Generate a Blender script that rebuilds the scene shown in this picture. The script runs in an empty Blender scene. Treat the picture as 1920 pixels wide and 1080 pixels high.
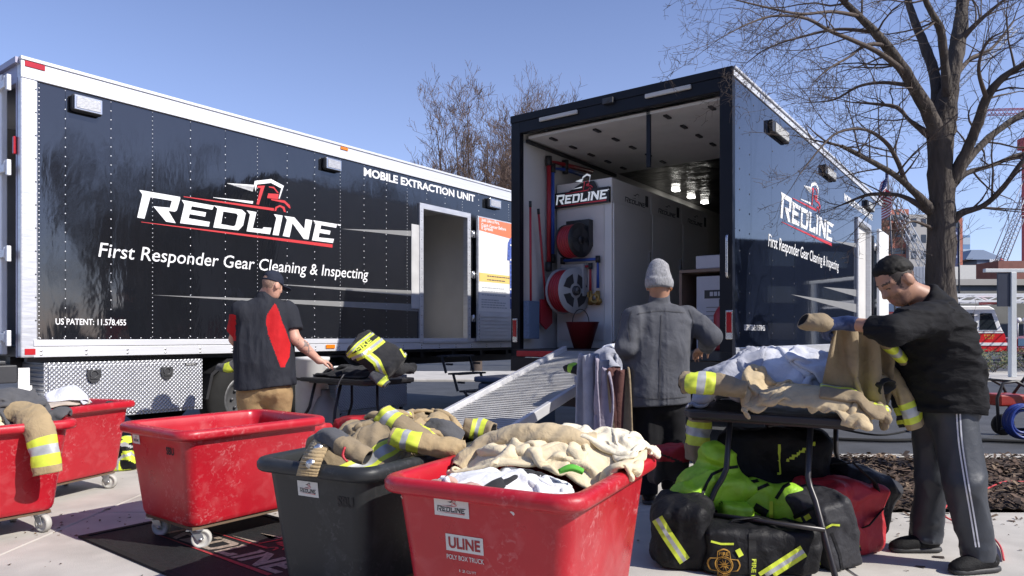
import bpy, bmesh, math, random
import numpy as np
from mathutils import Vector, Matrix
# ---------------------------------------------------------------- camera, world, sun, exposure
S = bpy.context.scene
COL = S.collection
FPX, EYE, CX, HY = 1318.0, 1.22, 960.0, 630.0
cam_d = bpy.data.cameras.new('camera'); cam = bpy.data.objects.new('camera', cam_d); COL.objects.link(cam)
cam.location = (0, 0, EYE); cam.rotation_euler = (math.radians(90), 0, 0)
cam_d.sensor_width = 36; cam_d.lens = 36 * FPX / 1920; cam_d.shift_y = 90 / 1920
cam_d.clip_start = .05; cam_d.clip_end = 3000
S.camera = cam
SUN_AZ, SUN_EL = math.atan2(.90, -.435), math.radians(39)      # azimuth measured from +Y towards +X
wd = bpy.data.worlds.new('World'); S.world = wd; wd.use_nodes = True
_n = wd.node_tree.nodes; _l = wd.node_tree.links
_sky = _n.new('ShaderNodeTexSky'); _sky.sky_type = 'NISHITA'; _sky.sun_disc = False
_sky.sun_elevation = SUN_EL; _sky.sun_rotation = SUN_AZ
_sky.air_density = 1.0; _sky.dust_density = .35; _sky.ozone_density = 8.0
_tint = _n.new('ShaderNodeMix'); _tint.data_type = 'RGBA'; _tint.blend_type = 'MULTIPLY'; _tint.inputs[0].default_value = 1; _tint.inputs[7].default_value = (1.0, .825, .88, 1); _l.new(_sky.outputs[0], _tint.inputs[6])
_tc = _n.new('ShaderNodeTexCoord'); _sx = _n.new('ShaderNodeSeparateXYZ'); _mr = _n.new('ShaderNodeMapRange'); _l.new(_tc.outputs['Generated'], _sx.inputs[0]); _l.new(_sx.outputs[2], _mr.inputs[0])
_mr.inputs[1].default_value = .22; _mr.inputs[2].default_value = .60; _mr.inputs[3].default_value = 1.0; _mr.inputs[4].default_value = 0.0          # pale air low in the sky
_add = _n.new('ShaderNodeMix'); _add.data_type = 'RGBA'; _add.blend_type = 'ADD'; _l.new(_mr.outputs[0], _add.inputs[0]); _l.new(_tint.outputs[2], _add.inputs[6]); _add.inputs[7].default_value = (.88, .88, .90, 1)
_l.new(_add.outputs[2], _n['Background'].inputs[0]); _n['Background'].inputs[1].default_value = .15
sun_d = bpy.data.lights.new('sun', 'SUN'); sun = bpy.data.objects.new('sun', sun_d); COL.objects.link(sun)
sun_d.energy = 5.0; sun_d.angle = math.radians(.53); sun_d.color = (1, .95, .87)
SUNV = Vector((math.sin(SUN_AZ) * math.cos(SUN_EL), math.cos(SUN_AZ) * math.cos(SUN_EL), math.sin(SUN_EL)))
sun.rotation_euler = SUNV.to_track_quat('Z', 'Y').to_euler()
S.view_settings.view_transform = 'Standard'; S.view_settings.look = 'None'
S.view_settings.exposure = .3; S.view_settings.gamma = 1
S.render.engine = 'CYCLES'
S.cycles.max_bounces = 8; S.cycles.diffuse_bounces = 4; S.cycles.glossy_bounces = 4
S.cycles.use_denoising = True
rnd = random.Random(7)
# ---------------------------------------------------------------- pixel <-> place
def W(px, py, d): return Vector(((px - CX) / FPX * d, d, EYE + (HY - py) / FPX * d))
def G(px, py, z=0.0):
    d = (EYE - z) * FPX / (py - HY); return Vector(((px - CX) / FPX * d, d, z))
# ---------------------------------------------------------------- materials
def srgb(r, g, b):
    f = lambda c: (c / 255 / 12.92) if c / 255 <= .04045 else ((c / 255 + .055) / 1.055) ** 2.4
    return (f(r), f(g), f(b))
MATS = {}
def pm(name, col, rough=.6, metal=0, var=.12, vs=4.0, bump=0, bs=30.0, bdist=.01, spec=.5, emit=0, aniso=None,
       dirt=0, dcol=(.3, .28, .25), ds=3.0, coat=0, sheen=0, rvar=0, stretch=None, alpha=1, trans=0, ior=1.5, detail=4, distort=0, scuff=0, scol=(.6, .3, .3), plate=0):
    if name in MATS: return MATS[name]
    m = bpy.data.materials.new(name); m.use_nodes = True; MATS[name] = m
    N = m.node_tree.nodes; L = m.node_tree.links; b = N['Principled BSDF']
    b.inputs['Base Color'].default_value = (*col, 1); b.inputs['Roughness'].default_value = rough
    b.inputs['Metallic'].default_value = metal; b.inputs['Specular IOR Level'].default_value = spec
    b.inputs['IOR'].default_value = ior
    if coat: b.inputs['Coat Weight'].default_value = coat; b.inputs['Coat Roughness'].default_value = .04
    if sheen: b.inputs['Sheen Weight'].default_value = sheen; b.inputs['Sheen Roughness'].default_value = .5
    if trans: b.inputs['Transmission Weight'].default_value = trans
    if emit: b.inputs['Emission Color'].default_value = (*col, 1); b.inputs['Emission Strength'].default_value = emit
    tc = N.new('ShaderNodeTexCoord'); mp = N.new('ShaderNodeMapping'); L.new(tc.outputs['Object'], mp.inputs['Vector'])
    if stretch: mp.inputs['Scale'].default_value = stretch
    def noise(sc, det=4, dist=0.0):
        t = N.new('ShaderNodeTexNoise'); t.inputs['Scale'].default_value = sc; t.inputs['Detail'].default_value = det
        t.inputs['Distortion'].default_value = dist; L.new(mp.outputs[0], t.inputs['Vector']); return t
    last = None
    if var:
        t = noise(vs, detail, distort); r = N.new('ShaderNodeMapRange'); L.new(t.outputs['Fac'], r.inputs[0])
        r.inputs[1].default_value = .3; r.inputs[2].default_value = .7
        r.inputs[3].default_value = 1 - var; r.inputs[4].default_value = 1 + var
        mx = N.new('ShaderNodeMix'); mx.data_type = 'RGBA'; mx.blend_type = 'MULTIPLY'; mx.inputs[0].default_value = 1
        mx.inputs[6].default_value = (*col, 1); L.new(r.outputs[0], mx.inputs[7]); last = mx.outputs[2]
    if dirt:
        t = noise(ds, 6, .6); r = N.new('ShaderNodeMapRange'); L.new(t.outputs['Fac'], r.inputs[0])
        r.inputs[1].default_value = .54; r.inputs[2].default_value = .72; r.inputs[4].default_value = dirt
        mx = N.new('ShaderNodeMix'); mx.data_type = 'RGBA'; L.new(r.outputs[0], mx.inputs[0])
        if last: L.new(last, mx.inputs[6])
        else: mx.inputs[6].default_value = (*col, 1)
        mx.inputs[7].default_value = (*dcol, 1); last = mx.outputs[2]
    if scuff:
        t1_, t2_ = noise(1.6, 3, .3), noise(38, 9, 1.2); r1, r2 = N.new('ShaderNodeMapRange'), N.new('ShaderNodeMapRange'); L.new(t1_.outputs['Fac'], r1.inputs[0]); L.new(t2_.outputs['Fac'], r2.inputs[0])
        r1.inputs[1].default_value = .46; r1.inputs[2].default_value = .66; r2.inputs[1].default_value = .54; r2.inputs[2].default_value = .66; mu_ = N.new('ShaderNodeMath'); mu_.operation = 'MULTIPLY'; L.new(r1.outputs[0], mu_.inputs[0]); L.new(r2.outputs[0], mu_.inputs[1])
        m2_ = N.new('ShaderNodeMath'); m2_.operation = 'MULTIPLY'; L.new(mu_.outputs[0], m2_.inputs[0]); m2_.inputs[1].default_value = scuff
        mx = N.new('ShaderNodeMix'); mx.data_type = 'RGBA'; L.new(m2_.outputs[0], mx.inputs[0]); L.new(last, mx.inputs[6]); mx.inputs[7].default_value = (*scol, 1); last = mx.outputs[2]
    if last: L.new(last, b.inputs['Base Color'])
    if rvar:
        t = noise(vs * 2.3, 5); r = N.new('ShaderNodeMapRange'); L.new(t.outputs['Fac'], r.inputs[0])
        r.inputs[1].default_value = .3; r.inputs[2].default_value = .7
        r.inputs[3].default_value = max(.02, rough - rvar); r.inputs[4].default_value = rough + rvar
        L.new(r.outputs[0], b.inputs['Roughness'])
    if plate:                       # tread plate: two crossed sets of raised bars
        hs = []
        for rz_ in (.785, -.785):
            m2_ = N.new('ShaderNodeMapping'); m2_.inputs['Rotation'].default_value = (0, rz_, 0); L.new(tc.outputs['Object'], m2_.inputs[0]); w_ = N.new('ShaderNodeTexWave'); w_.bands_direction = 'X'; w_.inputs['Scale'].default_value = plate; L.new(m2_.outputs[0], w_.inputs['Vector']); hs.append(w_)
        mu_ = N.new('ShaderNodeMath'); mu_.operation = 'MULTIPLY'; L.new(hs[0].outputs['Fac'], mu_.inputs[0]); L.new(hs[1].outputs['Fac'], mu_.inputs[1]); bp = N.new('ShaderNodeBump'); bp.inputs['Strength'].default_value = 1; bp.inputs['Distance'].default_value = .01; L.new(mu_.outputs[0], bp.inputs['Height']); L.new(bp.outputs[0], b.inputs['Normal'])
    elif bump:
        t = noise(bs, 5, .4); bp = N.new('ShaderNodeBump'); bp.inputs['Strength'].default_value = bump
        bp.inputs['Distance'].default_value = bdist; L.new(t.outputs['Fac'], bp.inputs['Height']); L.new(bp.outputs[0], b.inputs['Normal'])
    return m
# ---------------------------------------------------------------- noise
_H = np.random.default_rng(11).random((64, 64, 64)).astype(np.float32)
def vnoise(P, seed=0):
    P = np.asarray(P, dtype=np.float32) + np.float32(seed * 7.31)
    i = np.floor(P).astype(np.int32); f = P - i; f = f * f * (3 - 2 * f); i &= 63; j = (i + 1) & 63
    x0, y0, z0 = i[..., 0], i[..., 1], i[..., 2]; x1, y1, z1 = j[..., 0], j[..., 1], j[..., 2]
    fx, fy, fz = f[..., 0], f[..., 1], f[..., 2]
    a = _H[x0, y0, z0] * (1 - fx) + _H[x1, y0, z0] * fx; b = _H[x0, y1, z0] * (1 - fx) + _H[x1, y1, z0] * fx
    c = _H[x0, y0, z1] * (1 - fx) + _H[x1, y0, z1] * fx; d = _H[x0, y1, z1] * (1 - fx) + _H[x1, y1, z1] * fx
    return ((a * (1 - fy) + b * fy) * (1 - fz) + (c * (1 - fy) + d * fy) * fz) * 2 - 1
def fnoise(P, seed=0, oct=3):
    P = np.asarray(P, dtype=np.float32); s = 0; a = 1; t = 0
    for k in range(oct):
        s = s + a * vnoise(P * 2 ** k, seed + k * 3); t += a; a *= .5
    return s / t
# ---------------------------------------------------------------- mesh building
class MB:
    def __init__(s): s.v = []; s.f = []; s.m = []; s.sm = []
    def add(s, vs, fs, mi=0, smooth=False, M=None):
        o = len(s.v)
        if M is not None: vs = [M @ Vector(v) for v in vs]
        s.v.extend(tuple(v) for v in vs)
        for k, f in enumerate(fs):
            s.f.append(tuple(i + o for i in f)); s.m.append(mi[k] if isinstance(mi, (list, tuple, np.ndarray)) else mi); s.sm.append(smooth)
        return s
    def box(s, lo, hi, mi=0, M=None):
        x0, y0, z0 = lo; x1, y1, z1 = hi
        return s.add([(x0, y0, z0), (x1, y0, z0), (x1, y1, z0), (x0, y1, z0), (x0, y0, z1), (x1, y0, z1), (x1, y1, z1), (x0, y1, z1)],
                     [(0, 3, 2, 1), (4, 5, 6, 7), (0, 1, 5, 4), (1, 2, 6, 5), (2, 3, 7, 6), (3, 0, 4, 7)], mi, False, M)
    def obox(s, a, b, w, h, mi=0, up=(0, 0, 1)):
        a, b = Vector(a), Vector(b); x = (b - a).normalized(); y = Vector(up).cross(x)
        y = y.normalized() if y.length > 1e-5 else Vector((1, 0, 0)); z = x.cross(y)
        c = [p + y * (w / 2 * i) + z * (h / 2 * j) for p in (a, b) for i, j in ((-1, -1), (1, -1), (1, 1), (-1, 1))]
        return s.add(c, [(3, 2, 1, 0), (4, 5, 6, 7), (0, 1, 5, 4), (1, 2, 6, 5), (2, 3, 7, 6), (3, 0, 4, 7)], mi)
    def tube(s, pts, r, n=8, mi=0, cap=True, M=None, smooth=True, flat=1.0, up=None):
        pts = [Vector(p) for p in pts]; k = len(pts); rs = r if isinstance(r, (list, tuple, np.ndarray)) else [r] * k
        vs = []; nrm = None
        for i in range(k):
            t = (pts[min(i + 1, k - 1)] - pts[max(i - 1, 0)]).normalized()
            if nrm is None:
                nrm = Vector(up) if up else (Vector((0, 0, 1)) if abs(t.z) < .9 else Vector((1, 0, 0)))
            nrm = (nrm - t * nrm.dot(t)); nrm = nrm.normalized() if nrm.length > 1e-6 else t.orthogonal().normalized()
            bi = t.cross(nrm)
            for j in range(n):
                a = 2 * math.pi * j / n
                vs.append(pts[i] + bi * (math.cos(a) * rs[i]) + nrm * (math.sin(a) * rs[i] * flat))
        fs = []; ms = []
        for i in range(k - 1):
            for j in range(n):
                fs.append((i * n + j, i * n + (j + 1) % n, (i + 1) * n + (j + 1) % n, (i + 1) * n + j)); ms.append(mi[i] if isinstance(mi, (list, tuple)) else mi)
        if cap:
            m0 = mi[0] if isinstance(mi, (list, tuple)) else mi
            fs.append(tuple(reversed(range(n)))); fs.append(tuple(range((k - 1) * n, k * n))); ms += [m0, m0]
        return s.add(vs, fs, ms, smooth, M)
    def cyl(s, a, b, r0, r1=None, n=16, mi=0, M=None, smooth=True): return s.tube([a, b], [r0, r0 if r1 is None else r1], n, mi, True, M, smooth)
    def lathe(s, prof, n=20, mi=0, M=None, smooth=True):
        vs = [(r * math.cos(2 * math.pi * j / n), r * math.sin(2 * math.pi * j / n), z) for r, z in prof for j in range(n)]
        fs = [(i * n + j, i * n + (j + 1) % n, (i + 1) * n + (j + 1) % n, (i + 1) * n + j) for i in range(len(prof) - 1) for j in range(n)]
        return s.add(vs, fs, mi, smooth, M)
    def torus(s, R, r, n=28, k=10, mi=0, M=None, flat=1.0):
        vs = [((R + r * math.cos(b)) * math.cos(a), (R + r * math.cos(b)) * math.sin(a), r * flat * math.sin(b)) for a in (2 * math.pi * i / n for i in range(n)) for b in (2 * math.pi * j / k for j in range(k))]
        fs = [(i * k + j, ((i + 1) % n) * k + j, ((i + 1) % n) * k + (j + 1) % k, i * k + (j + 1) % k) for i in range(n) for j in range(k)]
        return s.add(vs, fs, mi, True, M)
    def prism(s, poly, h0, h1, mi=0, M=None):        # poly in local xy, extruded along z
        n = len(poly)
        if sum(poly[i][0] * poly[(i + 1) % n][1] - poly[(i + 1) % n][0] * poly[i][1] for i in range(n)) < 0: poly = list(reversed(poly))
        vs = [(x, y, h0) for x, y in poly] + [(x, y, h1) for x, y in poly]
        fs = [tuple(reversed(range(n))), tuple(range(n, 2 * n))] + [(i, (i + 1) % n, n + (i + 1) % n, n + i) for i in range(n)]
        return s.add(vs, fs, mi, False, M)
    def build(s, name, mats, parent=None, bevel=0, seg=2, smooth=None, loc=None):
        me = bpy.data.meshes.new(name); me.from_pydata(s.v, [], s.f)
        mats = mats if isinstance(mats, (list, tuple)) else [mats]
        for m in mats: me.materials.append(m)
        me.polygons.foreach_set('material_index', s.m)
        me.polygons.foreach_set('use_smooth', s.sm if smooth is None else [smooth] * len(s.f)); me.update()
        o = bpy.data.objects.new(name, me); COL.objects.link(o)
        if parent is not None: o.parent = parent
        if loc is not None: o.location = loc
        if bevel:
            b = o.modifiers.new('bevel', 'BEVEL'); b.width = bevel; b.segments = seg; b.limit_method = 'ANGLE'; b.angle_limit = math.radians(35); b.harden_normals = False
        return o
def tag(o, label=None, cat=None, group=None, kind=None):
    if label: o['label'] = label
    if cat: o['category'] = cat
    if group: o['group'] = group
    if kind: o['kind'] = kind
    return o
def thing(name, label, cat, loc=(0, 0, 0), rz=0, group=None):
    o = bpy.data.objects.new(name, None); COL.objects.link(o); o.location = loc; o.rotation_euler = (0, 0, rz); o.empty_display_size = .1
    return tag(o, label, cat, group)
def npmesh(name, V, F, mats, parent=None, mi=None, smooth=True):
    me = bpy.data.meshes.new(name); V = np.asarray(V, dtype=np.float32); F = np.asarray(F, dtype=np.int32)
    me.vertices.add(len(V)); me.vertices.foreach_set('co', V.ravel())
    k = F.shape[1]; me.loops.add(F.size); me.loops.foreach_set('vertex_index', F.ravel())
    me.polygons.add(len(F)); me.polygons.foreach_set('loop_start', np.arange(len(F), dtype=np.int32) * k)
    for m in (mats if isinstance(mats, (list, tuple)) else [mats]): me.materials.append(m)
    if mi is not None: me.polygons.foreach_set('material_index', np.asarray(mi, dtype=np.int32))
    me.polygons.foreach_set('use_smooth', np.full(len(F), smooth)); me.update(calc_edges=True); me.validate()
    o = bpy.data.objects.new(name, me); COL.objects.link(o)
    if parent is not None: o.parent = parent
    return o
# ---------------------------------------------------------------- text and outlines as flat meshes
def _curve_mesh(cu):
    o = bpy.data.objects.new('tmp', cu); COL.objects.link(o)
    dg = bpy.context.evaluated_depsgraph_get(); dg.update(); me = o.evaluated_get(dg).to_mesh()
    vs = [v.co.copy() for v in me.vertices]; fs = [tuple(p.vertices) for p in me.polygons]
    o.evaluated_get(dg).to_mesh_clear(); bpy.data.objects.remove(o); bpy.data.curves.remove(cu)
    return vs, fs
def text2d(txt, bold=0.0, shear=0.0, spacing=1.0):
    cu = bpy.data.curves.new('t', 'FONT'); cu.body = txt; cu.size = 1; cu.offset = bold; cu.shear = shear; cu.space_character = spacing; cu.resolution_u = 3
    vs, fs = _curve_mesh(cu); return [(v.x, v.y) for v in vs], fs
def outl2d(polys):
    cu = bpy.data.curves.new('p', 'CURVE'); cu.dimensions = '2D'; cu.fill_mode = 'BOTH'
    for p in polys:
        sp = cu.splines.new('POLY'); sp.points.add(len(p) - 1); sp.use_cyclic_u = True
        for q, (x, y) in zip(sp.points, p): q.co = (x, y, 0, 1)
    vs, fs = _curve_mesh(cu); return [(v.x, v.y) for v in vs], fs
def fit(vf, x0, y0, w, h=None, ref=None):             # scale text to a box: left x0, baseline/bottom y0, width w, height h
    vs, fs = vf; xs = [v[0] for v in vs]; ys = [v[1] for v in vs]
    a, b = min(xs), max(xs); c, d = (min(ys), max(ys)) if ref is None else ref
    sx = w / (b - a); sy = sx if h is None else h / (d - c)
    return [(x0 + (x - a) * sx, y0 + (y - c) * sy) for x, y in vs], fs
def lay(mb, vf, fr, mi=0, off=0.003):                  # put a flat figure on a surface; fr maps (x,y,off) to 3D
    vs, fs = vf; V = [fr(x, y, off) for x, y in vs]
    if fs:
        f = fs[0]; n = (Vector(V[f[1]]) - Vector(V[f[0]])).cross(Vector(V[f[2]]) - Vector(V[f[0]]))
        o = Vector(fr(vs[f[0]][0], vs[f[0]][1], off + .01)) - Vector(V[f[0]])
        if n.dot(o) < 0: fs = [tuple(reversed(q)) for q in fs]
    mb.add(V, fs, mi)
# ---------------------------------------------------------------- implicit surfaces (bodies, clothes, bags)
def cap_(P, a, b, ra, rb):
    a = np.asarray(a, np.float32); b = np.asarray(b, np.float32); ba = b - a; pa = P - a
    h = np.clip(pa @ ba / max(float(ba @ ba), 1e-9), 0, 1)
    return np.linalg.norm(pa - h[..., None] * ba, axis=-1) - (ra + (rb - ra) * h)
def ell_(P, c, r, R=None):
    q = P - np.asarray(c, np.float32)
    if R is not None: q = q @ np.asarray(R, np.float32)
    r = np.asarray(r, np.float32); k0 = np.linalg.norm(q / r, axis=-1); k1 = np.linalg.norm(q / (r * r), axis=-1)
    return k0 * (k0 - 1) / np.maximum(k1, 1e-6)
def rbox_(P, c, hs, rd, R=None):
    q = P - np.asarray(c, np.float32)
    if R is not None: q = q @ np.asarray(R, np.float32)
    q = np.abs(q) - (np.asarray(hs, np.float32) - rd)
    return np.linalg.norm(np.maximum(q, 0), axis=-1) + np.minimum(q.max(-1), 0) - rd
def smin(a, b, k):
    h = np.maximum(k - np.abs(a - b), 0) / k; return np.minimum(a, b) - h * h * k * .25
def smax(a, b, k): return -smin(-a, -b, k)
def snet(f, lo, hi, h):
    lo = np.asarray(lo, np.float32); hi = np.asarray(hi, np.float32)
    ax = [np.arange(lo[i], hi[i] + h, h, dtype=np.float32) for i in range(3)]
    n = [len(a) for a in ax]; V = np.empty(n, np.float32); st = max(1, int(250000 / (n[1] * n[2])))
    for i in range(0, n[0], st):
        X = np.stack(np.meshgrid(ax[0][i:i + st], ax[1], ax[2], indexing='ij'), -1); V[i:i + st] = f(X.reshape(-1, 3)).reshape(X.shape[:3])
    I = V < 0; c = [m - 1 for m in n]
    acc = np.zeros((*c, 3), np.float32); cnt = np.zeros(c, np.float32)
    def sl(a, o): return a[o[0]:o[0] + c[0], o[1]:o[1] + c[1], o[2]:o[2] + c[2]]
    for axi in range(3):
        o2 = [k for k in range(3) if k != axi]
        for p in (0, 1):
            for q in (0, 1):
                A = [0, 0, 0]; A[o2[0]] = p; A[o2[1]] = q; B = list(A); B[axi] = 1
                va, vb = sl(V, A), sl(V, B); m = sl(I, A) != sl(I, B)
                t = np.where(m, va / np.where(m, va - vb, 1), 0); cnt += m
                for d in range(3): acc[..., d] += m * (A[d] + (t if d == axi else 0))
    act = cnt > 0; idx = -np.ones(c, np.int64); idx[act] = np.arange(act.sum())
    cell = np.argwhere(act); P = (cell + acc[act] / cnt[act][:, None]) * h + lo
    F = []
    for axi in range(3):
        a, b = [(1, 2), (2, 0), (0, 1)][axi]
        s0 = [slice(None)] * 3; s1 = [slice(None)] * 3; s0[axi] = slice(0, -1); s1[axi] = slice(1, None)
        m = I[tuple(s0)] != I[tuple(s1)]; e = np.argwhere(m)
        e = e[(e[:, a] >= 1) & (e[:, b] >= 1) & (e[:, a] < c[a]) & (e[:, b] < c[b])]
        def ci(da, db):
            k = e.copy(); k[:, a] += da; k[:, b] += db; return idx[k[:, 0], k[:, 1], k[:, 2]]
        q = np.stack([ci(-1, -1), ci(0, -1), ci(0, 0), ci(-1, 0)], 1)
        ins = I[e[:, 0], e[:, 1], e[:, 2]]; q[~ins] = q[~ins][:, ::-1]; F.append(q)
    return P, np.concatenate(F)
def smooth_np(V, F, it=2, lam=.5):
    V = V.astype(np.float64).copy()
    e = np.concatenate([F[:, [0, 1]], F[:, [1, 2]], F[:, [2, 3]], F[:, [3, 0]]]); n = len(V)
    for _ in range(it):
        A = np.zeros_like(V); c = np.zeros(n)
        for d in range(3): A[:, d] = np.bincount(e[:, 0], V[e[:, 1], d], n) + np.bincount(e[:, 1], V[e[:, 0], d], n)
        c = np.bincount(e[:, 0], minlength=n) + np.bincount(e[:, 1], minlength=n); V += lam * (A / np.maximum(c, 1)[:, None] - V)
    return V
def fcent(V, F): return V[F].mean(1)
# ---------------------------------------------------------------- shared materials
WHITE = pm('white_vinyl', (.78, .78, .78), .45, var=.03)
REDV = pm('red_vinyl', (.55, .035, .04), .45, var=.04)
GREYV = pm('grey_vinyl', (.22, .22, .22), .5, var=.05)
ALU = pm('brushed_aluminium', (.62, .63, .66), .42, .55, var=.08, vs=3, stretch=(1, 1, 9), rvar=.12)
WALU = pm('white_painted_aluminium', (.64, .65, .68), .4, .2, var=.05, vs=3, stretch=(.4, 1, 20), rvar=.1)
BLK = pm('black_steel', (.02, .02, .022), .45, var=.2)
RUB = pm('rubber', (.016, .016, .016), .8, spec=.25, var=.25, bump=.2, bs=60)
DKG = pm('dark_grey_plastic', (.035, .036, .04), .5, var=.15)
CHROME = pm('bright_metal', (.6, .6, .6), .25, .9, var=.06)
GLASSD = pm('dark_glass', (.02, .025, .03), .06, var=.1, spec=.8)
# ================================================================ the ground
CONC = pm('concrete', (.46, .435, .395), .85, var=.13, vs=3.5, bump=.4, bs=140, bdist=.005, dirt=.5, dcol=(.30, .275, .245), ds=1.6, detail=12)
ASPH = pm('asphalt', (.052, .055, .062), .75, var=.25, vs=2.2, bump=.5, bs=120, bdist=.006, dirt=.4, dcol=(.10, .10, .105), ds=.5, detail=8)
def struct(o, label=None): o['kind'] = 'structure'; return o
CURB_Y = 7.12
m = MB(); m.add([(-1500, -600, -.10), (1500, -600, -.10), (1500, 2400, -.10), (-1500, 2400, -.10)], [(0, 1, 2, 3)]); struct(m.build('ground', ASPH))
m = MB(); m.add([(-60, CURB_Y, -.012), (60, CURB_Y, -.012), (60, 19.0, -.012), (-60, 19.0, -.012)], [(0, 1, 2, 3)]); struct(m.build('road', ASPH))
# concrete slabs with real joints
m = MB()
jx = [-24, -18, -12, -7.6, -4.9, -2.85, -.55, 1.75, 4.05, 6.4, 8.8, 14, 20, 30]; jy = [-12, -8, -5, -3, -1.0, 1.2, 3.05, 4.87, 6.86]
g = .006
for i in range(len(jx) - 1):
    for j in range(len(jy) - 1):
        if jx[i] >= 1.7 and jy[j + 1] > 4.9: continue
        m.box((jx[i] + g, jy[j] + g, -.095), (jx[i + 1] - g, jy[j + 1] - g, 0))
m.box((-30, 6.872, -.095), (1.75 - g, CURB_Y - .01, 0)); struct(m.build('pavement', CONC, bevel=.006, seg=1))
m = MB(); m.add([(-60, -40, -.03), (60, -40, -.03), (60, CURB_Y, -.03), (-60, CURB_Y, -.03)], [(0, 1, 2, 3)]); struct(m.build('pavement_bed', pm('joint_dirt', (.06, .055, .05), .9)))
m = MB(); m.box((1.76, 6.93, -.09), (60, CURB_Y - .01, .03)); struct(m.build('kerb', CONC, bevel=.015))
m = MB(); m.box((-60, 19.0, -.09), (60, 23.5, .05)); struct(m.build('far_pavement', CONC, bevel=.02))
# mulch bed
MUL = pm('mulch', (.06, .04, .03), .95, var=.45, vs=26, bump=1, bs=45, bdist=.03)
nx, ny = 300, 92
X, Y = np.meshgrid(np.linspace(1.765, 11, nx), np.linspace(4.885, 6.92, ny), indexing='ij')
P = np.stack([X, Y, X * 0], -1); Z = .012 + .022 * fnoise(P * 14, 3, 3) + .03 * np.abs(vnoise(P * 31, 5)) + .03 * fnoise(P * 1.7, 8, 2)
V = np.stack([X, Y, Z], -1).reshape(-1, 3); I = np.arange(nx * ny).reshape(nx, ny)
F = np.stack([I[:-1, :-1], I[1:, :-1], I[1:, 1:], I[:-1, 1:]], -1).reshape(-1, 4)
struct(npmesh('planting_bed', V, F, MUL, smooth=False))
m = MB(); r = random.Random(5); mulch_cols = [pm('bark_chip_dark', (.035, .022, .017), .9), pm('bark_chip_brown', (.11, .07, .048), .9), pm('dead_leaf', (.2, .14, .09), .9)]
for k in range(5200):
    x, y = 1.8 + 4.6 * r.random() ** 1.2, r.uniform(4.87, 6.9); a = r.uniform(0, 6.28); L_ = r.uniform(.012, .05); w = L_ * r.uniform(.15, .5); tz = r.uniform(-.5, .5)
    z = .045 + .03 * r.random()
    if y < 4.9 and r.random() < .5: y -= r.random() * .25; z = .008
    c, s_ = math.cos(a), math.sin(a)
    m.add([(x - c * L_ - s_ * w, y - s_ * L_ + c * w, z - tz * L_), (x - c * L_ + s_ * w, y - s_ * L_ - c * w, z - tz * L_ + .004), (x + c * L_ + s_ * w, y + s_ * L_ - c * w, z + tz * L_), (x + c * L_ - s_ * w, y + s_ * L_ + c * w, z + tz * L_ + .005)],
          [(0, 1, 2, 3)], r.choice([0, 0, 1, 1, 1, 2]))
tag(m.build('bark_mulch', mulch_cols), 'dark bark mulch covering the planting bed', 'mulch', kind='stuff')

m = MB(); r = random.Random(9)
for k in range(900):
    x, y = r.uniform(-5, 6), r.uniform(2.2, 6.8) if r.random() < .6 else r.uniform(4.2, 4.9); a = r.uniform(0, 6.28); L_ = r.uniform(.003, .012) * (1 + 2 * (r.random() < .06)); w = L_ * r.uniform(.3, .9); c, s_ = math.cos(a), math.sin(a)
    m.add([(x - c * L_ - s_ * w, y - s_ * L_ + c * w, .003), (x - c * L_ + s_ * w, y - s_ * L_ - c * w, .006), (x + c * L_ + s_ * w, y + s_ * L_ - c * w, .004), (x + c * L_ - s_ * w, y + s_ * L_ + c * w, .008)], [(0, 1, 2, 3)], r.choice([0, 1, 1, 2]))
tag(m.build('ground_litter', mulch_cols), 'tiny crumbs of bark and leaf scattered over the pavement', 'litter', kind='stuff')
STN = pm('damp_stain', (.30, .28, .255), .8, var=.25, vs=9, bump=.3, bs=140, bdist=.004)
for k in range(26):
    cx, cy, rr = r.uniform(-4.5, 4.5), r.uniform(2.6, 6.6), r.uniform(.015, .07); n = 18; ph = r.uniform(0, 9)
    MB().add([(cx + rr * (1 + .35 * math.sin(3 * t + ph) + .2 * math.sin(7 * t + 2 * ph)) * math.cos(t), cy + rr * .8 * (1 + .3 * math.sin(2 * t + ph)) * math.sin(t), .0025) for t in (6.283 * j / n for j in range(n))], [tuple(range(n))]).build('stain', STN)['kind'] = 'structure'
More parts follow.
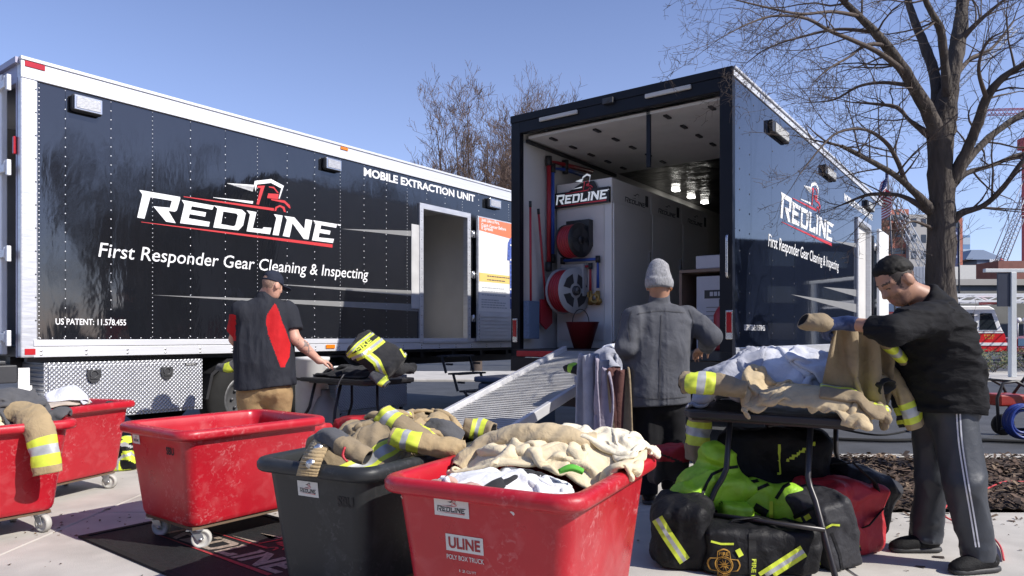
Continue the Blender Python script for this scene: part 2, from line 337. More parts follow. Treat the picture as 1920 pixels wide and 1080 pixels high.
# ================================================================ lettering
_lg = dict(
 white=[[(95,165),(445,225),(447,240),(418,340),(400,352),(345,345),(408,450),(325,437),(215,305),(358,318),(375,258),(190,228),(140,412),(78,402),(122,205)],
  [(458,250),(735,300),(722,335),(545,305),(537,335),(668,358),(660,395),(527,372),(518,408),(700,440),(692,480),(445,450),(482,290)],
  [(730,297),(975,335),(1008,365),(985,470),(945,512),(730,487),(765,325)],[(815,350),(930,368),(940,385),(920,465),(905,478),(797,458)],
  [(1015,340),(1100,355),(1068,492),(1150,500),(1160,485),(1228,490),(1215,545),(1015,520),(1045,375)],
  [(1248,372),(1325,385),(1290,556),(1238,550),(1270,405)],
  [(1338,388),(1425,400),(1510,500),(1520,415),(1578,425),(1545,590),(1505,585),(1408,450),(1383,570),(1325,560),(1362,420)],
  [(1585,425),(1790,458),(1783,490),(1655,468),(1647,500),(1735,515),(1728,548),(1640,533),(1632,572),(1765,585),(1755,620),(1575,597),(1607,455)],
  [(1795,455),(1825,465),(1820,475),(1795,468)]],
 lines=[[(850,107),(1080,122),(1078,138),(850,110)],[(730,228),(1072,262),(1068,284),(730,232)],
  [(1085,88),(1225,72),(1335,130),(1297,242),(1290,236),(1313,152),(1225,105),(1105,118),(1092,180),(1094,260),(1118,325),(1152,376),(1146,382),(1100,335),(1074,265),(1068,180)]],
 red=[[(110,438),(1752,632),(1750,660),(110,442)],[(475,220),(1250,322),(1248,345),(475,226)],
  [(1108,130),(1172,128),(1120,292),(1098,288),(1135,150),(1108,146)],[(1200,195),(1290,200),(1284,245),(1190,235)],
  [(1205,135),(1250,140),(1290,190),(1278,192),(1245,152),(1207,143)],[(1225,243),(1284,249),(1340,255),(1385,295),(1392,325),(1378,320),(1338,278),(1225,252)],
  [(1252,345),(1262,312),(1300,294),(1340,312),(1352,357),(1333,352),(1323,324),(1300,310),(1276,322),(1268,346)]])
class Trailer:
    def __init__(s, O, deg):
        s.O = Vector((*O, 0)); s.ang = math.radians(deg); s.a = Vector((math.cos(s.ang), math.sin(s.ang), 0)); s.l = Vector((-s.a.y, s.a.x, 0))
    def at(s, px, py, y=None, x=None):               # where a sight line meets a plane of the trailer, in its own axes
        k = (px - CX) / FPX; o = s.O + (s.l * y if y is not None else s.a * x); dv = s.a if y is not None else s.l
        t = (k * o.y - o.x) / (dv.x - k * dv.y); d = o.y + dv.y * t
        return Vector((t if y is not None else x, y if y is not None else t, EYE + (HY - py) / FPX * d))
T1 = Trailer((-4.41, 6.3), 53.1); T2 = Trailer((2.10, 6.69), 53.7)
def _lp(p): v = T1.at(240 + p[0] / 4.571, 320 + p[1] / 4.571, y=0); return (v.x, v.z)
LOGO = {k: [[_lp(p) for p in q] for q in v] for k, v in _lg.items()}
LX0, LX1, LZ0, LZ1 = 1.022, 3.60, 2.36, 2.97
LOGOM = {k: outl2d(v) for k, v in LOGO.items()}
def logo(mb, fr, x0, z0, w, wm, rm, lm=None, off=.003, keys=('white', 'lines', 'red'), h=None):    # the word mark fitted to width w with its lower left at x0,z0
    s = w / (LX1 - LX0); sz = s if h is None else h / (LZ1 - LZ0)
    for k in keys:
        vs, fs = LOGOM[k]; lay(mb, ([(x0 + (x - LX0) * s, z0 + (z - LZ0) * sz) for x, z in vs], fs), fr, {'white': wm, 'lines': wm if lm is None else lm, 'red': rm}[k], off + (.001 if k == 'red' else 0.0))
PANEL = pm('black_gloss_panel', (.010, .011, .014), .07, var=.1, ior=1.75, spec=.62, bump=.22, bs=1.1, bdist=.045, stretch=(1.6, 1, .55))
PANEL2 = pm('dark_blue_gloss_panel', (.008, .011, .022), .04, var=.1, ior=1.75, spec=.62, bump=.05, bs=.9, bdist=.03, stretch=(1.5, 1, .5))
INT = pm('trailer_inner_wall', (.60, .585, .56), .55, var=.06, vs=2)
FRAMEB = pm('black_frame_paint', (.006, .007, .012), .45, var=.2, spec=.25)
LENS = pm('light_lens', (.40, .41, .44), .25, var=.25, vs=60, stretch=(1, 1, 2), bump=.4, bs=70)
REDL = pm('red_lens', (.45, .015, .02), .15, var=.1, spec=.7); AMB = pm('amber_lens', (.75, .2, .01), .2, var=.1)
DIAM = pm('diamond_plate', (.52, .53, .56), .36, .7, var=.08, vs=3, plate=11, rvar=.06)
SCREW = pm('rivet_metal', (.62, .62, .64), .35, .6, var=0)
def rivet(m, x, z, r=.009, mi=1, y=0):
    m.add([(x + r * math.cos(k * 1.0472), y - .001, z + r * math.sin(k * 1.0472)) for k in range(6)] + [(x, y - .006, z)], [(k, (k + 1) % 6, 6) for k in range(6)][::-1], mi, True)
    return m
def sf(x, z, off): return (x, -off, z)
# ================================================================ the black trailer on the left
t1 = thing('equipment_trailer', 'long black trailer with white top rail and big white wordmark, seen along its side', 'trailer', T1.O, T1.ang)
LEN, WID, ZB, ZT, PB, PT = 8.6, 2.6, 1.026, 3.73, 1.185, 3.553
D0, D1, DZ0, DZ1 = 5.06, 6.20, 1.14, 3.15
m = MB()
xs = [.13] + [.367 + .405 * k for k in range(12)]
for a, b in zip(xs[:-1], xs[1:]): m.box((a + .0012, 0, PB), (min(b, D0) - .0012, .035, PT))
m.box((xs[-1], 0, PB), (D0, .035, PT)); m.box((D0, 0, DZ1), (D1, .035, PT)); m.box((D1, 0, PB), (LEN - .05, .035, PT))
for i, x in enumerate([.367 + .405 * k for k in range(20)]):
    n = 52 if i % 3 == 2 else 26
    for k in range(n + 1):
        z = PB + .03 + (PT - PB - .06) * k / n
        if D0 - .05 < x < D1 + .05 and z < DZ1 + .05: continue
        rivet(m, x, z, .005 if i % 3 == 2 else .0062)
for k in range(int((D0 - .13) / .1)): rivet(m, .16 + .1 * k, PB + .015, .0055)
for k in range(60): rivet(m, .15, PB + .04 * k + .02, .006)
m.build('side_panel', [PANEL, SCREW], t1)
d = MB()
for k in ('white', 'lines'): lay(d, LOGOM[k], sf, 0, .003)
lay(d, LOGOM['red'], sf, 1, .004)
d.build('wordmark', [WHITE, REDV, GREYV], t1); d = MB()
lay(d, fit(text2d('First Responder Gear Cleaning & Inspecting', .004, .16), .655, 1.945, 3.43, .185), sf, 0, .003)
d.build('slogan_lettering', [WHITE], t1); d = MB()
lay(d, fit(text2d('MOBILE EXTRACTION UNIT', .034, 0), 4.006, 3.385, 2.335, .115), sf, 0, .003)
d.build('unit_lettering', [WHITE], t1); d = MB()
lay(d, fit(text2d('US PATENT: 11.578.455', .014, 0), .284, 1.325, .63, .06), sf, 0, .003)
d.build('patent_lettering', [WHITE], t1); d = MB()
def wedge(d, pts, mi, T, off=.002):
    q = [T.at(px, py, y=0) for px, py in pts]; lay(d, outl2d([[(v.x, v.z) for v in q]]), sf, mi, off)
wedge(d, [(640, 429), (782, 433), (780, 444)], 2, T1); wedge(d, [(505, 532), (680, 541), (784, 545), (784, 556)], 2, T1); wedge(d, [(283, 553), (784, 570), (784, 584)], 2, T1)
d.build('speed_line', [WHITE, REDV, GREYV], t1)
m = MB(); m.box((0, -.022, PT), (LEN, .1, ZT - .03)); m.box((-.004, -.035, ZT - .03), (LEN, .12, ZT)); m.box((.0, -.027, PT - .012), (LEN, -.001, PT + .006))
for k in range(40): rivet(m, .12 + .2 * k, PT + .02, .007, 0, -.0225)
m.build('top_rail', WALU, t1, bevel=.004)
m = MB(); m.box((.1, -.02, ZB), (LEN, .09, PB - .065)); m.box((.1, -.026, PB - .06), (LEN, .09, PB)); m.box((.1, -.012, PB - .066), (LEN, .08, PB - .058))
for k in range(22):
    for z in (ZB + .022, ZB + .058): rivet(m, .16 + .38 * k, z, .011, 1, -.0205)
m.build('bottom_rail', [WALU, CHROME], t1, bevel=.004)
m = MB(); m.box((0, -.018, ZB), (.135, .06, ZT - .031))
for k in range(12): rivet(m, .118, 1.15 + .21 * k, .008, 1, -.0185)
m.build('corner_post', [ALU, DKG], t1, bevel=.012)
m = MB(); m.box((0, .062, ZB), (.05, .10, ZT - .06)); m.box((0, WID - .1, ZB), (.06, WID, ZT - .06)); m.box((0, .1, ZT - .22), (.05, WID - .1, ZT - .06)); m.box((-.03, .02, ZT - .058), (.08, WID, ZT - .005))
m.build('rear_frame', pm('lavender_grey_frame', (.30, .29, .38), .4, .3), t1)
m = MB(); m.box((0.08, .125, ZT - .03), (LEN, WID, ZT - .004)); m.build('roof', WALU, t1)
m = MB(); m.box((.06, WID - .04, ZB), (LEN, WID, ZT - .031)); m.box((LEN - .05, .036, ZB), (LEN, WID - .041, ZT - .031)); m.box((.08, .1, ZB + .002), (LEN - .06, WID - .05, ZB + .09)); m.build('shell', pm('trailer_shell', (.3, .3, .3), .5), t1)
m = MB(); m.box((4.6, 1.35, 1.12), (7.2, 1.38, 3.6)); m.box((4.6, .04, 1.12), (4.63, 1.34, 3.6)); m.box((6.55, .04, 1.12), (6.58, 1.34, 3.6)); m.box((4.64, .05, 3.3), (6.5, 1.34, 3.33)); m.build('inner_wall', INT, t1)
# rear door standing ajar at the very edge
dr = MB().box((-.05, .30, 1.05), (0, 1.5, 3.62)).build('rear_door', pm('white_door', (.72, .74, .75), .35, var=.04), t1, bevel=.008)
for py in (166, 321, 478, 632):
    z = T1.at(15, py, x=0).z; h = MB().box((-.075, .055, z - .035), (-.052, .40, z + .035)); h.box((-.085, .05, z - .08), (-.05, .085, z + .06)); h.cyl((-.08, .10, z - .05), (-.08, .10, z + .05), .014); h.build('hinge', WALU, dr, bevel=.004)
MB().box((-.028, .064, 2.86), (-.002, .098, 3.02)).build('marker_light', REDL, t1, bevel=.006)
MB().box((.03, -.03, ZT - .085), (.19, -.022, ZT - .035)).build('marker_light', REDL, t1, bevel=.003)
p = T1.at(643, 273, y=0); MB().box((p.x - .06, -.034, ZT - .075), (p.x + .06, -.022, ZT - .04)).build('marker_light', AMB, t1, bevel=.003)
p = T1.at(617, 656, y=0); MB().box((p.x - .07, -.034, 1.06), (p.x + .07, -.026, 1.11)).build('marker_light', AMB, t1, bevel=.003)
MB().box((.03, -.022, 1.05), (.115, -.018, 1.105)).build('reflector', REDL, t1)
def scene_light(x0, x1, z0, z1, par):
    h = MB().box((x0, -.075, z0), (x1, -.001, z1)).build('scene_light', DKG, par, bevel=.03, seg=3)
    f = MB().box((x0 + .012, -.088, z0 + .012), (x1 - .012, -.076, z1 - .012)); f.build('bezel', CHROME, h, bevel=.012)
    MB().box((x0 + .03, -.094, z0 + .03), (x1 - .03, -.0885, z1 - .03)).build('lens', LENS, h, bevel=.004)
for x0, x1 in ((.40, .67), (3.31, 3.57), (6.62, 6.94)): scene_light(x0, x1, 3.335, 3.5, t1)
# doorway and the door folded back against the side, a health poster on it
m = MB(); fw = .07
m.box((D0 - .005, -.03, DZ0 - .02), (D0 + fw, .06, DZ1 + .03)); m.box((D1 - fw, -.03, DZ0 - .02), (D1 + .01, .06, DZ1 + .03)); m.box((D0 + fw, -.03, DZ1 - .05), (D1 - fw, .06, DZ1 + .03)); m.box((D0 + fw, -.035, DZ0 - .03), (D1 - fw, .3, DZ0 + .01))
for k in range(14): rivet(m, D0 + .03, DZ0 + .1 + .14 * k, .007, 1, -.0305); rivet(m, D1 - .03, DZ0 + .1 + .14 * k, .007, 1, -.0305)
m.build('door_frame', [ALU, DKG], t1, bevel=.004)
m = MB(); m.box((D0 - .16, -.012, 1.62), (D0 - .006, -.001, 2.85)); m.build('side_wing', pm('pale_trim', (.5, .5, .5), .5), t1)
do = MB().box((D1 + .10, -.105, DZ0), (D1 + 1.25, -.06, DZ1)).build('side_door', ALU, t1, bevel=.006)
for z in (1.5, 2.2, 2.85): MB().cyl((D1 + .05, -.05, z - .06), (D1 + .05, -.05, z + .06), .018).box((D1 + .012, -.05, z - .05), (D1 + .1, -.04, z + .05)).build('hinge', CHROME, do)
PX0, PX1 = D1 + .125, D1 + 1.23
po = MB(); pf = lambda x, z, off: (x, -.105 - off, z)
po.box((PX0, -.108, 1.62), (PX1, -.1055, DZ1 - .02), 0)
po.add([pf(PX0, 2.92, .005), pf(PX1, 2.86, .005), pf(PX1, DZ1 - .02, .005), pf(PX0, DZ1 - .02, .005)], [(0, 1, 2, 3)], 1)
for s_, z in (('Just Like a Fire,', 3.055), ('Catch Cancer Before', 2.99), ('It Spreads', 2.925)):
    t = text2d(s_, .02); xs_ = [v[0] for v in t[0]]; lay(po, fit(t, PX0 + .05, z, .036 * (max(xs_) - min(xs_)) * 2.1), pf, 0, .007)
po.add([pf(PX0, 2.10, .005), pf(PX1 - .3, 2.10, .005), pf(PX1 - .3, 2.24, .005), pf(PX0, 2.24, .005)], [(0, 1, 2, 3)], 2)
for k, (z, w, x) in enumerate([(2.19, .62, .2), (2.13, .4, .2), (2.0, .55, .06), (1.94, .6, .06), (1.88, .6, .06), (1.80, .45, .05), (1.76, .62, .05), (1.72, .6, .05), (1.68, .62, .05)]):
    xx = PX0 + x
    while xx < PX0 + x + w:
        l_ = .03 + .06 * rnd.random(); po.add([pf(xx, z, .007), pf(xx + l_, z, .007), pf(xx + l_, z + .018, .007), pf(xx, z + .018, .007)], [(0, 1, 2, 3)], 3 if k < 2 else 5); xx += l_ + .012
fx = PX1 - .17                                            # the blue figure printed on the poster
for q in ([(-.05, 2.93), (.05, 2.93), (.075, 2.99), (.05, 3.05), (-.05, 3.05), (-.075, 2.99)], [(-.13, 2.45), (.13, 2.45), (.15, 2.85), (.06, 2.92), (-.06, 2.92), (-.15, 2.85)], [(-.2, 2.5), (-.14, 2.5), (-.14, 2.84), (-.18, 2.8)], [(-.12, 1.68), (-.02, 1.68), (-.01, 2.44), (-.13, 2.44)], [(.02, 1.68), (.12, 1.68), (.13, 2.44), (.01, 2.44)]):
    lay(po, outl2d([[(fx + x, z) for x, z in q]]), pf, 4, .008)
for z in (2.75, 2.5, 1.85, 2.0): po.add([pf(fx - .12, z, .010), pf(fx + .12, z, .010), pf(fx + .12, z + .03, .010), pf(fx - .12, z + .03, .010)], [(0, 1, 2, 3)], 0)
po.build('poster', [pm('poster_white', (.78, .78, .78), .4, var=.02), pm('poster_orange', (.72, .2, .10), .45, var=.03), pm('poster_yellow', (.8, .55, .18), .45, var=.02), pm('poster_ink', (.1, .1, .1), .5), pm('poster_blue', (.09, .14, .42), .45, var=.5, vs=25), pm('poster_grey', (.45, .47, .5), .5)], do)
m = MB()
for k in range(7): m.obox((PX0, -.115, 1.2 + .058 * k), (PX1, -.115, 1.2 + .058 * k), .02, .04)
m.build('vent', ALU, do)
# undercarriage, tool boxes, wheels, steps
m = MB()
for y in (.55, 1.95): m.box((.1, y, .78), (LEN - .1, y + .1, 1.02))
for k in range(12): m.box((.3 + .7 * k, .1, .9), (.36 + .7 * k, 2.5, 1.02))
m.box((.08, .08, .98), (LEN - .1, .14, 1.024)); m.build('chassis', BLK, t1)
m = MB(); m.box((-.32, -.005, .80), (-.02, 2.4, .96)); m.box((-.32, .01, .965), (-.1, 2.3, 1.0)); m.build('rear_bumper', DKG, t1, bevel=.01)
def toolbox(x0, x1, z0, z1, y0, y1, hs, mat, par):
    b = MB().box((x0, y0, z0), (x1, y1, z1)).build('tool_box', mat, par, bevel=.006)
    l = MB().box((x0 + .035, y0 - .012, z0 + .03), (x1 - .035, y0 - .001, z1 - .035)).build('lid', mat, b, bevel=.004)
    for x in hs:
        h = MB().prism([(x - .06, .055), (x + .06, .055), (x + .065, .0), (x + .05, -.05), (x + .02, -.075), (x - .02, -.075), (x - .05, -.05), (x - .065, 0)], 0, .02, 0, Matrix(((1, 0, 0, 0), (0, 0, -1, y0 - .0125), (0, 1, 0, z1 - .13), (0, 0, 0, 1))))
        h.box((x - .035, y0 - .04, z1 - .17), (x + .035, y0 - .033, z1 - .15)); h.torus(.034, .009, M=Matrix.Translation((x, y0 - .034, z1 - .12)) @ Matrix.Rotation(math.pi / 2, 4, 'X'))
        h.build('latch', DKG, l, bevel=.004)
    return b
tb = toolbox(.20, 1.735, .42, .972, .03, .62, (.62, 1.33), DIAM, t1)
q = MB().box((1.53, .0115, .905), (1.66, .0165, .932)); lay(q, fit(text2d('Buyers', .03), 1.545, .911, .10, .014), lambda x, z, off: (x, .0115 - off, z), 1, .002); q.build('badge', [BLK, WHITE], tb)
toolbox(3.58, 4.87, .20, .66, .05, .55, (), pm('diamond_plate_shaded', (.3, .31, .33), .4, .6, var=.1, vs=3, plate=11), t1)  # same plate as the front box, with shade put into its darker colour
MB().cyl((4.8, .1, .08), (4.8, .1, .2), .03).box((4.72, .04, .05), (4.88, .16, .08)).build('support_leg', BLK, t1)
for p_, nm, c in (((.02, .62, .83), 'mud_flap', WHITE), ((.08, .74, .66), 'warning_sign', WHITE)):
    MB().box((p_[0] - .01, p_[1] - .55, p_[2] - .1), (p_[0] + .08, p_[1] - .53, p_[2] + .1)).build(nm, c, t1)
def wheel(x, y, r=.5, par=None, w=.26):
    M_ = Matrix.Translation((x, y, r)) @ Matrix.Rotation(math.pi / 2, 4, 'X')
    a = MB(); a.lathe([(r * .6, -w / 2), (r * .93, -w / 2), (r, -w / 2 + .05), (r, w / 2 - .05), (r * .93, w / 2), (r * .6, w / 2)], 36, 0, M_)
    wh = a.build('wheel', RUB, par); b = MB(); b.lathe([(r * .6, -w / 2 + .02), (r * .6, w / 2 - .02), (r * .5, w / 2 - .02), (r * .42, .02), (.0, .03)], 28, 0, M_)
    for k in range(8): b.cyl((r * .28 * math.cos(k * .785), r * .28 * math.sin(k * .785), .0), (r * .28 * math.cos(k * .785), r * .28 * math.sin(k * .785), .05), .018, n=6, M=M_)
    b.build('rim', pm('dark_rim', (.12, .12, .125), .5, .5, var=.3), wh); return wh  # rim metal in a mottled dark grey
for x in (2.35, 3.42): wheel(x, .28, .48, t1); wheel(x, 2.3, .48, t1)
m = MB()
for x in (2.35, 3.42): m.prism([(x - .56, .52), (x - .5, .8), (x - .3, .97), (x + .3, .97), (x + .5, .8), (x + .56, .52), (x + .53, .52), (x + .47, .78), (x + .28, .94), (x - .28, .94), (x - .47, .78), (x - .53, .52)], 0, .3, 0, Matrix(((1, 0, 0, 0), (0, 0, -1, .36), (0, 1, 0, 0), (0, 0, 0, 1))))
m.build('mudguard', BLK, t1)
m = MB()
for i, (z, y0) in enumerate(((.93, -.05), (.67, -.28), (.42, -.5))):
    m.box((D0 + .33, y0 - .22, z - .025), (D0 + .95, y0, z))
    for x in (D0 + .32, D0 + .95):
        m.obox((x, y0 - .11, z - .01), (x, y0 - .20, z - .26 if i < 2 else z - .12), .02, .035); m.obox((x, y0 - .2, z - .13), (x, y0 - .33, z - .13), .02, .03)
m.build('folding_step', pm('step_grating', (.045, .046, .052), .6, var=.3, vs=60, bump=.5, bs=80), t1)
p = T1.at(743, 290, y=1.2); MB().cyl((p.x, 1.2, ZT - .01), (p.x, 1.2, ZT + .16), .035).cyl((p.x, 1.2, ZT + .16), (p.x + .01, 1.2, ZT + .34), .017, .022).build('antenna', [BLK], t1)

# ================================================================ the open trailer on the right
t2 = thing('open_trailer', 'dark blue trailer with its rear wide open and a wordmark on its side', 'trailer', T2.O, T2.ang)
L2, CE, FL = 8.4, 3.57, 1.07
E0, E1 = 5.94, 7.14
m = MB(); xs = [.06, .55, 1.25, 2.2, 3.1, 4.05, 4.95, E0]
for a, b in zip(xs[:-1], xs[1:]): m.box((a + .002, 0, 1.11), (b - .002, .04, 3.70))
m.box((E0, 0, 3.14), (E1, .04, 3.70)); m.box((E1, 0, 1.11), (L2, .04, 3.70))
for x in (.2, .5, 1.29, 2.16): 
    for k in range(13): rivet(m, x + .02 * (k % 2) * (x > 1), 1.25 + .2 * k, .011, 1)
for k in range(24): rivet(m, .3 + .33 * k, 3.62 - .04 * (k % 2), .011, 1)
m.build('side_panel', [PANEL2, DKG], t2)
d = MB()
logo(d, sf, 1.593, 2.50, 2.70, 0, 1); d.build('wordmark', [WHITE, REDV, GREYV], t2); d = MB()
lay(d, fit(text2d('First Responder Gear Cleaning & Inspecting', .004, .16), 1.127, 2.145, 3.5, .185), sf, 0, .003); d.build('slogan_lettering', [WHITE], t2); d = MB()
lay(d, fit(text2d('MOBILE EXTRACTION UNIT', .034, 0), 5.03, 3.29, 2.42, .115), sf, 0, .003); d.build('unit_lettering', [WHITE], t2); d = MB()
lay(d, fit(text2d('US PATENT: 11.578.455', .016, 0), .33, 1.275, .68, .06), sf, 0, .003); d.build('patent_lettering', [WHITE], t2); d = MB()
wedge(d, [(1483, 552), (1605, 570), (1605, 586)], 2, T2); wedge(d, [(1543, 538), (1605, 543), (1605, 556)], 2, T2); wedge(d, [(1562, 452), (1605, 456), (1605, 464)], 2, T2)
d.build('speed_line', [WHITE, REDV, GREYV], t2)
m = MB(); m.box((.0, -.012, 3.70), (L2, .1, 3.765)); m.box((.0, -.03, 3.765), (L2, .1, 3.79))
for k in range(40): rivet(m, .12 + .2 * k, 3.73, .01, 1, -.0125)
m.build('top_rail', [WALU, DKG], t2, bevel=.004)
m = MB(); m.box((.06, -.015, 1.0), (E0 + 2, .06, 1.108)); m.build('bottom_rail', ALU, t2, bevel=.004)
m = MB(); m.box((-.02, -.004, .98), (.06, .12, 3.70)); m.box((-.02, WID - .12, .98), (.06, WID + .004, 3.70)); m.box((-.02, .12, CE), (.06, WID - .12, 3.70)); m.box((-.03, -.01, 3.70), (.08, WID + .01, 3.785)); m.build('rear_frame', FRAMEB, t2, bevel=.004)
m = MB(); m.box((.08, .1, 3.74), (L2, WID, 3.78)); m.build('roof', WALU, t2)
m = MB(); m.box((.06, WID - .1, 1.0), (L2, WID, 3.73)); m.box((.06, .045, FL), (L2 - .06, .10, CE + .1)); m.box((L2 - .06, .1, FL), (L2, WID - .1, CE + .1)); m.box((2.35, .1, CE + .03), (L2 - .06, WID - .1, CE + .05)); m.build('inner_wall', [INT], t2)
m = MB(); m.box((2.32, .11, CE - .02), (L2 - .08, WID - .11, CE + .02)); m.build('inner_ceiling', pm('dark_ceiling', (.012, .012, .014), .25, var=.5, vs=3, bump=.6, bs=2.5, bdist=.1), t2)
m = MB(); m.box((-.02, -.0, .98), (L2, WID, FL)); m.build('floor', pm('trailer_floor', (.05, .05, .05), .7), t2)
# overhead door parked under the roof: white slats with dark hinges, and its pull strap
od = MB()
for k in range(5): od.box((.1 + .44 * k, .16, CE - .045), (.534 + .44 * k, WID - .16, CE - .015))
od = od.build('overhead_door', pm('door_white', (.6, .59, .57), .5, var=.05), t2)
h = MB()
for y in (.3, .78, 1.62, 2.2):
    for k in range(5): h.box((.2 + .44 * k, y - .02, CE - .062), (.33 + .44 * k, y + .02, CE - .0455))
for y in (.13, WID - .15): h.box((.1, y, CE - .09), (2.3, y + .025, CE - .05))
h.build('roller_hinge', BLK, od)
p = T2.at(1217, 200, x=.12); MB().box((.10, p.y - .022, 2.98), (.125, p.y + .022, CE - .002)).build('pull_strap', FRAMEB, od)
for px0, py0, px1, py1 in ((1012, 224, 1083, 210), (1210, 181, 1296, 163)):
    a, b = T2.at(px0, py0, x=-.03), T2.at(px1, py1, x=-.03); MB().box((-.05, b.y, min(a.z, b.z) - .02), (-.021, a.y, min(a.z, b.z) + .025)).build('work_light', pm('work_light_lens', (.5, .49, .46), .4, var=.1), t2, bevel=.008)
p = T2.at(1142, 190, x=-.03); MB().box((-.07, p.y - .06, p.z - .03), (-.021, p.y + .06, p.z + .03)).cyl((-.075, p.y, p.z), (-.07, p.y, p.z), .022).build('camera', DKG, t2, bevel=.01)
for px, py in ((1367, 607), (965.5, 618)):
    p = T2.at(px, py, x=-.03); hs = MB().box((-.035, p.y - .035, p.z - .15), (-.021, p.y + .035, p.z + .13)).build('tail_light', CHROME, t2, bevel=.012)
    MB().box((-.042, p.y - .024, p.z - .085), (-.036, p.y + .024, p.z + .11)).build('lens', REDL, hs, bevel=.003)
a, b = T2.at(1365, 440, x=-.02), T2.at(1365, 522, x=-.02)
MB().tube([(-.02, a.y, a.z), (-.06, a.y, a.z - .02), (-.06, a.y, a.z - .06), (-.06, a.y, b.z + .06), (-.06, a.y, b.z + .02), (-.02, a.y, b.z)], .013, 8).build('grab_handle', CHROME, t2)
MB().box((-.06, 1.85, .985), (-.021, 2.5, 1.05)).build('bumper_pad', pm('red_reflective', (.5, .02, .03), .35), t2, bevel=.006)
m = MB(); m.box((-.1, .05, .82), (-.0, WID - .05, .97)); 
for y in (.55, 1.95): m.box((.1, y, .72), (L2 - .2, y + .1, .975))
m.box((-.06, .1, .45), (0, .2, .9)); m.box((-.06, 2.4, .45), (0, 2.5, .9)); m.box((-.08, .05, .45), (0, 2.55, .55))
m.build('chassis', BLK, t2)
for x in (4.6, 5.6): wheel(x, .3, .44, t2); wheel(x, 2.3, .44, t2)
m = MB(); m.box((2.9, .1, .2), (3.9, .7, .92)); m.box((1.1, .1, .35), (2.5, .65, .93)); m.build('tool_box', DIAM, t2, bevel=.008)
for px in (1440, 1541, 1621):
    x = T2.at(px, 300, y=0).x; w = .66
    hh = MB().box((x, -.05, 3.43), (x + w, -.001, 3.56)).build('scene_light', BLK, t2, bevel=.01); MB().box((x + .1, -.056, 3.445), (x + w - .03, -.0505, 3.545)).build('lens', pm('warm_lens', (.42, .40, .34), .3, var=.3, vs=50), hh)
m = MB(); m.box((E0, -.03, 1.1), (E0 + .08, .06, 3.17)); m.box((E1 - .08, -.03, 1.1), (E1 + .02, .06, 3.17)); m.box((E0 + .08, -.03, 3.1), (E1 - .08, .06, 3.17)); m.build('door_frame', ALU, t2, bevel=.004)
sd = MB().box((E1 + .1, -.145, 1.12), (E1 + 1.12, -.10, 3.12)).build('side_door', pm('side_door_white', (.78, .78, .77), .4, var=.02), t2, bevel=.006)
MB().box((E1 + .18, -.16, 2.05), (E1 + .22, -.146, 2.25)).build('door_handle', CHROME, sd)
for z in (1.5, 2.8): MB().cyl((E1 + .05, -.08, z - .07), (E1 + .05, -.08, z + .07), .02).build('hinge', CHROME, sd)
m = MB(); m.box((5.6, .9, 1.1), (7.5, .93, 3.5)); m.build('partition', pm('dim_partition', (.12, .12, .12), .6), t2)
LED = pm('led_lamp', (1, .98, .92), .3, var=0, emit=9.0)
for k, (px, py) in enumerate(((1267, 358), (1296, 371), (1321, 381))):
    d_ = (3.52 - EYE) * FPX / (HY - py); q = W(px, py, d_) - T2.O; x, y = q.dot(T2.a), q.dot(T2.l)
    MB().box((x - .06, y - .045, 3.52), (x + .06, y + .045, 3.545)).build('ceiling_lamp', LED, t2)

